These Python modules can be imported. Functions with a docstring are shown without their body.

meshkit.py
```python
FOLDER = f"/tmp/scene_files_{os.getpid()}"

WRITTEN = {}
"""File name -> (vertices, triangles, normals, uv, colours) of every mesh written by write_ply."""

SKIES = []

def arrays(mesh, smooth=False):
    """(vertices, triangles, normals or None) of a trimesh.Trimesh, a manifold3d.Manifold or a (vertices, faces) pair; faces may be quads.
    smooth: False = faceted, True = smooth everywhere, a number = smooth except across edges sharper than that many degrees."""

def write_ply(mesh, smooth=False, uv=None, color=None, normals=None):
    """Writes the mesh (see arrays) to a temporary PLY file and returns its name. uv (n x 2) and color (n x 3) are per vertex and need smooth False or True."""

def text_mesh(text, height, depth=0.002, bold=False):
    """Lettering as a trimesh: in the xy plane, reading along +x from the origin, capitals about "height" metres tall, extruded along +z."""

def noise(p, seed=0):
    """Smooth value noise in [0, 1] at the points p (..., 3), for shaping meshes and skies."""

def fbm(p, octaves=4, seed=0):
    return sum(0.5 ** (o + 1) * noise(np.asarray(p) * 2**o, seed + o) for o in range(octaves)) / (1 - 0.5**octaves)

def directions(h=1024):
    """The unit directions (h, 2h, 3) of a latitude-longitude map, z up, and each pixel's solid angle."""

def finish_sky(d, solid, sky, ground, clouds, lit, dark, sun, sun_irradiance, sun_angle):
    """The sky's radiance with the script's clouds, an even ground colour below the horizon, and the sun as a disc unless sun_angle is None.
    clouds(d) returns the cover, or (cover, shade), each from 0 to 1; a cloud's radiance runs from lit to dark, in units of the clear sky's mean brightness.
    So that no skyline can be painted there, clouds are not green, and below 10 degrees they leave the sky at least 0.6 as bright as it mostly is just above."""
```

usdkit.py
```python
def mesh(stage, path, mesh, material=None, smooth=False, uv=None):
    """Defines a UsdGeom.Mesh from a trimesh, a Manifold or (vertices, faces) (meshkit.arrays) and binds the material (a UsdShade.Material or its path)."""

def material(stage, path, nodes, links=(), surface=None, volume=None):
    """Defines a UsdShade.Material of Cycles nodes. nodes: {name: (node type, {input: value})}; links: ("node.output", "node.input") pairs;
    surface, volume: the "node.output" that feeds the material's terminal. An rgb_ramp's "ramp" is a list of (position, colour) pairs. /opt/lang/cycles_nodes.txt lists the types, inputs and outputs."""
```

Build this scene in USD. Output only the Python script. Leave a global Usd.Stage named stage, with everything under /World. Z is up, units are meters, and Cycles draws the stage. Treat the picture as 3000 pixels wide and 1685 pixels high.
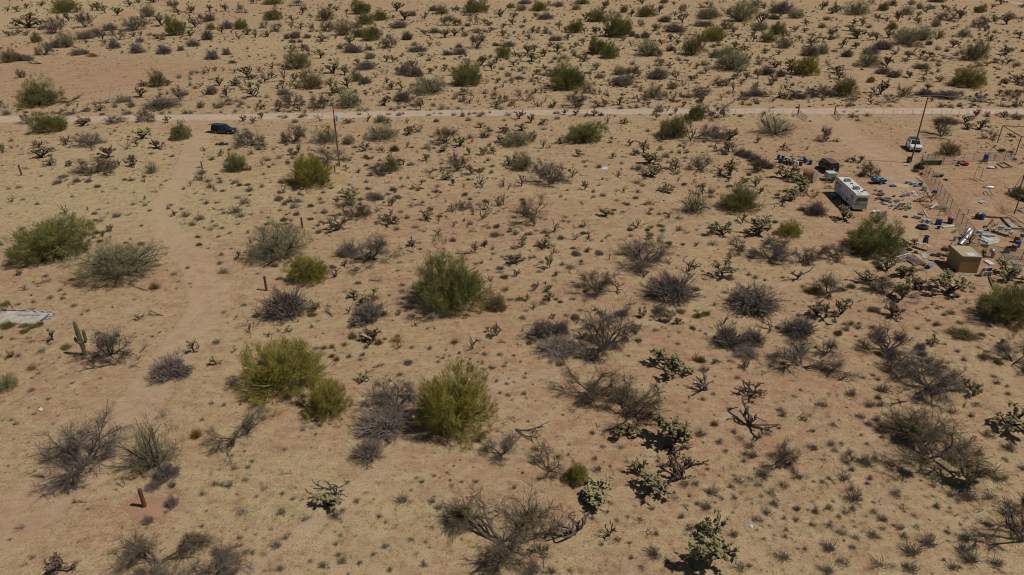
import math, random
import numpy as np, trimesh
import usdkit, meshkit
from pxr import Usd, UsdGeom, UsdLux, UsdShade, Gf, Sdf, Vt

stage = Usd.Stage.CreateInMemory()
UsdGeom.SetStageUpAxis(stage, UsdGeom.Tokens.z)
UsdGeom.SetStageMetersPerUnit(stage, 1.0)
world = UsdGeom.Xform.Define(stage, '/World')
stage.SetDefaultPrim(world.GetPrim())
UsdGeom.Scope.Define(stage, '/World/Looks')
stage.CreateClassPrim('/World/Kinds')
RNG = np.random.default_rng(7)
PI = math.pi

# ---------------------------------------------------------------- camera, sky, sun, exposure
PITCH, HFOV, CAMH = math.radians(27.0), math.radians(72.0), 40.0
EXPOSURE = -0.36
SUN_EL, SUN_AZ_FROM_X = math.radians(57.5), math.radians(-13.0)     # the sun stands right of and slightly behind the viewer
sun_dir = np.array([math.cos(SUN_EL) * math.cos(SUN_AZ_FROM_X), math.cos(SUN_EL) * math.sin(SUN_AZ_FROM_X), math.sin(SUN_EL)])
cam = UsdGeom.Camera.Define(stage, '/World/camera')
cam.AddTranslateOp().Set(Gf.Vec3d(0, 0, CAMH))
cam.AddRotateXOp().Set(90 - math.degrees(PITCH))
cam.CreateHorizontalApertureAttr(36.0)
cam.CreateVerticalApertureAttr(36.0 * 575 / 1024)
cam.CreateFocalLengthAttr(18.0 / math.tan(HFOV / 2))
cam.CreateClippingRangeAttr(Gf.Vec2f(0.5, 20000))
cam.CreateExposureAttr(EXPOSURE)
dome = UsdLux.DomeLight.Define(stage, '/World/sky')
sky_m = usdkit.material(stage, '/World/Looks/sky_light', {
    's': ('sky_texture', {'sky_type': 'single_scattering', 'sun_disc': False, 'sun_elevation': SUN_EL,
                          'sun_rotation': math.atan2(sun_dir[0], sun_dir[1]), 'altitude': 700.0, 'aerosol_density': 0.6}),
    'b': ('background_shader', {'strength': 0.05})}, [('s.color', 'b.color')], surface='b.background')
UsdShade.MaterialBindingAPI.Apply(dome.GetPrim()).Bind(sky_m)
sun = UsdLux.DistantLight.Define(stage, '/World/sun')
sun.CreateNormalizeAttr(True)
sun.CreateIntensityAttr(1.2)
sun.CreateAngleAttr(0.53)
sun.CreateColorAttr(Gf.Vec3f(1.0, 0.95, 0.87))
zx = np.cross([0, 0, 1], sun_dir); zx /= np.linalg.norm(zx); zy = np.cross(sun_dir, zx)
sun.AddTransformOp().Set(Gf.Matrix4d(*zx, 0, *zy, 0, *sun_dir, 0, 0, 0, 200, 1))

# ---------------------------------------------------------------- geometry of the view: photograph pixels (3000 x 1685) to points on the ground
FPX = 1500 / math.tan(HFOV / 2)
SP, CP = math.sin(PITCH), math.cos(PITCH)
PIT = None
def fbm(x, y, sc, seed=0, octv=3):
    x, y = np.broadcast_arrays(np.asarray(x, float), np.asarray(y, float))
    return meshkit.fbm(np.stack([x * sc, y * sc, np.full_like(x, 5.2)], -1), octv, seed)
def ray(px, py):
    u, v = (px - 1500) / FPX, (py - 842.5) / FPX
    return np.array([u, CP - v * SP, -SP - v * CP])
def flat(px, py, z=0.0):
    d = ray(px, py); return np.array([0, 0, CAMH]) + d * ((z - CAMH) / d[2])
PITC, MOUND = flat(2927, 611), flat(2890, 575)
def zg(x, y):
    x, y = np.asarray(x, float), np.asarray(y, float)
    h = (fbm(x, y, 0.03, 1) - 0.5) * 0.5 + (fbm(x, y, 0.25, 5, 2) - 0.5) * 0.12
    d2 = (x - PITC[0]) ** 2 + (y - PITC[1]) ** 2
    ring = np.exp(-((np.sqrt(d2) - 4.2) / 1.6) ** 2) * 0.32
    return h + ring - 1.3 * np.exp(-d2 / 0.75 ** 2) - 0.25 * np.exp(-d2 / 2.6 ** 2)
def U(px, py, lift=0.0):
    z = 0.0
    for _ in range(4):
        p = flat(px, py, z); z = float(zg(p[0], p[1]))
    return np.array([p[0], p[1], z + lift])
def proj(p):
    d = np.asarray(p, float) - [0, 0, CAMH]
    z = d[..., 1] * CP - d[..., 2] * SP
    return np.stack([1500 + FPX * d[..., 0] / z, 842.5 - FPX * (d[..., 1] * SP + d[..., 2] * CP) / z], -1)
def pxm(py):                                                          # photograph pixels per metre for a thing standing at that row
    return FPX * (SP + (py - 842.5) / FPX * CP) / CAMH
def dep(py):                                                          # angle below the horizon
    return PITCH + math.atan((py - 842.5) / FPX)

# ---------------------------------------------------------------- materials
MATS = {}
def mat(name, col, rough=0.7, metal=0.0, vary=0.12, scale=3.0, spec=0.4, bump=0.0, dirt=None, dirt_amt=0.0, coat=0.0):
    """Even paint or stuff with a soft mottling of tone, and optional dust or rust with a shape of its own."""
    if name in MATS: return MATS[name]
    n = {'g': ('geometry', {}),
         'n': ('noise_texture', {'scale': scale, 'detail': 4.0, 'roughness': 0.6}),
         'r': ('rgb_ramp', {'ramp': [(0.3, tuple(c * (1 - vary) for c in col)), (0.7, tuple(min(1, c * (1 + vary)) for c in col))]}),
         'p': ('principled_bsdf', {'roughness': rough, 'metallic': metal, 'specular_ior_level': spec, 'coat_weight': coat})}
    l = [('g.position', 'n.vector'), ('n.fac', 'r.fac')]
    last = 'r.color'
    if dirt:
        n['n2'] = ('noise_texture', {'scale': scale * 0.7 + 0.9, 'detail': 5.0, 'roughness': 0.7})
        n['m2'] = ('map_range', {'from_min': 0.62 - dirt_amt * 0.3, 'from_max': 0.72 - dirt_amt * 0.2, 'to_min': 0.0, 'to_max': 1.0, 'clamp': True})
        n['x'] = ('mix_color', {'b': dirt})
        l += [('g.position', 'n2.vector'), ('n2.fac', 'm2.value'), ('m2.result', 'x.fac'), (last, 'x.a')]
        last = 'x.result'
    l.append((last, 'p.base_color'))
    if bump:
        n['b'] = ('bump', {'strength': 0.6, 'distance': bump})
        l += [('n.fac', 'b.height'), ('b.normal', 'p.normal')]
    MATS[name] = usdkit.material(stage, '/World/Looks/' + name, n, l, surface='p.BSDF')
    return MATS[name]

def leafy(name, a, b, trans=0.25, sc=0.9):
    """Twigs and leaves: tone drifts over the plant and from plant to plant, with some light passing through."""
    if name in MATS: return MATS[name]
    n = {'g': ('geometry', {}),
         'n': ('noise_texture', {'scale': sc, 'detail': 3.0, 'roughness': 0.65}),
         'r': ('rgb_ramp', {'ramp': [(0.3, a), (0.7, b)]}),
         'n3': ('noise_texture', {'scale': 0.13, 'detail': 1.0}),
         'm3': ('map_range', {'from_min': 0.25, 'from_max': 0.75, 'to_min': 0.75, 'to_max': 1.25, 'clamp': True}),
         'v': ('hsv', {}),
         'd': ('diffuse_bsdf', {'roughness': 0.5}),
         't': ('translucent_bsdf', {}),
         'x': ('mix_closure', {'fac': trans})}
    l = [('g.position', 'n.vector'), ('n.fac', 'r.fac'), ('g.position', 'n3.vector'), ('n3.fac', 'm3.value'), ('m3.result', 'v.value'),
         ('r.color', 'v.color'), ('v.color', 'd.color'), ('v.color', 't.color'), ('d.BSDF', 'x.closure1'), ('t.BSDF', 'x.closure2')]
    MATS[name] = usdkit.material(stage, '/World/Looks/' + name, n, l, surface='x.closure')
    return MATS[name]

SAND, STRAW, REDD, GREY = (0.362, 0.236, 0.138), (0.402, 0.300, 0.165), (0.350, 0.205, 0.118), (0.305, 0.235, 0.148)
def ground_nodes():
    """The desert floor: sand with drifts of straw grass, redder bare earth, greyish crust and small dark litter."""
    n = {'g': ('geometry', {}),
         'ag': ('attribute', {'attribute': 'grass'}), 'ab': ('attribute', {'attribute': 'bare'}),
         'n1': ('noise_texture', {'scale': 0.09, 'detail': 5.0, 'roughness': 0.6}),
         'n2': ('noise_texture', {'scale': 0.55, 'detail': 5.0, 'roughness': 0.65, 'distortion': 0.6}),
         'n3': ('noise_texture', {'scale': 4.5, 'detail': 4.0, 'roughness': 0.7}),
         'n4': ('noise_texture', {'scale': 15.0, 'detail': 3.0, 'roughness': 0.75}),
         'ms': ('mapping', {'rotation': (0, 0, 0.5), 'scale': (0.35, 2.4, 1.0)}), 'ns': ('noise_texture', {'scale': 0.6, 'detail': 4.0, 'roughness': 0.6, 'distortion': 0.8}), 'fs': ('map_range', {'from_min': 0.38, 'from_max': 0.62, 'to_min': 1.04, 'to_max': 0.92, 'clamp': True}), 'f8': ('math', {'math_type': 'multiply'}),
         'n6': ('noise_texture', {'scale': 1.5, 'detail': 4.0, 'roughness': 0.65}), 'f6': ('map_range', {'from_min': 0.36, 'from_max': 0.64, 'to_min': 0.84, 'to_max': 1.16, 'clamp': True}), 'f7': ('math', {'math_type': 'multiply'}),
         'n5': ('noise_texture', {'scale': 0.25, 'detail': 4.0, 'roughness': 0.6}),
         'mp': ('mapping', {'location': (31.0, 17.0, 5.0)}),
         # grass cover = attribute + patchy noise
         'g1': ('math', {'math_type': 'multiply_add', 'value2': 1.5, 'value3': -0.85}),
         'g2': ('math', {'math_type': 'multiply_add', 'value2': 3.4, 'value3': -1.58}),
         'g3': ('math', {'math_type': 'add'}), 'g4': ('math', {'math_type': 'add'}),
         'g5': ('map_range', {'from_min': -0.25, 'from_max': 0.75, 'to_min': 0.0, 'to_max': 1.0, 'clamp': True}),
         'r1': ('map_range', {'from_min': 0.42, 'from_max': 0.60, 'to_min': 0.0, 'to_max': 0.9, 'clamp': True}),
         'r2': ('math', {'math_type': 'add', 'use_clamp': True}),
         'c1': ('mix_color', {'a': SAND, 'b': REDD}),
         'c2': ('mix_color', {'b': STRAW}),
         'k1': ('map_range', {'from_min': 0.50, 'from_max': 0.66, 'to_min': 0.0, 'to_max': 0.6, 'clamp': True}),
         'c3': ('mix_color', {'b': GREY}),
         # fine mottling and litter
         'f1': ('map_range', {'from_min': 0.36, 'from_max': 0.64, 'to_min': 0.80, 'to_max': 1.20, 'clamp': True}),
         'f2': ('map_range', {'from_min': 0.36, 'from_max': 0.64, 'to_min': 0.72, 'to_max': 1.28, 'clamp': True}),
         'f3': ('math', {'math_type': 'multiply'}),
         'd1': ('map_range', {'from_min': 0.53, 'from_max': 0.62, 'to_min': 1.0, 'to_max': 0.5, 'clamp': True}),
         'f4': ('math', {'math_type': 'multiply'}),
         'v': ('hsv', {}),
         'bs': ('math', {'math_type': 'add'}),
         'bp': ('bump', {'strength': 0.7, 'distance': 0.06}),
         'p': ('principled_bsdf', {'roughness': 0.95, 'specular_ior_level': 0.15})}
    l = [('g.position', 'n1.vector'), ('g.position', 'n2.vector'), ('g.position', 'n3.vector'), ('g.position', 'n4.vector'),
         ('g.position', 'mp.vector'), ('mp.vector', 'n5.vector'),
         ('ag.fac', 'g1.value1'), ('n2.fac', 'g2.value1'), ('g1.value', 'g3.value1'), ('g2.value', 'g3.value2'),
         ('n1.fac', 'g4.value1'), ('g3.value', 'g4.value2'), ('g4.value', 'g5.value'),
         ('n5.fac', 'r1.value'), ('r1.result', 'r2.value1'), ('ab.fac', 'r2.value2'), ('r2.value', 'c1.fac'),
         ('c1.result', 'c2.a'), ('g5.result', 'c2.fac'), ('n6.fac', 'k1.value'), ('k1.result', 'c3.fac'), ('c2.result', 'c3.a'),
         ('n3.fac', 'f1.value'), ('n4.fac', 'f2.value'), ('f1.result', 'f3.value1'), ('f2.result', 'f3.value2'),
         ('n3.fac', 'd1.value'), ('f3.value', 'f4.value1'), ('d1.result', 'f4.value2'), ('mp.vector', 'n6.vector'), ('n6.fac', 'f6.value'), ('f4.value', 'f7.value1'), ('f6.result', 'f7.value2'), ('g.position', 'ms.vector'), ('ms.vector', 'ns.vector'), ('ns.fac', 'fs.value'), ('f7.value', 'f8.value1'), ('fs.result', 'f8.value2'), ('f8.value', 'v.value'), ('c3.result', 'v.color'),
         ('n3.fac', 'bs.value1'), ('n4.fac', 'bs.value2'), ('bs.value', 'bp.height'), ('bp.normal', 'p.normal')]
    return n, l
n, l = ground_nodes()
GROUND_M = usdkit.material(stage, '/World/Looks/desert_floor', n, l + [('v.color', 'p.base_color')], surface='p.BSDF')
def road_mat(name, col, most=1.0):
    """Packed earth whose edge runs out into the desert floor."""
    n, l = ground_nodes()
    n.update({'ae': ('attribute', {'attribute': 'worn'}),
              'nr': ('noise_texture', {'scale': 0.8, 'detail': 4.0, 'roughness': 0.6}),
              'e1': ('math', {'math_type': 'multiply_add', 'value2': 2.2, 'value3': -1.15}),
              'e2': ('math', {'math_type': 'add'}),
              'e3': ('map_range', {'from_min': 0.25, 'from_max': 0.75, 'to_min': 0.0, 'to_max': most, 'clamp': True}),
              'rr': ('rgb_ramp', {'ramp': [(0.25, tuple(c * 0.86 for c in col)), (0.75, tuple(c * 1.12 for c in col))]}),
              'rv': ('hsv', {}),
              'rx': ('mix_color', {})})
    l += [('g.position', 'nr.vector'), ('nr.fac', 'e1.value1'), ('e1.value', 'e2.value1'), ('ae.fac', 'e2.value2'), ('e2.value', 'e3.value'),
          ('n2.fac', 'rr.fac'), ('rr.color', 'rv.color'), ('f2.result', 'rv.value'),
          ('e3.result', 'rx.fac'), ('v.color', 'rx.a'), ('rv.color', 'rx.b'), ('rx.result', 'p.base_color')]
    return usdkit.material(stage, '/World/Looks/' + name, n, l, surface='p.BSDF')
ROAD_M = road_mat('packed_road_earth', (0.435, 0.333, 0.250), 0.9)
TRACK_M = road_mat('worn_track_earth', (0.390, 0.270, 0.178), 0.5)
RED_TRACK_M = road_mat('red_track_earth', (0.345, 0.215, 0.130), 0.8)

# ---------------------------------------------------------------- scene helpers
COUNT = {}
def numbered(parent, name):
    k = (str(parent), name); i = COUNT.get(k, 0); COUNT[k] = i + 1
    return f'{parent}/{name}' + (f'_{i:03d}' if i else '')
def tag(p, label=None, cat=None, group=None, kind=None):
    for k, v in (('label', label), ('category', cat), ('group', group), ('kind', kind)):
        if v: p.SetCustomDataByKey(k, v)
    return p
def thing(name, label, cat, loc=(0, 0, 0), rotz=0.0, group=None, kind=None):
    x = UsdGeom.Xform.Define(stage, numbered('/World', name))
    x.AddTranslateOp().Set(Gf.Vec3d(*map(float, loc)))
    if rotz: x.AddRotateZOp().Set(math.degrees(rotz))
    return str(tag(x.GetPrim(), label, cat, group, kind).GetPath())
def part(parent, name, mesh, m, smooth=False, label=None):
    p = usdkit.mesh(stage, numbered(parent, name), mesh, m, smooth=smooth)
    if label: p.GetPrim().SetCustomDataByKey('label', label)
    return str(p.GetPath())
def kind_of(name):
    x = UsdGeom.Xform.Define(stage, numbered('/World/Kinds', name)); return str(x.GetPath())
def put(name, proto, loc, rotz=0.0, scale=(1, 1, 1), label=None, cat=None, group=None, tilt=None):
    x = UsdGeom.Xform.Define(stage, numbered('/World', name))
    x.AddTranslateOp().Set(Gf.Vec3d(*map(float, loc)))
    x.AddRotateZOp().Set(math.degrees(rotz))
    if tilt: x.AddRotateXOp().Set(float(tilt[0])); x.AddRotateYOp().Set(float(tilt[1]))
    x.AddScaleOp().Set(Gf.Vec3f(*map(float, scale)))
    p = tag(x.GetPrim(), label, cat, group)
    p.GetReferences().AddInternalReference(proto); p.SetInstanceable(True)
    return p
def cat_(ms): return trimesh.util.concatenate(ms)
def box(sx, sy, sz, c=(0, 0, 0), rz=0.0, rx=0.0, ry=0.0, bev=0.0):
    """A box standing on its centre c (its middle); bev chamfers its upright edges."""
    if bev:
        from shapely.geometry import box as sbox
        b = min(bev, sx * .45, sy * .45)
        poly = sbox(-sx / 2 + b, -sy / 2 + b, sx / 2 - b, sy / 2 - b).buffer(b, quad_segs=2)
        m = trimesh.creation.extrude_polygon(poly, sz, engine='earcut'); m.apply_translation([0, 0, -sz / 2])
    else: m = trimesh.creation.box([sx, sy, sz])
    if rx: m.apply_transform(trimesh.transformations.rotation_matrix(rx, [1, 0, 0]))
    if ry: m.apply_transform(trimesh.transformations.rotation_matrix(ry, [0, 1, 0]))
    if rz: m.apply_transform(trimesh.transformations.rotation_matrix(rz, [0, 0, 1]))
    m.apply_translation(c); return m
def bar(a, b, r, n=6, r2=None):
    """A round bar from a to b."""
    a, b = np.asarray(a, float), np.asarray(b, float); r2 = r if r2 is None else r2
    d = b - a; L = np.linalg.norm(d); d /= max(L, 1e-9)
    s = np.cross(d, [0, 0, 1.0] if abs(d[2]) < .9 else [1.0, 0, 0]); s /= np.linalg.norm(s); t = np.cross(d, s)
    an = np.arange(n) * 2 * PI / n
    ring = np.cos(an)[:, None] * s + np.sin(an)[:, None] * t
    v = np.vstack([a + ring * r, b + ring * r2, a[None], b[None]]); i = np.arange(n); j = (i + 1) % n
    f = np.vstack([np.c_[i, j, n + j], np.c_[i, n + j, n + i], np.c_[np.full(n, 2 * n), j, i], np.c_[np.full(n, 2 * n + 1), n + i, n + j]])
    return trimesh.Trimesh(v, f[:, ::-1], process=False)
def plank(a, b, w, t):
    """A flat board lying from a to b, w wide and t thick."""
    a, b = np.asarray(a, float), np.asarray(b, float); d = b - a; L = np.linalg.norm(d)
    m = trimesh.creation.box([L, w, t])
    m.apply_transform(trimesh.transformations.rotation_matrix(-math.asin(d[2] / L), [0, 1, 0]))
    m.apply_transform(trimesh.transformations.rotation_matrix(math.atan2(d[1], d[0]), [0, 0, 1]))
    m.apply_translation((a + b) / 2); return m
def lathe(prof, n=20):
    """Turns (radius, height) pairs about the upright axis."""
    prof = np.asarray(prof, float); k = len(prof); an = np.arange(n) * 2 * PI / n
    v = np.stack([prof[:, 0][:, None] * np.cos(an), prof[:, 0][:, None] * np.sin(an), np.repeat(prof[:, 1][:, None], n, 1)], -1).reshape(-1, 3)
    f = []
    for a in range(k - 1):
        for i in range(n):
            j = (i + 1) % n
            f += [[a * n + i, a * n + j, (a + 1) * n + j], [a * n + i, (a + 1) * n + j, (a + 1) * n + i]]
    m = trimesh.Trimesh(v, np.array(f), process=False); return m
def prism(pts, z0, z1):
    from shapely.geometry import Polygon
    m = trimesh.creation.extrude_polygon(Polygon(pts), z1 - z0, engine='earcut'); m.apply_translation([0, 0, z0]); return m
def moved(m, t=(0, 0, 0), rz=0.0, rx=0.0, ry=0.0):
    m = m.copy()
    for a, ax in ((rx, [1, 0, 0]), (ry, [0, 1, 0]), (rz, [0, 0, 1])):
        if a: m.apply_transform(trimesh.transformations.rotation_matrix(a, ax))
    m.apply_translation(t); return m

# ---------------------------------------------------------------- the desert floor, roads and tracks
def spaced(lims):
    out = []
    for a, b, s in lims: out.append(np.arange(a, b, s))
    return np.concatenate(out)
xs = np.concatenate([[-3000, -2000, -1300, -900, -650], spaced([(-480, -300, 20), (-300, -150, 5), (-150, -80, 1.6), (-80, 100, 0.75), (100, 150, 1.6), (150, 300, 5), (300, 500, 20)]), [650, 900, 1300, 2000, 3000]])
ys = np.concatenate([[-400, -200, -100, -50], spaced([(-20, 18, 3), (18, 145, 0.75), (145, 220, 1.6), (220, 480, 4), (480, 800, 25)]), [850, 1000, 1300, 1700, 2300, 3200]])
X, Y = np.meshgrid(xs, ys, indexing='ij')
V = np.stack([X, Y, zg(X, Y)], -1).reshape(-1, 3)
nx, ny = X.shape
ii = (np.arange(nx - 1)[:, None] * ny + np.arange(ny - 1)[None]).ravel()
F = np.vstack([np.c_[ii, ii + ny, ii + ny + 1], np.c_[ii, ii + ny + 1, ii + 1]])
def spot(X, Y, px, py, rpx, rpy):
    """1 at a spot named by photograph pixels, falling off over the given pixel radii."""
    c = U(px, py); s = pxm(py); rx = rpx / s; ry = rpy / (s * math.sin(dep(py)))
    return np.exp(-((X - c[0]) / rx) ** 2 - ((Y - c[1]) / ry) ** 2)
def fields(x, y):
    g = np.full(x.shape, 0.24); b = np.zeros(x.shape)
    for a in ((150, 30, 300, 60, .5), (900, 140, 500, 70, .25), (1700, 110, 700, 90, .18), (300, 600, 420, 90, .55), (120, 560, 300, 80, .3), (650, 600, 160, 70, .3), (1000, 560, 320, 80, .15),
              (350, 430, 300, 60, .4), (700, 240, 220, 30, .35), (500, 200, 120, 40, .15), (1550, 170, 300, 40, .2), (1500, 480, 120, 30, .3), (1750, 560, 180, 30, .2), (900, 1000, 500, 90, .15), (800, 1400, 500, 110, .25), (1100, 1550, 400, 120, .25),
              (2700, 1550, 500, 140, .22), (100, 1350, 250, 120, .2), (2000, 930, 250, 40, .2), (2730, 380, 180, 18, .35), (2300, 350, 120, 18, .3), (2800, 640, 60, 40, .2), (1500, 1230, 200, 60, .15)):
        g = g + a[4] * spot(x, y, *a[:4])
    for a in ((330, 215, 470, 50, .55, .1), (560, 370, 60, 20, .7, .2), (2620, 420, 360, 70, .7, .2), (2600, 600, 200, 90, .7, .35), (2900, 580, 170, 100, .8, .95), (2850, 760, 250, 60, .5, .3), (2750, 900, 400, 70, .35, .12), (1500, 900, 500, 80, .25, .15),
              (400, 1490, 70, 40, .6, .9), (300, 820, 330, 60, .18, .15), (1450, 1420, 160, 40, .5, -.25), (2050, 1020, 180, 40, .3, .1), (2000, 1250, 500, 130, .3, .1), (120, 1500, 200, 60, .3, .2), (1330, 640, 400, 60, .3, .1), (150, 1120, 260, 100, .15, .1), (2350, 1100, 350, 70, .2, .1)):
        s = spot(x, y, *a[:4]); g = g - a[4] * s; b = b + a[5] * s
    return np.clip(g, 0, 1.2), np.clip(b, -0.2, 0.95)
def put_field(prim, name, val):
    UsdGeom.PrimvarsAPI(prim).CreatePrimvar(name, Sdf.ValueTypeNames.FloatArray, 'vertex').Set(Vt.FloatArray.FromNumpy(np.asarray(val, np.float32)))
gp = usdkit.mesh(stage, '/World/desert_ground', (V, F), GROUND_M, smooth=True)
tag(gp.GetPrim(), 'sandy desert floor with drifts of straw coloured dry grass', 'ground', kind='structure')
g_, b_ = fields(V[:, 0], V[:, 1]); put_field(gp, 'grass', g_); put_field(gp, 'bare', b_)

ROADS = []
def road(name, pts, m, lift, label, cols=13, step=0.8):
    """A worn strip along (px, py, full width in metres) points; it follows the ground and wears out towards its edges."""
    c = np.array([[*U(p[0], p[1])[:2], p[2]] for p in pts])
    t = np.concatenate([[0], np.cumsum(np.linalg.norm(np.diff(c[:, :2], axis=0), axis=1))])
    from scipy.interpolate import PchipInterpolator
    tt = np.linspace(0, t[-1], max(4, int(t[-1] / step)))
    cx, cy, w = (PchipInterpolator(t, c[:, k])(tt) for k in range(3))
    dx, dy = np.gradient(cx), np.gradient(cy); L = np.hypot(dx, dy); nx_, ny_ = -dy / L, dx / L
    k = np.linspace(-1, 1, cols)
    wob = 1 + 0.25 * (fbm(tt, tt * 0 + len(ROADS), 0.2, 9) - .5)
    x = cx[:, None] + nx_[:, None] * k * (w * wob)[:, None] * 0.75; y = cy[:, None] + ny_[:, None] * k * (w * wob)[:, None] * 0.75
    v = np.stack([x, y, zg(x, y) + np.where(np.abs(k) > .99, -.09, np.where(np.abs(k) > .8, lift * .6, lift))[None]], -1).reshape(-1, 3)   # the rim dips under the sand
    a = (np.arange(len(tt) - 1)[:, None] * cols + np.arange(cols - 1)[None]).ravel()
    f = np.vstack([np.c_[a, a + 1, a + cols + 1], np.c_[a, a + cols + 1, a + cols]])
    if np.cross(v[f[0, 1]] - v[f[0, 0]], v[f[0, 2]] - v[f[0, 0]])[2] < 0: f = f[:, ::-1]
    p = usdkit.mesh(stage, numbered('/World', name), (v, f), m, smooth=True)
    tag(p.GetPrim(), label, 'road', kind='structure')
    e = np.clip((1 - np.abs(k)) / 0.5, 0, 1); rut = 1 - 0.35 * np.exp(-(np.abs(k) - 0.0) ** 2 / 0.02)
    put_field(p, 'worn', np.tile(e * rut, len(tt))); gg, bb = fields(v[:, 0], v[:, 1]); put_field(p, 'grass', gg); put_field(p, 'bare', bb)
    ROADS.append(np.c_[cx, cy, w])
road('dirt_road', [(-900, 352, 5.2), (0, 350, 5.2), (350, 347.5, 5.2), (600, 344, 5.2), (900, 340, 5.2), (1200, 333.5, 5.2), (1500, 330.5, 5.2), (1800, 327.5, 5.2), (2400, 326, 5.2), (3000, 328, 5.2), (3900, 330, 5.2)], ROAD_M, 0.05, 'pale straight dirt road running right across the desert')
road('dirt_track', [(590, 352, 8), (580, 400, 5.5), (558, 455, 3.6), (525, 530, 3.4), (487, 585, 3.4), (475, 650, 3.6), (530, 720, 4), (590, 800, 4), (590, 930, 4), (490, 1060, 4), (400, 1190, 4), (290, 1320, 4), (90, 1490, 5.2), (-160, 1660, 5)], TRACK_M, 0.022, 'faint winding dirt track curving down the left side')
road('dirt_track', [(-260, 220, 6), (0, 168, 6), (105, 140, 6), (215, 100, 6), (330, 56, 6), (480, 6, 6), (640, -40, 6)], RED_TRACK_M, 0.03, 'reddish dirt track climbing away at the upper left', step=1.5)
road('dirt_track', [(2330, 352, 5), (2400, 340, 9), (2420, 352, 9), (2470, 400, 8), (2560, 440, 8), (2620, 500, 6), (2620, 600, 5), (2640, 700, 4)], TRACK_M, 0.026, 'wide dirt driveway leading from the open gate into the yard')
road('footpath', [(2420, 795, 1.1), (2250, 845, 1.2), (2150, 862, 1.2), (1980, 905, 1.2), (1850, 960, 1.3), (1700, 1060, 1.2), (1560, 1105, 1.2), (1430, 1140, 1.2)], TRACK_M, 0.014, 'narrow sandy footpath slanting across the middle of the scrub')
road('footpath', [(1180, 1330, 1.3), (1110, 1375, 1.3), (1010, 1455, 1.2), (900, 1540, 1.1), (820, 1600, 1.1), (700, 1690, 1.1)], TRACK_M, 0.018, 'narrow sandy footpath crossing the bottom left foreground')
road('dirt_road', [(2880, -14, 6), (2940, 2, 6), (3000, 12, 6), (3150, 30, 6)], ROAD_M, 0.04, 'pale dirt road just showing in the top right corner', step=2)
RD = np.vstack(ROADS)
def on_road(x, y):
    return bool((np.hypot(RD[:, 0] - x, RD[:, 1] - y) < RD[:, 2] * 0.5).any())

# ---------------------------------------------------------------- plants: the kinds
M_PY = leafy('palo_verde_yellow', (0.175, 0.158, 0.030), (0.350, 0.292, 0.076), 0.3)
M_PG = leafy('palo_verde_green', (0.130, 0.132, 0.040), (0.265, 0.250, 0.088), 0.3)
M_PO = leafy('palo_verde_grey', (0.190, 0.180, 0.095), (0.310, 0.285, 0.165), 0.28)
M_BARK = mat('dark_bark', (0.075, 0.056, 0.042), 0.9, vary=0.35, scale=6)
M_GBARK = mat('green_bark', (0.16, 0.15, 0.06), 0.85, vary=0.3, scale=6)
M_TWIG = leafy('brown_twigs', (0.105, 0.080, 0.054), (0.190, 0.148, 0.098), 0.1)
M_OTWIG = leafy('olive_twigs', (0.160, 0.130, 0.055), (0.255, 0.210, 0.095), 0.15)
M_DTWIG = leafy('dark_grey_twigs', (0.110, 0.090, 0.074), (0.195, 0.160, 0.132), 0.1)
M_GTWIG = leafy('grey_twigs', (0.165, 0.132, 0.108), (0.280, 0.228, 0.186), 0.1)
M_DEAD = mat('dead_wood', (0.095, 0.070, 0.052), 0.9, vary=0.4, scale=5)
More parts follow.
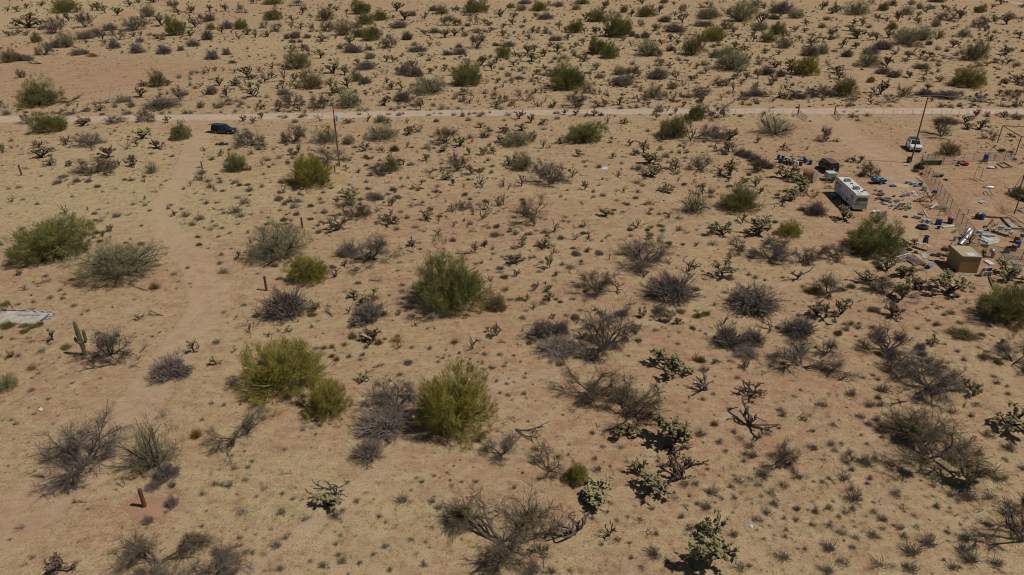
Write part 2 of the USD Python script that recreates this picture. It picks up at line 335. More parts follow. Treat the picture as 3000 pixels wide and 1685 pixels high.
M_GWOOD = mat('weathered_wood', (0.24, 0.20, 0.165), 0.9, vary=0.3, scale=8)
M_CHT = mat('cholla_trunk', (0.060, 0.042, 0.030), 0.95, vary=0.4, scale=8)
M_CHJ = leafy('cholla_joints', (0.185, 0.160, 0.076), (0.360, 0.305, 0.160), 0.0, 2.2)
M_CHD = leafy('cholla_dark_joints', (0.125, 0.102, 0.050), (0.250, 0.205, 0.105), 0.0, 2.2)
M_CHB = leafy('cholla_brown_joints', (0.100, 0.062, 0.045), (0.185, 0.125, 0.090), 0.0, 2.2)
M_TUFT = leafy('grey_tuft_blades', (0.165, 0.138, 0.100), (0.290, 0.245, 0.180), 0.1)
M_RUST = leafy('rust_weed_blades', (0.185, 0.095, 0.035), (0.330, 0.190, 0.075), 0.15)
M_STRAW = leafy('straw_blades', (0.33, 0.26, 0.135), (0.50, 0.41, 0.22), 0.2)
M_SAG = mat('saguaro_skin', (0.105, 0.105, 0.052), 0.8, vary=0.25, scale=4)

def unit(v): return v / np.maximum(np.linalg.norm(v, axis=-1, keepdims=True), 1e-9)
def ribbons(p0, p1, w0, w1, rng):
    """Thin two-triangle blades from p0 to p1."""
    d = unit(p1 - p0); s = unit(np.cross(d, rng.normal(size=d.shape)))
    w0 = np.broadcast_to(np.asarray(w0, float), (len(p0),))[:, None] / 2; w1 = np.broadcast_to(np.asarray(w1, float), (len(p0),))[:, None] / 2
    v = np.stack([p0 - s * w0, p0 + s * w0, p1 + s * w1, p1 - s * w1], 1).reshape(-1, 3)
    i = np.arange(len(p0))[:, None] * 4
    f = np.concatenate([i + [[0, 1, 2]], i + [[0, 2, 3]]], 1).reshape(-1, 3)
    return v, f
def tubes(paths, n=5):
    """Tapering limbs along polylines [(points, radii), ...]."""
    vs, fs, o = [], [], 0; an = np.arange(n) * 2 * PI / n
    for pts, rad in paths:
        pts = np.asarray(pts, float); d = unit(np.gradient(pts, axis=0))
        s = unit(np.cross(d, np.where(np.abs(d[:, 2:3]) < .9, [[0, 0, 1.0]], [[1.0, 0, 0]]))); t = np.cross(d, s)
        v = pts[:, None] + (np.cos(an)[None, :, None] * s[:, None] + np.sin(an)[None, :, None] * t[:, None]) * np.asarray(rad)[:, None, None]
        k = len(pts); vs.append(v.reshape(-1, 3)); i = np.arange(n); j = (i + 1) % n
        for a in range(k - 1):
            fs.append(o + np.vstack([np.c_[a * n + i, a * n + j, (a + 1) * n + j], np.c_[a * n + i, (a + 1) * n + j, (a + 1) * n + i]]))
        fs.append(o + np.array([[(k - 1) * n, (k - 1) * n + q, (k - 1) * n + q + 1] for q in range(1, n - 1)]))
        o += k * n
    return np.vstack(vs), np.vstack(fs)
def walk(rng, p, d, L, seg, wild, pull):
    """A crooked line of seg steps from p along d; pull bends it (up if positive)."""
    pts = [np.array(p, float)]; d = np.array(d, float)
    for _ in range(seg):
        d = unit(d + rng.normal(size=3) * wild + np.array([0, 0, pull])); pts.append(pts[-1] + d * L / seg)
    return np.array(pts), d
def around(rng, d, ang):
    """A direction ang away from d."""
    q = unit(np.cross(d, rng.normal(size=3))); return unit(np.asarray(d) * math.cos(ang) + q * math.sin(ang))
def join(ms):
    vs, fs, o = [], [], 0
    for v, f in ms: vs.append(v); fs.append(f + o); o += len(v)
    return np.vstack(vs), np.vstack(fs)

PROTO = {}          # kind -> [(class path, width, height)]
def finish(kind, cls, parts):
    lo, hi = np.full(3, 9e9), np.full(3, -9e9)
    for name, (v, f), m in parts:
        part(cls, name, (v, f), m); q = np.percentile(v, [1.5, 98.5], axis=0); lo = np.minimum(lo, q[0]); hi = np.maximum(hi, q[1])
    PROTO.setdefault(kind, []).append((cls, float(((hi - lo)[:2]).mean()), float(hi[2])))

def palo_verde(kind, seed, m, nclump=200, per=46, airy=0.0, bark=M_GBARK, tall=1.0):
    """Many broom-like twigs on upswept stems; the skirt droops to the ground."""
    rng = np.random.default_rng(seed); R, Hh = 3.0, 3.9 * tall
    limbs, tips = [], []
    for k in range(9):
        a = k * 2 * PI / 9 + rng.normal() * .3; e = rng.uniform(.55, 1.25)
        d = np.array([math.cos(a) * math.cos(e), math.sin(a) * math.cos(e), math.sin(e)])
        pts, d2 = walk(rng, [rng.normal() * .12, rng.normal() * .12, -.1], d, Hh * rng.uniform(.6, .85), 5, .12, .02)
        limbs.append((pts, np.linspace(.13, .035, 6)))
        for _ in range(4):
            q = rng.integers(2, 5); p2, _d = walk(rng, pts[q], around(rng, d2, rng.uniform(.3, .9)), Hh * rng.uniform(.25, .45), 3, .15, .02)
            limbs.append((p2, np.linspace(.045, .015, 4)))
    nclump *= 2
    a = rng.uniform(0, 2 * PI, nclump); el = np.arcsin(np.clip(rng.uniform(-.03, 1, nclump), -.03, 1))
    rad = 1 - rng.uniform(0, 1, nclump) ** 1.6 * (.55 if airy < .5 else .7)
    lump = .46 + .9 * meshkit.noise(np.stack([np.cos(a) * np.cos(el) * 1.9 + 5, np.sin(a) * np.cos(el) * 1.9 + 5, np.sin(el) * 2.2 + seed], -1), seed)
    c = np.stack([np.cos(a) * np.cos(el) * R * .95, np.sin(a) * np.cos(el) * R * .95, np.sin(el) * (Hh - .6)], -1) * (rad * lump)[:, None] + [0, 0, .38]
    out = unit(c - [0, 0, Hh * .12])
    n = per * nclump; ci = np.repeat(np.arange(nclump), per)
    keep = rng.uniform(0, 1, n) > airy * .5
    size = rng.uniform(.6, 1.3, nclump)[ci]
    axis = unit(out * .75 + rng.normal(size=(nclump, 3)) * .35 + [0, 0, .55])
    p0 = c[ci] + rng.normal(size=(n, 3)) * .11 * size[:, None] + axis[ci] * (rng.uniform(-.3, .25, n) * size)[:, None]
    d = unit(axis[ci] * .8 + rng.normal(size=(n, 3)) * .48)
    L = rng.uniform(.16, .44, n) * size; p1 = p0 + d * L[:, None]; p1[:, 2] = np.maximum(p1[:, 2], .03)
    p0[:, 2] = np.maximum(p0[:, 2], .05)
    w = rng.uniform(.018, .034, n)
    k2 = keep; cls = kind_of('palo_verde')
    aq = rng.uniform(0, 2 * PI, 420); q0 = np.stack([np.cos(aq), np.sin(aq), aq * 0], -1) * rng.uniform(.1, .62, 420)[:, None] * R + np.stack([aq * 0, aq * 0, rng.uniform(.1, 1.5, 420)], -1)
    q1 = q0 + unit(np.stack([np.cos(aq), np.sin(aq), rng.normal(size=420) * .5], -1) + rng.normal(size=(420, 3)) * .5) * rng.uniform(.3, .95, 420)[:, None]; q1[:, 2] = np.maximum(q1[:, 2], .03)
    finish(kind, cls, [('crown', ribbons(p0[k2], p1[k2], w[k2], w[k2] * .45, rng), m), ('trunk', tubes(limbs), bark), ('bare_twigs', ribbons(q0, q1, .02, .01, rng), M_DTWIG)])

def mesquite(kind, seed, m, bark=M_BARK, dense=1.0, low=1.0, clumps=0, lean=0.0):
    """Crooked spreading limbs that fork again and again into a haze of bare twigs."""
    rng = np.random.default_rng(seed); R = 3.0
    limbs, fine, twp0, twp1 = [], [], [], []
    nst = rng.integers(5, 8); ends = []
    for k in range(nst):
        a = k * 2 * PI / nst + rng.normal() * .35; e = rng.uniform(.12, 1.0) * low
        d = np.array([math.cos(a) * math.cos(e) + lean, math.sin(a) * math.cos(e), math.sin(e)])
        L1 = R * rng.uniform(.42, .68)
        pts, d2 = walk(rng, [0, 0, -.1], d, L1, 4, .2, .06); limbs.append((pts, np.linspace(.095, .05, 5)))
        for q1 in range(3):
            p2, d3 = walk(rng, pts[rng.integers(2, 5)], around(rng, d2, rng.uniform(.25, .85)), R * rng.uniform(.3, .55), 4, .22, .02); limbs.append((p2, np.linspace(.045, .02, 5)))
            for q2 in range(4):
                p3, d4 = walk(rng, p2[rng.integers(1, 5)], around(rng, d3, rng.uniform(.3, 1.0)), R * rng.uniform(.16, .34), 3, .25, 0.0); fine.append((p3, np.linspace(.02, .01, 4)))
                for q3 in range(int(12 * dense)):
                    b = p3[rng.integers(0, 4)]; d5 = around(rng, d4, rng.uniform(.3, 1.2)); Lb = R * rng.uniform(.09, .26)
                    twp0.append(b); twp1.append(b + d5 * Lb); ends.append((b, d5, Lb))
    p0, p1 = np.array(twp0), np.array(twp1); vs = [ribbons(p0, p1, .022, .013, rng)]
    for rep in range(5):                                              # side twigs
        t = rng.uniform(.2, 1, len(p0))[:, None]; b = p0 + (p1 - p0) * t
        d = unit(unit(p1 - p0) + rng.normal(size=p0.shape) * .7); vs.append(ribbons(b, b + d * rng.uniform(.12, .34, len(p0))[:, None], .014, .008, rng))
    tw = join(vs); tw[0][:, 2] = np.maximum(tw[0][:, 2], .02)
    for pth in (limbs, fine):
        for pts, _ in pth: pts[1:, 2] = np.maximum(pts[1:, 2], .03)
    cls = kind_of('mesquite'); parts = [('trunk', join([tubes(limbs), tubes(fine, 4)]), bark), ('twigs', tw, m)]
    if clumps:                                                        # mistletoe balls
        vv = []
        for _ in range(clumps):
            b = limbs[rng.integers(len(limbs))][0][-1]; k = 260; d = unit(rng.normal(size=(k, 3)))
            vv.append(ribbons(b + d * .05, b + d * rng.uniform(.15, .42, k)[:, None], .03, .012, rng))
        parts.append(('mistletoe', join(vv), M_OTWIG))
    finish(kind, cls, parts)

def grey_shrub(kind, seed, m, n=800, stiff=.5, oval=1.0, droop=0.0):
    """A low dome of stiff forked twigs."""
    rng = np.random.default_rng(seed); R, Hh = 1.2, 1.15
    a = rng.uniform(0, 2 * PI, n); e = np.arcsin(rng.uniform(.02, 1, n))
    d = np.stack([np.cos(a) * np.cos(e), np.sin(a) * np.cos(e) * oval, np.sin(e)], -1)
    lump = .35 + 1.05 * meshkit.noise(d * 2.6 + seed, seed)
    tip = d * np.array([R, R, Hh]) * lump[:, None] * rng.uniform(.45, 1, n)[:, None]
    base = rng.normal(size=(n, 3)) * [.16, .16, 0]; mid = base + (tip - base) * rng.uniform(.35, .65, n)[:, None] + rng.normal(size=(n, 3)) * .06
    vs = [ribbons(base[:n // 2], mid[:n // 2], .022, .018, rng), ribbons(mid, tip, .022, .012, rng)]
    for _ in range(3):
        t = rng.uniform(.2, 1, n)[:, None]; b = mid + (tip - mid) * t; q = unit(unit(tip - mid) + rng.normal(size=(n, 3)) * .75)
        vs.append(ribbons(b, b + q * rng.uniform(.08, .26, n)[:, None], .02, .010, rng))
    v, f = join(vs); v[:, 2] = np.maximum(v[:, 2], .01)
    stems = [walk(rng, [rng.normal() * .1, rng.normal() * .1, -.05], unit(np.array([rng.normal(), rng.normal(), 1.2])), .7, 3, .2, .03)[0] for _ in range(10)]
    cls = kind_of('grey_shrub'); finish(kind, cls, [('twigs', (v, f), m), ('stems', tubes([(s, np.linspace(.03, .012, 4)) for s in stems], 4), M_DEAD)])

def sausage(c, d, L, r, rng, n=5):
    d = unit(d); s = unit(np.cross(d, rng.normal(size=3))); t = np.cross(d, s); an = np.arange(n) * 2 * PI / n
    ring = np.cos(an)[:, None] * s + np.sin(an)[:, None] * t; v = [c]
    for h, q in ((.12, .7), (.5, 1.05), (.88, .75)): v += list(c + d * L * h + ring * r * q)
    v.append(c + d * L); v = np.array(v); f = []; i = np.arange(n); j = (i + 1) % n
    f.append(np.c_[np.zeros(n, int), 1 + j, 1 + i])
    for k in range(2): f += [np.c_[1 + k * n + i, 1 + k * n + j, 1 + (k + 1) * n + j], np.c_[1 + k * n + i, 1 + (k + 1) * n + j, 1 + (k + 1) * n + i]]
    f.append(np.c_[1 + 2 * n + i, 1 + 2 * n + j, np.full(n, 3 * n + 1)]); return v, np.vstack(f)
def cholla(kind, seed, m, joints=8, spread=.75, fork=3, hang=.2, rj=.055, thick=1.0, upright=.0):
    """A dark trunk with crooked arms, and bristling joints crowded at the arms' ends."""
    rng = np.random.default_rng(seed); Hh = 2.4; arms, js = [], []
    pts, d = walk(rng, [0, 0, -.1], unit(np.array([rng.normal() * .22, rng.normal() * .22, 1])), Hh * .34, 3, .12, .05); arms.append((pts, np.linspace(.105, .08, 4) * thick))
    nA = rng.integers(6, 10)
    for k in range(nA):
        a = k * 2 * PI / nA + rng.normal() * .35; e = rng.uniform(.2, 1.3) + upright
        d1 = np.array([math.cos(a) * math.cos(e) * spread * 1.3, math.sin(a) * math.cos(e) * spread * 1.3, math.sin(e)])
        p1, d2 = walk(rng, pts[rng.integers(1, 4)], unit(d1), Hh * rng.uniform(.32, .55), 4, .25, .16); arms.append((p1, np.linspace(.075, .052, 5) * thick))
        for q in range(fork):
            p2, d3 = walk(rng, p1[rng.integers(2, 5)], around(rng, d2, rng.uniform(.4, 1.0)), Hh * rng.uniform(.13, .26), 3, .3, .12); arms.append((p2, np.linspace(.05, .034, 4) * thick))
            for z in range(joints):
                b = p2[rng.integers(2, 4)] + rng.normal(size=3) * .05; dj = unit(rng.normal(size=3) + [0, 0, .55 if rng.uniform() > hang else -1.3])
                js.append(sausage(b, dj, rng.uniform(.16, .32), rng.uniform(.8, 1.2) * rj, rng))
    for p, _ in arms: p[1:, 2] = np.maximum(p[1:, 2], .04)
    cls = kind_of('cholla'); pr = [('trunk', tubes(arms, 5), M_CHT if m is not None else M_DEAD)]
    if js:
        v, f = join(js); v[:, 2] = np.maximum(v[:, 2], .02); pr.append(('joints', (v, f), m))
    finish(kind, cls, pr)

def tuft(kind, seed, m, n=170, R=.42, Hh=.36, flop=.5, w=.016):
    rng = np.random.default_rng(seed); a = rng.uniform(0, 2 * PI, n); e = np.arcsin(rng.uniform(.0, 1, n) ** flop)
    d = np.stack([np.cos(a) * np.cos(e) * R, np.sin(a) * np.cos(e) * R, np.sin(e) * Hh], -1) * (rng.uniform(.45, 1, n) * (.65 + .6 * meshkit.noise(np.stack([np.cos(a) * 2, np.sin(a) * 2, e * 0 + seed], -1), seed)))[:, None]
    b = rng.normal(size=(n, 3)) * [.07, .07, 0]; b[:, 2] = -.02
    v, f = ribbons(b, b + d, w, w * .5, rng); q = rng.uniform(.4, 1, n)[:, None]; d2 = unit(unit(d) + rng.normal(size=d.shape) * .6)
    m2 = ribbons(b + d * q, b + d * q + d2 * rng.uniform(.05, .16, n)[:, None], w, w * .5, rng); v, f = join([(v, f), m2]); v[:, 2] = np.maximum(v[:, 2], -.03)
    cls = kind_of('grass_tuft'); finish(kind, cls, [('blades', (v, f), m)])

def fallen(kind, seed, m, n2=4, flat_=.12, twigs=True, thick=1.0):
    """A dead branch lying on the ground."""
    rng = np.random.default_rng(seed); paths, p0, p1 = [], [], []
    for s in range(2 if twigs else 1):
        d = np.array([1, rng.normal() * .3, .05]); pts, d2 = walk(rng, [-1.2, rng.normal() * .1, .06], unit(d), 2.3, 6, .16, .0); pts[:, 2] = np.abs(pts[:, 2]) * .6 + .05
        paths.append((pts, np.linspace(.07, .025, 7) * thick))
        for q in range(n2):
            b = pts[rng.integers(1, 6)]; dd = unit(np.array([rng.normal() + .6, rng.normal() * 1.1, abs(rng.normal()) * flat_ * 3 + .05])); p2, d3 = walk(rng, b, dd, rng.uniform(.4, 1.0), 3, .25, 0); p2[:, 2] = np.abs(p2[:, 2]); paths.append((p2, np.linspace(.035, .012, 4) * thick))
            if twigs:
                for z in range(14):
                    c = p2[rng.integers(0, 4)]; p0.append(c); p1.append(c + unit(d3 + rng.normal(size=3) * .7) * rng.uniform(.15, .5))
    cls = kind_of('dead_branch'); pr = [('limb', tubes(paths, 5), m)]
    if twigs:
        p1 = np.array(p1); p1[:, 2] = np.maximum(p1[:, 2], .02); pr.append(('twigs', ribbons(np.array(p0), p1, .02, .012, rng), m))
    finish(kind, cls, pr)

for s in range(4): palo_verde('PY', 11 + s, M_PY, airy=.25 * (s % 2))
for s in range(4): palo_verde('PG', 21 + s, M_PG, airy=.2 + .3 * (s % 2))
for s in range(4): palo_verde('PO', 31 + s, M_PO, nclump=170, per=40, airy=.7, bark=M_BARK)
for s in range(3): palo_verde('PT', 36 + s, M_PO, nclump=150, per=44, airy=1.35, bark=M_BARK, tall=1.05)
for s in range(2): palo_verde('MO', 41 + s, M_OTWIG, nclump=150, per=40, airy=.6, bark=M_BARK)
for s in range(6): mesquite('M', 51 + s, M_TWIG if s % 2 else M_DTWIG, dense=1.0 + .25 * (s % 3), clumps=(0, 2, 0, 1, 3, 0)[s])
for s in range(2): mesquite('MB', 61 + s, M_TWIG, dense=1.5, clumps=4, low=.8)
for s in range(5): grey_shrub('B', 71 + s, M_GTWIG, oval=(1, .8, 1, .7, .9)[s])
for s in range(2): grey_shrub('BO', 77 + s, M_OTWIG)
for s in range(9): cholla('C', 181 + s, M_CHJ if s % 4 == 0 else M_CHD, joints=(5, 4, 5, 3, 4, 6, 3, 5, 4)[s], spread=(.8, .6, .9, .7, .5, .75, .65, .95, .55)[s], hang=(.3, .1, .5, .2, .1, .4, .1, .3, .2)[s], fork=(3, 4, 3, 4, 3, 4, 2, 3, 4)[s])
for s in range(5): cholla('CP', 91 + s, M_CHJ, joints=9, fork=4, hang=.5 - .1 * s, rj=.064)
for s in range(2): cholla('CB', 96 + s, M_CHB, joints=6, fork=4, hang=.4, rj=.045)
for s in range(8): cholla('D', 101 + s, None, joints=0, fork=(1, 2, 3, 2, 1, 2, 3, 1)[s], spread=(.6, .8, .7, 1.0, .5, .7, .9, .4)[s], thick=.72)
for s in range(5): tuft('T', 111 + s, M_TUFT, n=(110, 90, 130, 80, 100)[s], Hh=(.32, .26, .36, .24, .4)[s], R=.5)
for s in range(2): tuft('R', 121 + s, M_RUST, n=260, Hh=.42, w=.013)
for s in range(3): fallen('L', 131 + s, M_DEAD if s != 1 else M_GWOOD)
for s in range(2): fallen('LS', 141 + s, M_GWOOD, n2=1, twigs=False, thick=1.6)

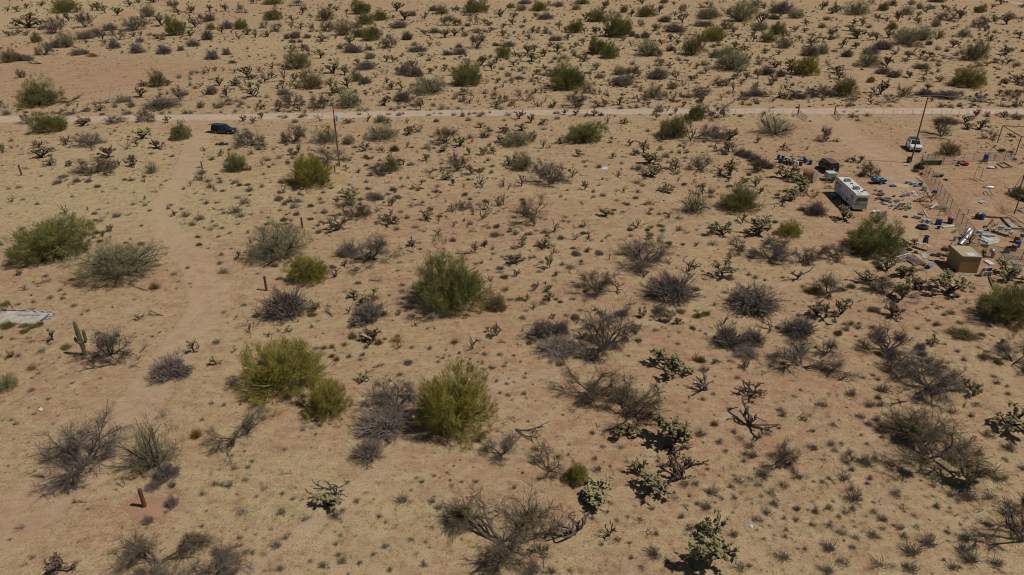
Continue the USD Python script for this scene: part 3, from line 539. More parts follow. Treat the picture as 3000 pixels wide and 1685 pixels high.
# ---------------------------------------------------------------- plants: where they grow (kind, base pixel and extent, read off the photograph in quarters of a pixel)
CATALOG = """00|PG 775 155 290 170;C 335 325 270 180;M 635 390 230 250;M 1000 320 190 190;C 110 425 100 80;C 225 400 80 70;C 325 410 70 50;C 170 415 60 50;C 1140 125 110 100;C 1370 180 110 100;C 1245 155 110 90;C 490 75 90 70;C 90 140 60 70;C 215 140 90 70;C 310 100 70 60;C 500 350 60 70;C 800 250 90 110;C 905 150 70 90;D 745 290 60 110;C 1090 130 70 70;C 1510 75 90 80;C 1620 35 60 60;C 1810 30 140 50;MO 430 495 130 110;MO 110 730 180 240;B 235 715 150 90;B 330 715 120 60;M 530 640 190 160;PO 790 560 200 200;B 680 560 200 100;B 1000 460 180 90;B 1130 430 180 90;C 1200 475 70 110;C 1000 505 80 50;C 1250 520 90 60;B 1340 570 120 110;B 1290 360 150 80;M 1580 350 300 180;M 1390 465 200 140;C 1560 430 90 60;PO 1740 200 160 140;C 1900 300 150 140;PG 2060 420 220 220;C 1650 420 60 60;B 1640 500 90 60;C 1850 455 130 80;C 2240 420 110 80;C 2280 320 140 120;M 2040 120 140 130;C 2250 150 120 110;C 2100 175 120 100;M 2370 260 120 120;B 1615 625 160 110;B 1930 635 150 100;B 2120 595 80 60;B 2270 545 150 80;B 900 650 130 70;B 985 640 100 70;R 1090 665 140 40;M 240 910 120 130;PG 500 1250 420 320;M 370 1245 220 160;M 30 1260 120 160;MO 1860 1010 200 190;C 1690 1010 110 60;C 1960 1000 100 70;C 1650 1130 160 100;M 2110 1170 220 190;B 1890 1280 380 130;PO 2350 1270 90 90;C 2255 880 70 60;C 2390 870 60 60;D 2350 1010 110 50;D 2385 1130 60 90;C 1175 1300 120 90;L 860 1200 300 60;L 1190 1220 280 60;D 1440 1300 60 50;B 1545 1255 70 60;B 1500 1340 90 40;B 820 1345 130 40;B 690 1335 70 30;B 1000 1310 90 30;B 1200 1350 60 30;M 1715 1420 200 150;M 1340 1440 220 100;C 1965 1440 70 90;C 990 1440 130 60;M 320 1445 160 150;L 400 750 190 40
10|M 440 150 120 140;PG 800 55 220 70;M 1060 70 170 80;PG 800 240 200 130;M 850 370 150 130;M 700 330 120 110;PG 430 345 150 110;PG 70 350 110 80;B 60 250 130 90;C 250 130 110 90;C 60 130 90 80;C 570 40 90 50;B 260 340 140 90;C 200 400 80 120;C 480 410 110 70;D 390 460 110 90;C 590 440 70 90;C 740 430 130 80;B 40 470 120 110;C 1020 260 110 90;MO 1420 240 190 150;C 1150 150 110 90;C 1250 210 90 60;C 1010 360 70 100;C 1120 340 110 90;M 1420 370 200 140;M 1260 370 110 110;PG 1830 170 230 160;PG 2060 240 200 120;PG 1880 290 200 130;PO 1630 420 210 180;PG 1960 480 220 180;M 2160 560 190 230;PG 1810 440 150 110;PO 1780 330 150 70;C 1375 490 140 100;C 1700 520 130 100;C 1590 575 100 70;B 1060 450 130 80;B 1200 450 90 50;B 1030 500 80 40;B 1115 500 60 40;B 960 460 60 80;B 1740 620 190 100;B 1920 590 90 50;C 2200 240 50 70;C 2340 230 150 80;B 2270 330 190 80;B 2370 470 120 90;C 2240 130 130 110;C 1660 150 60 50;C 1540 130 80 70;C 1470 100 60 60;C 1040 600 110 90;C 1160 590 90 80;C 1210 600 80 60;MO 1090 800 310 210;C 1350 680 120 110;B 1940 690 110 70;C 1800 750 70 70;C 2130 720 80 80;C 2200 730 80 90;C 2315 670 60 50;D 1560 740 80 70;B 90 700 150 110;B 260 645 100 80;B 330 745 90 40;D 815 700 60 60;C 800 810 110 80;D 655 850 90 80;D 785 900 100 90;C 510 910 150 140;C 350 860 100 60;D 215 835 50 50;C 120 835 70 60;D 45 850 90 90;C 690 960 180 110;C 560 930 110 90;C 180 1000 110 120;C 360 1000 130 100;C 265 1140 110 140;C 475 990 50 80;C 540 1050 70 100;C 590 1130 150 110;C 630 1050 60 80;D 925 950 100 130;C 1065 950 90 110;C 1130 950 50 110;MO 1250 1030 270 210;C 845 1040 90 60;D 930 1060 80 110;C 1000 1050 70 90;C 1075 1040 70 80;D 1380 850 60 70;C 1500 860 180 140;C 1640 880 120 120;B 1880 820 240 100;MO 1780 950 140 160;B 1880 980 160 80;C 1500 1090 130 190;C 1690 1040 170 150;C 1560 1090 130 70;D 2010 910 80 80;D 2080 870 70 80;D 2130 870 50 60;C 2250 860 60 80;B 2350 880 190 130;C 2140 970 90 80;C 2200 1050 120 100;C 2300 1050 110 120;D 2030 1090 80 50;C 2110 1240 140 120;B 2310 1190 200 120;M 1030 1240 230 190;M 860 1300 170 150;B 920 1110 140 70;C 1110 1300 80 90;M 1330 1270 220 190;PO 1700 1270 280 200;C 1470 1140 50 60;CB 660 1280 120 80;C 670 1390 70 80;CB 450 1420 90 80;CB 565 1447 80 90;CP 1160 1370 110 60;D 1345 1420 90 100;D 1900 1420 110 80;C 1690 1440 120 70;PO 2060 1440 130 90;C 2160 1440 90 60;C 2375 1440 50 60;D 1880 1300 100 50;B 160 1270 90 40;B 80 1110 120 100
20|PG 380 170 140 110;PG 780 150 280 150;M 720 180 150 90;M 450 300 180 130;M 750 290 140 120;C 180 220 110 90;C 560 130 80 70;C 500 130 60 50;B 280 130 90 60;B 30 190 100 60;M 560 300 120 80;PG 1180 100 90 60;PO 1310 130 120 80;PG 1520 130 170 110;M 1640 70 100 70;B 1750 80 100 60;PO 1950 120 110 80;PG 2020 50 170 60;PG 2300 70 80 60;B 1350 50 140 50;PG 2190 260 210 150;C 2060 230 110 90;C 2140 260 80 60;PG 1940 390 160 180;M 2250 130 130 80;C 1070 200 130 100;C 1210 290 90 80;C 870 270 90 60;C 940 300 100 60;C 1220 210 90 80;C 1340 270 80 60;B 1590 230 160 70;C 1480 200 80 50;C 410 440 120 100;C 520 420 120 100;C 180 400 120 70;B 290 390 120 60;C 620 370 40 70;B 680 310 80 40;PO 650 430 90 60;M 790 560 200 180;C 240 470 70 60;C 240 545 70 70;C 50 535 80 50;D 330 540 70 60;C 1100 420 90 90;C 1090 330 80 60;C 1430 390 120 90;C 1390 460 80 60;C 1220 400 50 40;C 940 380 60 70;C 1310 330 60 40;C 1760 350 100 100;C 1820 370 70 70;B 1680 480 90 60;B 1740 480 80 60;C 1860 470 110 90;C 1600 370 80 60;C 2050 390 70 80;C 2180 400 110 90;C 2280 420 100 100;PO 2380 440 140 120;PG 2200 640 240 190;PG 2340 690 200 180;C 2040 720 110 100;C 2040 530 110 90;C 1950 540 70 60;D 1900 630 60 70;B 90 610 190 70;B 590 640 170 80;B 450 650 130 60;B 580 560 80 50;C 130 660 90 40;D 245 715 110 70;PG 1100 680 170 150;B 1160 550 150 60;B 1010 540 70 40;C 830 770 110 120;PG 860 720 80 70;C 960 830 90 120;C 940 690 70 60;C 1020 740 110 80;C 1240 660 80 70;C 1300 700 80 80;C 1380 620 140 100;C 1460 600 90 90;C 1430 720 150 110;C 1580 660 120 90;C 1730 600 140 110;C 1640 550 90 60;C 1230 780 90 80;C 1590 820 110 80;C 1690 890 130 110;C 1480 870 70 70;D 1520 750 50 50;C 1330 820 50 50;C 2180 820 100 100;D 1510 960 90 70;PG 680 1010 330 260;PO 240 1110 430 200;M 660 1110 200 100;M 30 1250 220 150;CP 130 1290 90 140;CP 530 1160 70 70;M 620 1190 90 120;PG 1860 1060 420 310;M 1950 1250 260 180;M 2100 1090 170 100;C 250 860 90 70;C 410 830 90 80;C 510 880 110 110;B 60 900 190 110;C 60 800 140 80;D 910 980 80 60;D 890 1100 140 70;D 710 1210 110 110;D 800 1210 70 80;C 1030 970 80 70;D 1100 1020 80 30;C 1000 1250 130 70;M 1000 1160 110 100;M 1100 1200 150 160;M 1350 1180 230 160;C 1470 1090 80 60;C 1540 1090 80 80;C 1210 1230 70 60;D 1530 1250 110 70;D 1590 1190 60 80;C 1700 1250 100 100;D 1230 1270 60 60;C 2210 1250 130 90;C 2290 1250 80 100;B 1280 930 120 40;D 2310 1110 50 80;D 2350 1000 110 50;CB 1290 1390 120 110;C 1420 1440 100 120;CB 1940 1350 80 70;C 2160 1360 90 90;C 2070 1370 80 50;D 2310 1447 80 120;C 1560 1447 90 70;B 310 1430 60 40;B 2240 1360 60 40
30|PG 110 150 90 90;PG 370 200 220 130;C 200 200 80 100;PG 40 440 310 270;PG 580 40 100 50;C 330 50 90 50;C 690 60 60 50;C 800 270 130 130;C 700 190 70 60;C 530 140 110 90;M 810 130 110 90;B 590 260 140 70;PO 1080 230 250 130;B 1110 200 250 90;B 1040 310 230 60;B 710 380 230 100;M 310 310 110 100;M 490 360 110 100;M 1080 90 190 90;PO 1480 260 350 240;M 1320 160 120 70;M 1680 90 160 100;C 1700 280 130 140;M 1290 340 180 110;B 1940 160 250 130;C 1950 190 90 60;B 1870 230 120 60;PO 2120 220 190 110;PO 1700 360 190 110;PG 1900 410 170 150;M 2000 430 120 160;PO 1990 570 190 130;PG 1800 500 170 130;C 1620 480 150 110;C 1650 380 90 40;PY 1150 490 240 170;MO 920 640 260 270;C 550 525 70 80;C 670 600 90 90;C 670 490 100 90;C 760 450 90 70;C 740 520 60 80;D 190 550 90 80;C 110 480 70 60;B 360 450 90 80;B 210 430 90 60;B 270 450 60 60;PO 390 660 270 190;M 490 660 150 100;C 1400 570 110 70;C 1520 590 120 80;C 1380 430 60 50;C 1440 450 60 60;C 1400 370 100 50;C 1770 620 100 50;C 1930 640 90 60;C 1530 310 60 30;C 2250 300 110 90;C 2110 370 90 80;C 2220 380 80 60;C 2170 480 100 70;C 2310 540 140 100;C 2330 440 110 60;B 2290 660 200 120;PY 2240 890 280 220;C 2070 860 120 110;C 2050 770 90 110;PO 1370 830 420 260;CP 1440 920 120 90;C 1540 930 90 100;M 1230 1000 240 110;B 1190 680 140 90;B 1310 640 180 40;CP 1680 920 90 110;B 1780 880 190 100;B 1950 900 100 100;CP 1840 990 130 120;C 1900 790 130 110;D 2020 990 70 70;M 210 920 160 240;B 500 930 220 130;C 725 930 110 110;CP 900 940 100 70;D 805 1010 80 80;B 100 1010 260 120;PO 70 880 170 110;M 560 770 150 100;D 640 800 110 60;D 410 810 70 70;D 880 780 80 60;C 970 800 110 50;C 1070 860 80 90;PO 460 1160 190 190;M 650 1170 170 130;D 300 1200 130 110;C 50 1230 130 120;PO 680 1050 140 90;M 1000 1120 230 130;C 1020 1210 80 90;D 1250 1170 90 80;D 1390 1100 140 150;D 1480 1010 100 80;M 1520 1170 140 120;B 1650 1130 200 90;C 1650 1040 120 90;D 1840 1110 100 60;C 1940 1150 90 80;M 2050 1160 140 180;M 2310 1140 160 140;B 2170 1160 150 70;D 1840 1190 100 30;PG 960 1410 210 210;M 1180 1380 280 200;C 480 1410 90 90;PO 520 1320 110 90;C 720 1330 60 90;D 620 1300 80 70;C 110 1447 90 80
40|PO 440 180 280 180;PO 90 240 90 50;C 200 150 130 120;C 150 160 110 50;C 40 110 120 100;M 600 50 100 60;PG 750 130 110 110;PG 860 70 80 70;PO 1080 60 90 60;PO 1170 110 80 100;C 920 250 110 120;CP 690 240 100 80;PO 1020 180 150 100;C 800 260 80 60;C 1230 140 100 50;C 1140 200 80 60;C 1160 270 120 60;C 1330 110 100 60;B 1370 30 170 60;M 1500 240 260 110;C 1640 220 130 140;M 1530 150 120 80;PO 1360 320 110 90;C 1450 110 80 50;PG 850 350 120 90;C 800 440 100 110;PO 1000 530 290 190;PO 1200 480 220 180;M 1090 550 230 60;C 500 300 150 90;C 400 300 120 70;C 360 360 120 70;C 440 450 190 110;CP 670 470 110 90;C 590 450 70 80;C 270 570 90 120;C 430 570 80 80;M 110 450 220 140;PO 30 330 90 60;PO 40 640 130 160;B 320 670 120 90;B 740 580 190 100;PO 560 790 300 200;B 600 640 160 90;CB 780 790 130 140;D 900 640 80 80;C 1000 720 90 60;C 1010 640 50 50;CB 1210 660 60 80;CB 1300 670 100 70;PO 1050 650 60 50;D 1100 610 80 40;B 1190 810 170 70;B 740 870 150 80;B 870 910 150 80;CP 1060 910 90 80;C 1260 870 130 50;C 1230 960 120 70;C 1400 960 110 80;MO 1810 700 300 220;C 1560 550 110 90;B 1280 530 70 50;M 1390 450 120 110;PO 1690 440 150 110;PY 1740 1030 380 250;C 2200 640 160 120;C 2200 290 190 130;M 1870 320 170 140;PG 1880 150 130 90;PO 2220 230 160 90;C 1940 360 110 60;C 2120 50 130 60;C 2010 100 90 50;C 2060 250 100 60;C 2350 440 150 70;C 2010 480 110 60;C 2190 750 100 70;PO 2310 780 80 50;C 1960 770 80 50;C 2300 960 170 120;C 2180 970 100 60;M 2370 1000 100 100;C 2370 90 70 50;C 2370 260 60 70;C 210 850 180 90;C 230 930 120 60;MO 290 1120 290 220;M 60 1130 190 160;C 120 930 60 70;D 90 770 90 80;PY 600 970 90 70;C 720 1110 150 190;M 990 1130 160 150;M 850 1200 220 120;C 640 1090 120 70;B 1240 1130 180 80;D 1320 1190 100 90;C 1270 1050 100 80;B 1480 1160 260 100;M 1640 1140 200 90;M 1900 1190 240 110;M 2260 1130 230 90;D 2320 1200 120 60;C 1830 1370 90 100;C 1700 1440 100 100;C 2160 1370 90 80;M 2290 1390 160 80;B 1500 1450 240 60;D 620 1220 120 80;D 1130 1190 90 40
01|PG 590 115 350 240;M 1065 255 300 190;C 1660 180 170 140;C 1600 270 60 90;D 1495 300 100 110;CB 1840 290 150 110;PG 2120 200 220 240;CB 770 250 120 110;CB 460 275 130 90;C 1085 310 70 50;CB 1270 400 200 150;C 470 400 190 100;L 620 320 110 40;C 590 495 140 110;D 30 340 110 80;L 240 370 110 40;L 300 535 100 40;M 1130 580 450 230;D 1390 490 120 110;CB 1560 500 130 150;PT 1785 590 140 250;D 1700 685 60 70;C 1550 670 70 50;C 960 30 130 50;D 1120 60 70 40;B 740 640 110 40;B 680 710 100 50;B 1145 750 70 40;B 900 690 90 50;B 1040 690 70 50
11|M 530 260 330 220;M 1055 215 250 240;PO 1430 240 300 200;M 1450 430 420 210;PO 1680 250 150 110;PO 2060 210 340 210;M 2200 160 200 110;PG 380 570 240 270;M 450 510 120 130;D 675 500 60 120;C 640 305 80 60;CP 1095 340 70 100;CP 1870 320 140 110;D 2365 290 70 110;C 2390 130 110 100;BO 2225 330 100 80;B 1885 410 60 50;PY 1250 750 470 370;M 2035 600 220 190;PG 2190 570 190 210;CP 1700 880 230 140;MB 1750 1070 300 250;CB 1560 1250 290 190;D 1850 1060 170 120;D 2030 1030 120 60;C 2190 960 80 100;CB 2180 1160 260 130;C 1800 570 60 50;L 2140 690 130 60;B 2000 900 190 80;B 2260 880 90 40;B 2210 790 80 50;L 340 1050 130 50
21|M 420 220 280 220;C 590 265 140 120;CP 390 320 130 80;CP 700 365 70 90;C 200 435 80 90;C 520 390 30 90;M 560 540 240 200;C 715 590 130 130;C 830 570 110 50;CP 420 660 120 120;D 240 575 150 50;CP 870 365 110 100;C 980 345 90 90;C 935 270 60 60;M 70 110 220 120;PO 1230 270 340 180;C 1060 220 110 100;C 1110 110 150 80;C 1310 80 130 90;M 1430 200 130 170;D 1565 290 90 120;D 1650 290 90 40;PG 2060 230 440 240;C 1780 230 120 90;C 840 50 90 60;C 1560 20 90 40;CP 1150 480 140 120;PO 1320 560 250 220;M 1490 560 120 100;M 1660 700 380 320;D 1900 630 110 120;C 1980 380 100 90;C 2370 410 80 90;CB 2055 775 80 120;D 860 750 160 150;D 1105 740 120 110;D 1155 775 60 90;D 1300 740 120 150;D 630 745 70 60;CP 515 1020 130 100;M 650 1000 170 120;D 840 1010 120 100;D 1110 950 130 130;D 960 1030 40 50;M 1440 1130 500 330;C 215 1130 140 140;D 270 1020 90 60;D 335 1170 50 100;D 515 1210 90 100;D 335 1305 110 90;D 900 1100 130 90;D 2040 1225 100 120;CP 2300 1080 130 100;D 1940 1365 110 100;D 2090 1350 140 90;D 1690 1270 120 140;D 2335 1330 50 50;D 715 1270 60 50;L 90 760 190 100;L 90 950 220 90;C 1570 1440 150 120;C 30 1440 110 120;D 1700 1447 60 40;B 510 1385 80 50;B 1000 1330 120 60;B 1020 1225 70 50;L 1670 150 100 40
31|PG 690 180 330 260;D 570 210 160 120;D 890 210 190 200;D 810 350 100 160;M 1170 180 330 200;C 1350 200 180 160;C 1330 320 140 120;D 1195 330 110 100;D 1400 340 130 80;B 1480 380 130 80;B 1560 410 140 90;B 1640 450 150 90;B 1720 500 150 80;B 1800 530 120 70;M 1690 560 220 170;PT 1870 150 400 280;CB 190 260 90 80;C 350 350 120 170;C 545 310 80 60;CP 410 470 190 160;C 240 360 100 50;CP 440 620 200 130;C 540 560 120 90;C 715 530 150 130;CP 690 590 100 60;M 1010 540 300 230;D 1230 590 130 90;C 1360 610 200 200;CP 600 775 190 100;D 920 700 90 70;C 1040 825 150 150;CB 1530 690 120 70;D 1700 690 110 50;PT 935 1070 300 290;PG 1480 1040 430 330;C 1710 820 80 90;CP 1990 640 260 180;CP 2190 800 240 200;CP 2080 880 220 120;D 1980 920 230 60;B 2350 1080 200 160;M 2290 860 200 120;CP 1290 1310 250 190;C 1690 1300 280 200;D 1780 1160 150 110;PY 2040 1330 260 190;M 1420 1447 250 130;M 1880 1440 330 100;D 45 610 80 90;D 120 810 100 80;D 260 1230 180 130;D 640 1100 110 80;L 500 930 100 30;D 860 1290 60 30;B 2050 690 120 40
41|M 96 204 220 200;M 1432 150 330 240;MO 1520 360 240 150;M 584 620 210 190;C 1866 66 210 100;M 1990 176 180 120;CP 284 1120 190 190;C 1740 60 110 90
02|PG 650 190 760 520;PO 1420 450 860 500;MO 1380 300 350 260;M 1280 1250 560 430;L 1150 1400 380 140;D 1610 1330 80 90;L 1820 800 200 90;LS 1690 480 270 90;R 1810 500 120 100;BO 60 690 120 50;BO 95 960 140 90;BO 300 940 110 50;BO 370 960 90 50;BO 460 930 100 60
12|PO 870 190 680 440;PY 1220 430 440 310;M 1900 150 620 370;B 1680 110 240 170;D 1530 340 170 110;B 960 840 440 350;L 730 880 180 100;CP 1950 630 240 160;B 1910 890 380 230;CB 1960 1110 220 190;R 1870 1120 80 60;R 2040 1150 110 80;R 1490 1300 80 60;R 1545 1340 80 60;R 1400 1200 80 50;R 1490 1190 70 60;BO 1735 1080 90 80;R 2240 1120 150 60;R 2260 1060 80 40;L 2040 1400 170 80;D 740 1060 110 90;D 370 830 60 70
22|PG 500 790 800 700;BO 1010 750 250 190;D 775 65 130 140;CB 1230 190 200 130;CB 1255 340 80 100;CP 1635 250 100 190;D 1680 70 130 90;D 1560 30 100 60;M 2190 510 440 270;L 1860 535 150 60;L 2110 590 150 60;M 2270 1180 620 560;B 1560 1080 310 220;B 1770 1050 190 190;B 1750 1290 480 210;D 745 1195 130 160;L 700 1200 110 40;L 530 1080 90 40;BO 1110 370 100 50
32|M 320 165 600 320;D 860 290 220 200;CP 1270 340 270 200;CP 1330 140 60 100;M 1830 130 430 230;M 2230 160 330 210;M 1440 70 250 100;B 660 640 500 330;M 545 790 240 160;D 35 520 150 180;CP 300 820 90 240;CP 640 880 130 140;CB 740 900 110 90;B 1620 770 540 300;D 1830 960 180 120;L 80 270 150 60;D 2130 370 210 90;B 1320 1170 310 220;B 1610 1140 280 170;B 1540 1300 270 120;B 2150 1060 340 210;M 2190 1390 720 430;C 2380 800 220 150;BO 2340 560 200 100;D 610 190 100 80
42|M 140 110 330 180;PG 640 110 580 420;M 110 530 400 300;C 540 400 250 160;C 800 270 150 160;CP 970 340 220 170;M 800 560 500 260;CP 960 620 200 250;CB 1130 480 220 150;CB 860 810 220 160;CP 1500 540 400 260;CP 2220 400 350 220;PG 2160 930 660 480;D 2270 1080 60 120;BO 1680 1090 310 130;CP 1330 1120 160 110;M 780 1200 560 400;C 75 820 220 190;C 240 790 170 210;M 880 1370 400 250;M 1320 1445 380 180;M 2280 1350 500 330;M 60 1240 260 230;CP 960 1090 100 80;D 1920 620 140 80
03|PO 90 240 260 200;B 2010 110 380 260;M 960 1130 900 640;PT 1820 1240 620 640;B 1960 1290 220 190;B 1790 1400 170 90;L 1890 530 200 100;R 2310 800 140 130
13|PY 950 300 900 600;PY 1450 560 450 460;CP 1870 120 150 130;M 360 790 720 390;B 2100 780 560 330;B 1920 1060 310 230;M 2250 430 560 430;L 960 1190 180 80
23|PY 540 790 820 830;L 1440 730 440 100;M 1085 980 470 340;M 1620 1170 480 330;PY 1960 1340 260 330;M 2160 270 620 420;L 1960 580 150 60
33|CP 690 70 450 260;D 1090 230 260 190;M 190 520 700 520;CP 200 760 300 190;CP 720 830 430 350;CB 1590 300 270 190;D 1560 640 430 200;M 1960 1060 330 290;CP 300 1210 170 200;CP 440 1390 370 260;CB 760 1270 410 320;D 870 920 130 80;B 640 940 140 70;R 1170 650 100 70
43|M 1290 200 750 460;CP 1810 300 200 190;CP 2240 650 380 290;MB 1290 1010 1150 640;M 390 1060 260 180;CP 1760 1370 280 240;D 250 110 200 100;L 920 390 300 80
04|L 930 600 190 130;B 2020 660 120 130;B 1740 850 110 110;MB 1850 1330 950 520;CB 680 1400 300 190
14|M 130 1400 600 320;D 1545 495 340 240;CP 1480 660 330 200
24|MB 1110 1040 1250 700;CP 2180 600 420 220;D 1810 1000 310 170;D 1700 810 70 40;CP 1590 1200 220 140;M 1380 1440 350 150;D 2340 1000 160 250
34|CP 1180 950 330 280;CP 1100 1320 440 380
44|M 2380 1050 800 700"""
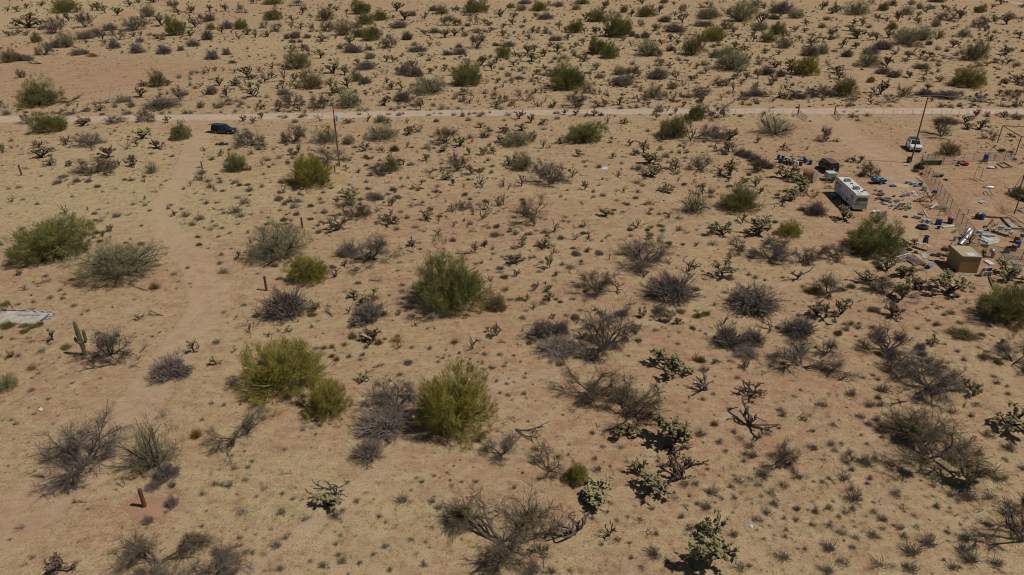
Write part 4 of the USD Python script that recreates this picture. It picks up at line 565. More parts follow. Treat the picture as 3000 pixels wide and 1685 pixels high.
TUFTS = """02|400 660 80,590 610 80,735 615 50,705 520 70,760 565 70,865 705 80,960 800 50,1030 760 80,395 420 50,440 440 50,370 575 40,495 1240 90,215 1290 70,490 1320 60,735 915 40,465 1390 50,700 1300 40,2090 415 50,2230 440 60,2240 480 50,2200 260 60,1575 625 40,1320 715 40,1770 930 40,1870 1010 40,1550 1410 60,2040 330 60,2075 490 50
12|195 105 80,175 205 70,215 315 110,205 370 30,310 30 60,395 70 40,475 70 40,550 100 60,370 155 60,430 150 70,1255 950 60,1280 1195 60,1270 1255 50,85 1210 50,320 1240 40,1370 1225 40,1690 1305 80,1850 1280 80,1820 1330 50,1640 1165 90,1820 1020 60,1330 1310 30,2110 1090 50
22|405 125 80,235 1205 70,585 1255 50,875 1270 70,1060 1275 60,470 1285 50,330 1300 50,800 1360 60,1110 1410 60,950 1425 60,1130 1365 50,1300 1355 50,1880 260 100,1790 220 60,2085 55 70,840 195 60,980 90 50,955 155 40,970 35 60,1220 30 70,1460 130 50,1410 140 60,1310 170 60,1460 220 30,2010 180 50,2185 120 40,2200 60 50,325 170 50,290 150 40,1120 520 70,1040 1000 50,210 965 50,295 965 40,30 1190 60,430 1215 40,785 1255 50,870 1185 50,660 1300 40,710 1320 40,850 1370 40,690 1380 50,730 1430 70,850 1440 60,400 1270 40,390 1310 40,1220 1280 40,335 1360 50,620 1350 70
32|1570 340 90,1490 500 50,1170 690 60,760 705 60,950 760 50,480 990 70,1760 400 50,1820 490 50,2150 810 60,420 870 60,640 1060 50,1030 290 40,745 105 50,640 205 40,2200 480 60,1970 370 60,1650 370 60
42|1620 260 70,180 890 80,290 920 90,470 910 70,460 960 80,370 920 90,320 990 100,620 960 90,1150 965 60,1540 790 80,1460 810 60,1430 715 50,1260 720 60,1220 735 50,1380 730 50,1320 680 40,1610 575 70,1690 530 60,1780 540 80,1500 620 60,1360 930 70,1180 1220 80,1620 1240 80,1860 1190 60,1690 1340 90,1920 1320 110,1230 1160 60,1470 1150 60,470 760 40,1280 870 40,110 580 40,430 1060 60,440 1220 70,1800 490 60,1340 540 90
03|375 100 50,450 50 60,540 115 40,370 255 100,570 345 50,45 375 50,850 160 60,790 210 50,1130 215 30,1175 105 50,340 445 40,400 520 40,135 590 50,190 640 60,2030 1380 120,100 1130 40,2365 590 60
13|80 400 70,225 420 60,255 240 90,480 360 60,420 410 60,650 500 90,1150 710 70,1255 695 70,1105 780 40,1300 760 50,720 390 80,690 590 60,320 1010 60,470 960 60,560 1080 60,930 940 80,2290 70 80,2170 135 60,2090 160 40,1030 390 40
23|490 1370 80,440 1210 60,85 1275 70,150 1325 80,780 1320 60,1475 945 90,610 1320 60,290 1250 60,2140 750 70,1870 880 60,2260 905 60,2170 1055 100,2210 1180 100,2350 1135 50,1390 610 60,260 1220 40,400 1130 40,520 1130 40,745 1145 50,1860 1000 60,1790 950 50,880 110 80,1020 140 60,1140 170 60,1360 45 50,1350 100 90,1160 105 50,1220 145 40,1155 300 60,1340 285 60,1060 275 60,20 1415 60,2350 1400 40,1230 1385 60,720 20 60,850 5 70,2340 830 40
33|1440 105 100,1940 490 100,1970 550 110,2215 600 100,1400 740 90,1480 820 120,1010 780 140,1230 860 90,1700 800 100,1790 770 110,80 925 90,1590 910 110,1620 1030 120,1520 1080 70,510 1080 90,1080 1120 50,1090 1170 60,1740 1260 150,1450 1320 120,1690 1370 110,1980 1380 130,1920 1150 100,1810 1160 80,2110 1220 130,1590 1290 90,1370 1380 70,1050 20 100,1155 290 70,1035 350 50,2370 420 90,140 1360 70,2330 930 100,2160 1270 100,1640 1160 40,1400 1240 50,950 1350 90,820 1360 100,1530 1000 80,1350 470 90,2180 240 60,2100 320 80,1930 690 60,2320 720 60,480 200 60,830 385 50,140 1080 60,1300 960 70,1620 380 40,985 200 80,2290 540 60
43|750 265 130,690 340 80,590 435 120,710 435 130,40 430 110,370 305 120,485 570 120,670 600 110,585 650 80,1840 420 110,560 880 100,650 1065 110,45 1065 90,2220 940 130,2170 1055 90,2070 1300 120,2170 1290 80,380 1190 110,560 1130 150,820 1130 140,40 1330 90,300 1290 110,380 1415 90,1330 1380 130,1560 510 130,2040 85 80,2210 290 70,1780 550 80,140 890 90,260 870 70,180 960 90,720 740 100,730 800 80,490 770 60,230 590 60,160 660 120,690 120 60,510 100 60,630 70 70,1130 590 110,1280 640 70,2390 1170 90,720 670 50,110 1280 80,900 1290 60,1970 780 110,1860 1010 130,2080 160 70,2200 200 60
04|240 930 120,1510 1110 90,2030 430 130,2370 520 80,1950 730 70,890 1330 100,385 1265 80,2370 890 60,1035 690 60,825 675 50,120 1050 60
14|430 750 150,905 745 120,1185 820 100,1530 800 160,1610 720 100,710 460 110,1780 615 120,475 355 80,290 430 120,200 405 70,120 405 90,350 225 80,510 205 80,555 125 60,915 510 60,1035 570 50,780 930 60,410 1035 70,850 1135 110,950 1040 90,560 1200 70,690 1230 90,1590 1000 60,1540 1105 80,1570 1235 80,1620 1310 90,1240 1310 100,1390 1370 120,1810 1325 60,2050 790 100,2120 845 60,2320 620 200,2115 1135 80,1980 1225 70,2170 1410 90,890 1410 130,995 985 50,610 540 50,600 985 40,475 1190 50,320 70 50,20 710 40,1450 1380 60
24|480 420 80,345 690 110,260 610 90,405 625 60,290 545 60,260 910 80,190 1080 60,20 1050 70,20 465 60,80 325 70,150 370 80,440 260 60,170 1350 80,2245 1110 70,1880 1420 80,1220 430 60,260 270 40,290 300 60,615 375 60,785 370 60,20 610 90,1670 1430 90,2320 720 60,2140 800 60,430 780 100
34|1150 520 130,715 575 100,1080 680 110,1670 830 120,1450 380 130,1740 310 160,1700 420 120,1975 430 140,1830 510 120,1720 545 80,1870 640 100,2140 700 100,1790 750 110,300 830 110,890 930 100,490 990 80,460 1250 150,200 1270 90,320 1390 110,1970 1280 140,1480 1390 120,1580 1360 70,440 690 70,320 600 60,970 630 70,790 790 90,2010 940 80,2000 1020 80,1750 1040 70,2130 820 70,2350 730 100,1400 1010 120,30 1060 100,30 830 90,1370 440 80,880 520 60,500 140 100,140 130 70,2310 880 80,1990 800 60,1260 570 70,1180 610 60,1410 560 70,160 780 50,700 500 60,620 1310 70,680 1420 60,1480 510 50,2230 1160 60,2150 1150 40,130 420 80,180 1085 50,850 650 60
44|890 530 130,400 600 190,110 690 100,310 740 110,230 790 100,640 740 120,740 820 100,965 685 100,1110 770 80,240 975 100,420 1040 140,630 1020 120,745 930 100,940 920 80,1130 910 100,990 1020 100,1270 1110 150,1070 1220 180,270 1330 140,690 1370 160,860 1370 90,1060 1420 160,120 1180 170,390 1150 110,1500 970 90,1710 1060 120,1690 1190 140,1760 1310 190,1570 1400 160,1640 1380 90,2070 1350 130,2000 570 130,1730 580 150,1630 600 80,120 895 90,180 1215 60,1340 440 130,380 470 100,1370 670 100,100 1430 130,1550 540 120,160 600 60,635 610 60,390 690 70,290 1060 60,300 980 50,490 960 60,280 900 70,860 880 50,1310 1000 60,1460 1290 70,1820 1130 70,1240 540 60,890 350 70,590 340 80,560 390 50,170 380 60,30 380 80,320 350 110,100 340 70
01|780 670 60,850 865 40,1200 810 50,220 760 60,440 955 60,270 905 70,100 775 60,1370 1100 80,1050 1190 50,1200 1290 60,1270 1275 80,1180 1160 100,1050 1385 50,1290 1335 40,1100 1350 70,1650 925 50,1560 960 80,1700 970 60,2360 600 90,2300 640 60,2330 670 90,2390 840 40,2340 1135 90,2260 1200 70,1530 1365 50,710 660 50,2150 780 60,1970 1010 60,2180 1100 120,2000 970 60,860 720 50,130 215 60,1300 135 40
11|165 655 80,370 700 90,525 800 90,470 945 100,385 880 70,935 960 80,1045 995 80,1110 840 80,1080 930 120,225 1065 80,370 1050 130,870 415 80,1035 415 80,880 1030 80,745 1110 60,90 1160 60,130 1210 70,70 1255 80,955 1185 50,860 1215 80,1360 1170 80,1350 900 90,1370 940 80,1300 1060 70,1410 1060 70,670 750 60,880 820 60,510 975 50,540 1075 70,420 1100 90,690 605 50,980 480 70,800 490 60,1000 880 60,870 910 80,60 760 80,180 700 70,40 690 80,330 715 70,80 430 60,740 440 80,540 365 70,800 315 60,700 310 70,1330 1205 60,1780 1140 50,2250 1255 100,2300 650 60,2380 650 70,2320 750 60,1890 695 60,1930 780 70,1930 840 70,2300 1050 90,2370 1120 70,2200 920 80,1690 440 60,1940 315 70,2040 320 70,1760 290 60,20 950 90,130 800 60
21|90 340 50,210 305 80,145 300 50,20 490 70,375 480 60,330 350 60,460 360 40,930 100 70,880 170 100,920 70 60,1510 330 40,2040 460 70,2060 515 50,960 585 60,920 440 60,880 465 50,1500 420 40,970 510 60,710 180 90,160 690 60,330 750 90,220 850 70,310 810 60,2150 810 60,2150 870 60,2260 860 110,1830 900 40,1770 860 40,2220 520 60,2260 660 50,2220 730 40,1820 1105 70,740 1040 60,740 1075 60,430 1100 50,70 1230 80,920 1230 60,1180 1250 70,1240 1310 80,1420 1310 70,1640 1290 60,710 1190 70,170 1275 50,1580 1290 90,880 1420 70,120 1405 50,1480 1265 50,1610 1330 70,2250 1390 50,1570 75 60,1660 90 50,2350 230 50,2360 180 50,2080 1300 50
31|350 655 60,270 710 110,330 740 50,270 810 50,110 945 50,30 910 60,360 960 60,410 1070 50,520 1070 50,560 1270 90,760 1260 90,1150 1430 110,750 1120 70,1130 820 90,1130 870 80,1210 835 50,830 415 80,670 350 60,850 350 60,760 350 60,280 550 120,210 540 70,80 480 70,600 400 80,390 100 70,1430 1150 60,1090 1170 40,1920 840 50,880 790 40,430 1230 70,190 1330 60,620 470 70,640 1440 50
00|1750 420 60,1900 470 60,2140 435 40,2180 465 50,2090 170 50,2230 940 60,2310 860 50,2230 1010 70,2100 920 70,2380 920 40,2290 1040 60,2170 1120 80,1880 1120 70,1960 1110 60,1870 1060 60,1510 1200 100,1440 1200 120,1350 1265 80,1390 1210 60,1900 1340 70,1990 1330 50,2170 1335 60,80 1350 100,800 1245 70,770 1300 50,620 1330 60,2240 1335 60
40|580 330 60,200 240 40,180 610 80,1440 655 50,1490 610 60,1380 590 60,1460 690 60,1530 700 80,1410 730 60,1390 780 60,1240 720 60,1260 690 50,1180 700 70,1100 650 60,1330 720 60,1390 850 70,2050 880 40,1950 430 60,1870 410 50,2050 390 70,2060 740 60,2090 820 60,1310 870 60,1120 1010 60,1600 660 80,1870 780 70,390 1190 120,830 1250 60,350 1250 80,1420 1260 70,1530 1265 70,1770 1265 60,2130 1255 120,2290 1255 70,2360 1250 60,1980 1310 90,380 1380 70,440 1320 60,440 1380 70,560 1365 60,450 1420 60,290 1320 40,1640 1250 70,680 1230 70
30|210 760 60,490 730 60,760 715 70,780 750 60,830 715 50,520 405 40,1220 540 60,1160 560 60,1850 545 50,1780 545 50,1680 690 50,1720 720 40,1780 720 50,1740 690 40,1820 695 50,1680 760 90,2220 700 40,1830 705 40,240 1030 60,230 1045 50,150 1090 50,310 1050 60,70 1280 60,190 1275 60,260 1270 70,520 1180 80,690 1200 70,860 1150 80,1460 850 60,1010 870 110,340 1250 60,1050 770 90,700 600 60,640 600 80,1300 600 60,2020 750 70,1660 1200 90,1500 1230 70,1580 1240 60
10|500 580 50,940 575 50,1160 660 70,1220 650 60,280 1190 80,370 1195 60,190 1240 110,280 1235 110,430 1230 60,110 1240 60,400 1260 70,520 1270 60,460 1165 60,1490 1230 60,1550 1200 50,1550 1240 60,1600 1230 40,1480 1190 60,1800 1300 60,2180 1290 60,2270 1280 70,720 1325 50,880 1380 60,940 1390 60,1060 1440 80,1810 1350 60,2150 1350 60,2270 1360 60,2320 1345 50,190 1325 50,360 1320 60,650 1140 60,730 1150 80,960 790 60,910 790 60,860 770 60,1500 1160 40,1040 1200 50,420 1035 60,440 1060 60,330 1050 50,70 940 70
20|820 370 60,780 390 80,880 380 60,1140 460 40,1070 485 50,1160 430 50,1600 400 110,1650 410 60,1500 390 60,1790 690 100,1750 640 60,1820 600 60,1930 660 90,1850 720 60,1980 680 80,1750 730 60,1660 740 70,1700 700 60,1080 820 60,1150 870 60,1210 830 60,1290 840 60,1340 870 60,1150 900 100,1200 980 70,1120 970 60,1190 950 60,1430 960 60,1460 1000 50,1580 990 50,1520 880 80,1600 870 60,1640 900 90,1580 890 60,1010 1030 50,1070 1290 60,1020 1280 60,1170 1250 60,570 1280 60,450 1280 80,370 1290 90,240 1300 50,110 1280 50,280 1240 60,230 1360 60,290 1340 50,360 1340 50,520 1360 70,620 1370 80,700 1350 60,760 1340 60,690 1420 70,820 1370 80,860 1350 60,940 1330 60,1150 1360 90,1110 1420 60,1730 1400 60,1700 1340 50,1740 1340 50,1980 1290 50,2180 910 70,2110 870 60,2240 920 90,1140 700 60,530 700 60"""
ROW0 = (0, 362, 724, 1086, 1323)
ZS = 3.997
NAMES = {'PY': ('palo_verde_tree', 'bright yellow-green palo verde', 'palo verde'), 'PG': ('palo_verde_tree', 'green bushy palo verde', 'palo verde'),
         'PO': ('palo_verde_tree', 'grey-green airy palo verde', 'palo verde'), 'PT': ('palo_verde_tree', 'sparse grey-green palo verde showing its limbs', 'palo verde'), 'MO': ('mesquite_tree', 'olive brown scrubby mesquite', 'mesquite tree'),
         'M': ('mesquite_tree', 'bare brown mesquite', 'mesquite tree'), 'MB': ('mesquite_tree', 'spreading dark mesquite with twiggy clumps', 'mesquite tree'),
         'B': ('grey_shrub', 'low grey twiggy shrub', 'shrub'), 'BO': ('tan_shrub', 'low tan twiggy shrub', 'shrub'),
         'C': ('cholla_cactus', 'dark branching cholla cactus', 'cholla cactus'), 'CP': ('pale_cholla_cactus', 'pale straw topped cholla cactus', 'cholla cactus'),
         'CB': ('brown_cholla_cactus', 'brown bushy cholla cactus', 'cholla cactus'), 'D': ('dead_cholla', 'bare dead cholla skeleton', 'dead cactus'),
         'T': ('grass_tuft', 'small grey bunch of dry grass', 'grass tuft'), 'R': ('dry_weed', 'rust coloured dry weed', 'weed'),
         'L': ('dead_branch', 'fallen dead branch', 'dead branch'), 'LS': ('fallen_log', 'pale fallen log', 'log')}
LAND = [('the saguaro', 251, 1042), ('the concrete slab', 90, 940), ('the black car', 663, 385), ('the pole with transformer', 995, 487), ('the white car', 2672, 445),
        ('the tall yard pole', 2668, 478), ('the rusty van', 2431, 495), ('the camper trailer', 2495, 595), ('the plywood shed', 2835, 790), ('the open gate', 2390, 345),
        ('the leftmost rusty post', 64, 514), ('the wooden post by the track', 594, 502), ('the rusty post above centre left', 886, 668), ('the tallest rusty post', 781, 851),
        ('the leaning post bottom left', 425, 1488), ('the broad centre palo verde', 1325, 921), ('the round palo verde by the pole', 913, 550), ('the big yellow palo verde', 1335, 1284),
        ('the widest yellow palo verde', 838, 1161), ('the sprawling bottom mesquite', 1478, 1583), ('the broad right mesquite', 2722, 1338), ('the twin-topped bottom cholla', 2095, 1561),
        ('the rusty tank', 2383, 520), ('the oval clearing', 300, 215), ('the upper left track', 215, 110), ('the round bush top right', 2087, 122), ('the orange bucket', 1384, 415),
        ('the white board', 1771, 494), ('the last roadside palo verde', 2835, 257), ('the dark grove top centre', 1085, 110), ('the twin roadside palo verdes', 1665, 265),
        ('the tree by the gate', 2267, 400), ('the tractor tyre', 2702, 667), ('the gnarled left mesquite', 240, 1368), ('the white paper', 120, 1200), ('the top right road corner', 2960, 20),
        ('the tall timber frame', 2940, 410), ('the low rusty can', 2934, 1000), ('the topmost palo verde', 1395, 38), ('the small bush top left', 190, 40),
        ('the leaning dead trunk right', 2290, 1351), ('the bottom right corner mesquite', 2995, 1580), ('the pale cholla lower left', 970, 1488), ('the small yellow palo verde', 1690, 1421), ('the tangled brown cholla clump', 1990, 1404),
        ('the bottom left mesquite', 463, 1655), ('the pale cholla at right edge', 2960, 1250), ('the lone grey shrub left', 503, 1115), ('the pale fallen log', 861, 1535), ('the lone green bush upper left', 515, 105), ('the wide palo verde left edge', 125, 312),
        ('the brown bush mid upper left', 873, 200), ('the olive roadside bush', 1370, 252), ('the airy roadside palo verde', 2142, 207), ('the dark dense bush upper right', 2852, 175), ('the yellow bush beyond the shed', 2010, 695)]
plants = []
for kind, text in (('', CATALOG), ('T', TUFTS)):
    for line in text.strip().split('\n'):
        head, body = line.split('|'); c, r = int(head[0]), int(head[1])
        for ent in body.split(',' if kind else ';'):
            q = ent.split()
            if kind: k, bx, by, w, h = 'T', *map(float, q), float(q[2]) * .8
            else: k, bx, by, w, h = q[0], *map(float, q[1:])
            px, py, w, h = c * 600 + bx / ZS, ROW0[r] + by / ZS, w / ZS, h / ZS
            if k == 'T' and any(abs(o['px'] - px) < 7 and abs(o['py'] - py) < 5 for o in plants): continue
            plants.append(dict(k=k, px=px, py=py, w=w, h=h))
KEEP = {'cholla_cactus': 290, 'grass_tuft': 298, 'mesquite_tree': 295, 'grey_shrub': 295, 'palo_verde_tree': 295, 'dead_cholla': 290}
by_name = {}
for o in plants:
    o['name'], o['phrase'], o['cat'] = NAMES[o['k']]; by_name.setdefault(o['name'], []).append(o)
for nm, v in by_name.items():
    v.sort(key=lambda o: -o['w'] * o['h'])
    for i, o in enumerate(v): o['single'] = i < KEEP.get(nm, 290)
# labels: the landmark nearest in the picture, the side of it, and the order outwards from it
LP = np.array([[a[1], a[2]] for a in LAND], float)
groups = {}
for o in plants:
    d = (LP - [o['px'], o['py']]) * [1, 1.6]; q = np.hypot(d[:, 0], d[:, 1]); i = int(np.argmin(np.where(q < 14, 9e9, q)))
    dx, dy = o['px'] - LP[i, 0], (o['py'] - LP[i, 1]) * 1.6
    o['rel'] = (('left of', 'right of')[int(dx > 0)] if abs(dx) > abs(dy) else ('behind', 'in front of')[int(dy > 0)]); o['land'] = LAND[i][0]; o['far'] = float(q[i])
    groups.setdefault((o['phrase'], o['rel'], o['land']), []).append(o)
ORD = ['', 'second ', 'third ', 'fourth ', 'fifth ', 'sixth ', 'seventh ', 'eighth ']
for (ph, rel, land), v in groups.items():
    v.sort(key=lambda o: o['far'])
    big = [o for o in v if o['k'] != 'T' and o['w'] * o['h'] > 260]
    for o in v:
        if len(v) == 1: o['label'] = f'{ph} {rel} {land}'; o['group'] = None
        elif v.index(o) < 8 and (o in big or len(v) < 4): o['label'] = f'{ORD[v.index(o)]}{ph} {rel} {land}' if v.index(o) else f'nearest {ph} {rel} {land}'; o['group'] = None
        else: o['label'] = f'{ph} farther {rel} {land}' if big else f'{ph} {rel} {land}'; o['group'] = f'{ph} group {rel} {land}'
rng = np.random.default_rng(3)
use = {}
for o in plants:
    p = U(o['px'], o['py'], -.04); s = pxm(o['py']); th = dep(o['py']); k = o['k']
    w = o['w'] / s; r = w / 2; hpx = o['h'] / s
    if k in ('L', 'LS'): hh = max(.3, hpx * .5)
    else:
        cen = {'P': .6, 'B': .6, 'T': .55, 'R': .55}.get(k[0], .0) * r * math.sin(th)      # the plant's middle lies behind its near edge
        if cen: p = U(o['px'], o['py'] - cen * s, -.04); hh = math.sqrt(max((hpx - cen) ** 2 - (r * math.sin(th) * .7) ** 2, (.35 * hpx) ** 2)) / math.cos(th)
        elif k == 'MO': hh = math.sqrt(max(hpx ** 2 - (r * math.sin(th) * .6) ** 2, (.35 * hpx) ** 2)) / math.cos(th)
        elif k[0] == 'M': hh = max((hpx * .92 - .7 * r * math.sin(th)) / math.cos(th), .3 * w)        # a vase: the far rim of the crown stands highest
        else: hh = max((hpx * .95 - .45 * r * math.sin(th)) / math.cos(th), .4 * hpx)
    lst = PROTO[k]; u = use.get(k, 0); use[k] = u + 1
    cls, pw, ph = lst[(u * 7 + int(o['px'])) % len(lst)]
    sx = w / pw * (.95 if k == 'CP' else {'C': 1.06, 'D': 1.06, 'M': 1.02}.get(k[0], 1.0)); sz = hh / ph
    if k in ('L', 'LS'): sz = sx = w / 2.6
    else: sz = float(np.clip(sz, sx * (.3 if k[0] == 'M' else .45), sx * (1.3 if k[0] in 'PM' else 1.8)))
    if k == 'T': sx *= rng.uniform(.75, 1.4); sz *= rng.uniform(.8, 1.3)
    o['put'] = (cls, p, rng.uniform(0, 2 * PI) if k not in ('L', 'LS') else rng.uniform(-.5, .5) + (PI if rng.uniform() < .5 else 0), (sx, sx * rng.uniform(.9, 1.1), sz))
    if o['single'] and not (k == 'T' and on_road(p[0], p[1]) and o['py'] < 350):
        put(o['name'], *o['put'], o['label'], o['cat'], o['group'])

def instancer(name, label, cat, protos, idx, pos, yaw, scl):
    pi = UsdGeom.PointInstancer.Define(stage, numbered('/World', name)); pt = []
    for j, c in enumerate(protos):
        x = UsdGeom.Xform.Define(stage, f'{pi.GetPath()}/source_{j:03d}'); x.GetPrim().GetReferences().AddInternalReference(c); pt.append(x.GetPath())
    pi.CreatePrototypesRel().SetTargets(pt)
    pi.CreateProtoIndicesAttr(Vt.IntArray.FromNumpy(np.asarray(idx, np.int32)))
    pi.CreatePositionsAttr(Vt.Vec3fArray.FromNumpy(np.asarray(pos, np.float32)))
    h = np.asarray(yaw) / 2
    pi.CreateOrientationsAttr(Vt.QuathArray([Gf.Quath(float(math.cos(a)), 0, 0, float(math.sin(a))) for a in h]))
    pi.CreateScalesAttr(Vt.Vec3fArray.FromNumpy(np.asarray(scl, np.float32)))
    tag(pi.GetPrim(), label, cat, kind='stuff')
# what is left of the counted kinds, together with the scrub that goes on beyond the picture's edges
rest = [o['put'] for o in plants if not o['single']]
pr, idx, pos, yaw, scl = [], [], [], [], []
def add(cls, p, a, s):
    if cls not in pr: pr.append(cls)
    idx.append(pr.index(cls)); pos.append(p); yaw.append(a); scl.append(s)
for q in rest: add(*q)
rng = np.random.default_rng(17)
pool = ['C'] * 8 + ['B'] * 5 + ['M'] * 4 + ['PO'] * 2 + ['PG'] * 2 + ['D'] * 2 + ['T'] * 4
hwid = {'C': 2.2, 'B': 2.2, 'M': 5, 'PO': 5.5, 'PG': 5, 'D': 2, 'T': .8}
def inside(x, y, mx=30, my=6):
    q = proj(np.array([x, y, 0.0])); return -mx < q[0] < 3000 + mx and -my < q[1] < 1685 + 90
m_ = 0
while m_ < 1900:
    y = rng.uniform(14, 800) if m_ % 2 else rng.uniform(14, 300); x = rng.uniform(-1, 1) * (60 + y * .95)
    if inside(x, y) or on_road(x, y) or (x * x + y * y < 500): m_ += .2; continue
    k = pool[rng.integers(len(pool))]; cls, pw, ph = PROTO[k][rng.integers(len(PROTO[k]))]; s = hwid[k] * rng.uniform(.6, 1.3) / pw
    add(cls, [x, y, float(zg(x, y)) - .04], rng.uniform(0, 2 * PI), (s, s, s * rng.uniform(.8, 1.2))); m_ += 1
instancer('desert_scrub', 'mixed desert scrub growing on beyond what can be told apart', 'scrub', pr, idx, pos, yaw, scl)
# low scrub and litter between the plants that can be told apart, mostly beyond the road
pr, idx, pos, yaw, scl = [], [], [], [], []
rng = np.random.default_rng(23); m_ = 0
clear = [(330, 222, 430, 64), (2620, 400, 300, 75), (2850, 580, 200, 130), (2600, 620, 200, 100)]
while m_ < 7000:
    y = 168 + rng.uniform() ** 1.15 * 330 if m_ < 6000 else rng.uniform(60, 155); x = rng.uniform(-1, 1) * (40 + y * .72)
    q = proj(np.array([x, y, 0.0])); m_ += .05
    if on_road(x, y) or not inside(x, y) or any(((q[0] - a) / e_) ** 2 + ((q[1] - b) / f_) ** 2 < 1 for a, b, e_, f_ in clear) or fbm(x, y, .05, 8) < rng.uniform(.3, .6): continue
    k = ['T', 'T', 'T', 'T', 'B', 'BO', 'C', 'D', 'L', 'BO', 'R'][rng.integers(11)]; cls, pw, ph = PROTO[k][rng.integers(len(PROTO[k]))]; s = {'T': .9, 'B': 1.0, 'C': 1.1, 'D': 1.0, 'L': 1.5, 'BO': .9, 'R': .8}[k] * rng.uniform(.5, 1.25) / pw
    add(cls, [x, y, float(zg(x, y)) - .03], rng.uniform(0, 2 * PI), (s, s, s * rng.uniform(.6, 1.0))); m_ += .95
instancer('low_scrub', 'knee high scrub and litter filling the ground between the bigger plants', 'scrub', pr, idx, pos, yaw, scl)
# small grass bunches: too many to count
N = 20000
u = rng.uniform(-40, 3040, N * 3); v = rng.uniform(0, 1, N * 3)
dmin, dmax = 26.0, 330.0
dist = (dmin ** 1.1 + v * (dmax ** 1.1 - dmin ** 1.1)) ** (1 / 1.1)
xx = (u - 1500) / FPX * (dist * CP + CAMH * SP); yy = dist
gq, bq = fields(xx, yy); dens = .18 + .9 * np.clip(fbm(xx, yy, .09, 3) * 1.9 - .65, 0, 1) - .9 * np.clip(bq - .12, 0, 1)
for a in ((640, 590, 150, 70, .9), (1000, 560, 330, 90, .35), (2700, 1500, 500, 160, .35), (1300, 600, 400, 80, .2), (1800, 120, 900, 110, .35), (900, 250, 500, 60, .3)): dens = dens + a[4] * spot(xx, yy, *a[:4])
ok = rng.uniform(0, 1, N * 3) < np.clip(dens, .02, 1)
xx, yy = xx[ok][:N], yy[ok][:N]
keep = np.array([not on_road(a, b) for a, b in zip(xx, yy)]); xx, yy = xx[keep], yy[keep]
tp = [c for c, _, _ in PROTO['T']] + [PROTO['R'][0][0]]
sc = rng.uniform(.1, 1, len(xx)) ** 2 * .45 + .1; sc = sc * (1 + .9 * (yy > 120))
instancer('grass_clumps', 'countless tiny clumps of dry grass dotting the sand', 'grass', tp, np.where(rng.uniform(0, 1, len(xx)) < .04, 5, rng.integers(0, 5, len(xx))), np.c_[xx, yy, zg(xx, yy) - .02], rng.uniform(0, 6.28, len(xx)), np.c_[sc, sc, sc * .8])
# straw stubble: pale, short and everywhere near
tuft('S', 151, M_STRAW, n=34, R=.34, Hh=.2, w=.012); tuft('S', 152, M_STRAW, n=26, R=.4, Hh=.16, w=.012); tuft('S', 153, M_TUFT, n=20, R=.3, Hh=.14, w=.012)
N = 15000
v = rng.uniform(0, 1, N * 3); dist = 25 + v ** 1.3 * 150; u = rng.uniform(-40, 3040, N * 3)
xx = (u - 1500) / FPX * (dist * CP + CAMH * SP); yy = dist; gq, bq = fields(xx, yy)
ok = rng.uniform(0, 1, N * 3) < np.clip(gq * .8 + (fbm(xx, yy, .2, 6) - .5) * 1.6, .06, 1); xx, yy = xx[ok][:N], yy[ok][:N]
keep = np.array([not on_road(a, b) for a, b in zip(xx, yy)]); xx, yy = xx[keep], yy[keep]; sc = rng.uniform(.5, 1.25, len(xx))
instancer('straw_stubble', 'pale straw stubble scattered over the sand', 'dry grass', [c for c, _, _ in PROTO['S']], rng.choice(3, len(xx), p=[.45, .35, .2]), np.c_[xx, yy, zg(xx, yy) - .01], rng.uniform(0, 6.28, len(xx)), np.c_[sc, sc, sc])
# fallen twigs under and between the bushes
pr, idx, pos, yaw, scl = [], [], [], [], []
base = [o['put'][1] for o in plants if o['k'][0] in 'MBPCD']
for m_ in range(2200):
    q = base[rng.integers(len(base))]; x, y = q[0] + rng.normal() * 2.2, q[1] + rng.normal() * 2.2
    if q[1] > 190 or on_road(x, y): continue
    cls = PROTO['L'][rng.integers(3)][0] if m_ % 3 else PROTO['LS'][rng.integers(2)][0]; s = rng.uniform(.12, .42); add(cls, [x, y, float(zg(x, y))], rng.uniform(0, 6.28), (s, s, s))
instancer('twig_litter', 'broken twigs strewn on the sand under the bushes', 'twigs', pr, idx, pos, yaw, scl)
# stones and litter on the sand
st = []
for _ in range(3500):
    d = 26 + rng.uniform() ** 1.2 * 120; x = (rng.uniform(-40, 3040) - 1500) / FPX * (d * CP + CAMH * SP); s = rng.uniform(.025, .09)
    m = trimesh.creation.icosphere(0, s); m.vertices *= rng.uniform(.6, 1.4, (len(m.vertices), 1)) * [1, 1, .6]; m.apply_translation([x, d, float(zg(x, d))]); st.append(m)
tag(usdkit.mesh(stage, '/World/loose_stones', cat_(st), mat('stone', (.24, .175, .13), .9, vary=.4, scale=.6)).GetPrim(), 'small loose stones scattered over the desert floor', 'stones', kind='stuff')

# ---------------------------------------------------------------- man-made things
M_RUSTP = mat('rusty_pipe', (0.125, 0.056, 0.028), .85, vary=.35, scale=5, dirt=(.08, .035, .02), dirt_amt=.6)
M_POLE = mat('pole_wood', (0.185, 0.108, 0.060), .9, vary=.3, scale=3, dirt=(.09, .05, .03), dirt_amt=.6)
M_TIMBER = mat('old_timber', (0.120, 0.080, 0.050), .9, vary=.3, scale=4)
M_LUMBER = mat('pale_lumber', (0.40, 0.29, 0.16), .85, vary=.2, scale=5)
M_GLUM = mat('grey_lumber', (0.34, 0.30, 0.25), .9, vary=.2, scale=5)
M_STEEL = mat('galvanised', (0.36, 0.37, 0.37), .45, metal=.6, vary=.15, scale=2, dirt=(.22, .17, .12), dirt_amt=.4)
M_CHROME = mat('chrome', (0.62, 0.62, 0.62), .18, metal=1.0, vary=.05)
M_BLACK = mat('black_rubber', (0.022, 0.021, 0.021), .85, vary=.25, scale=8, dirt=(.10, .075, .055), dirt_amt=.3)
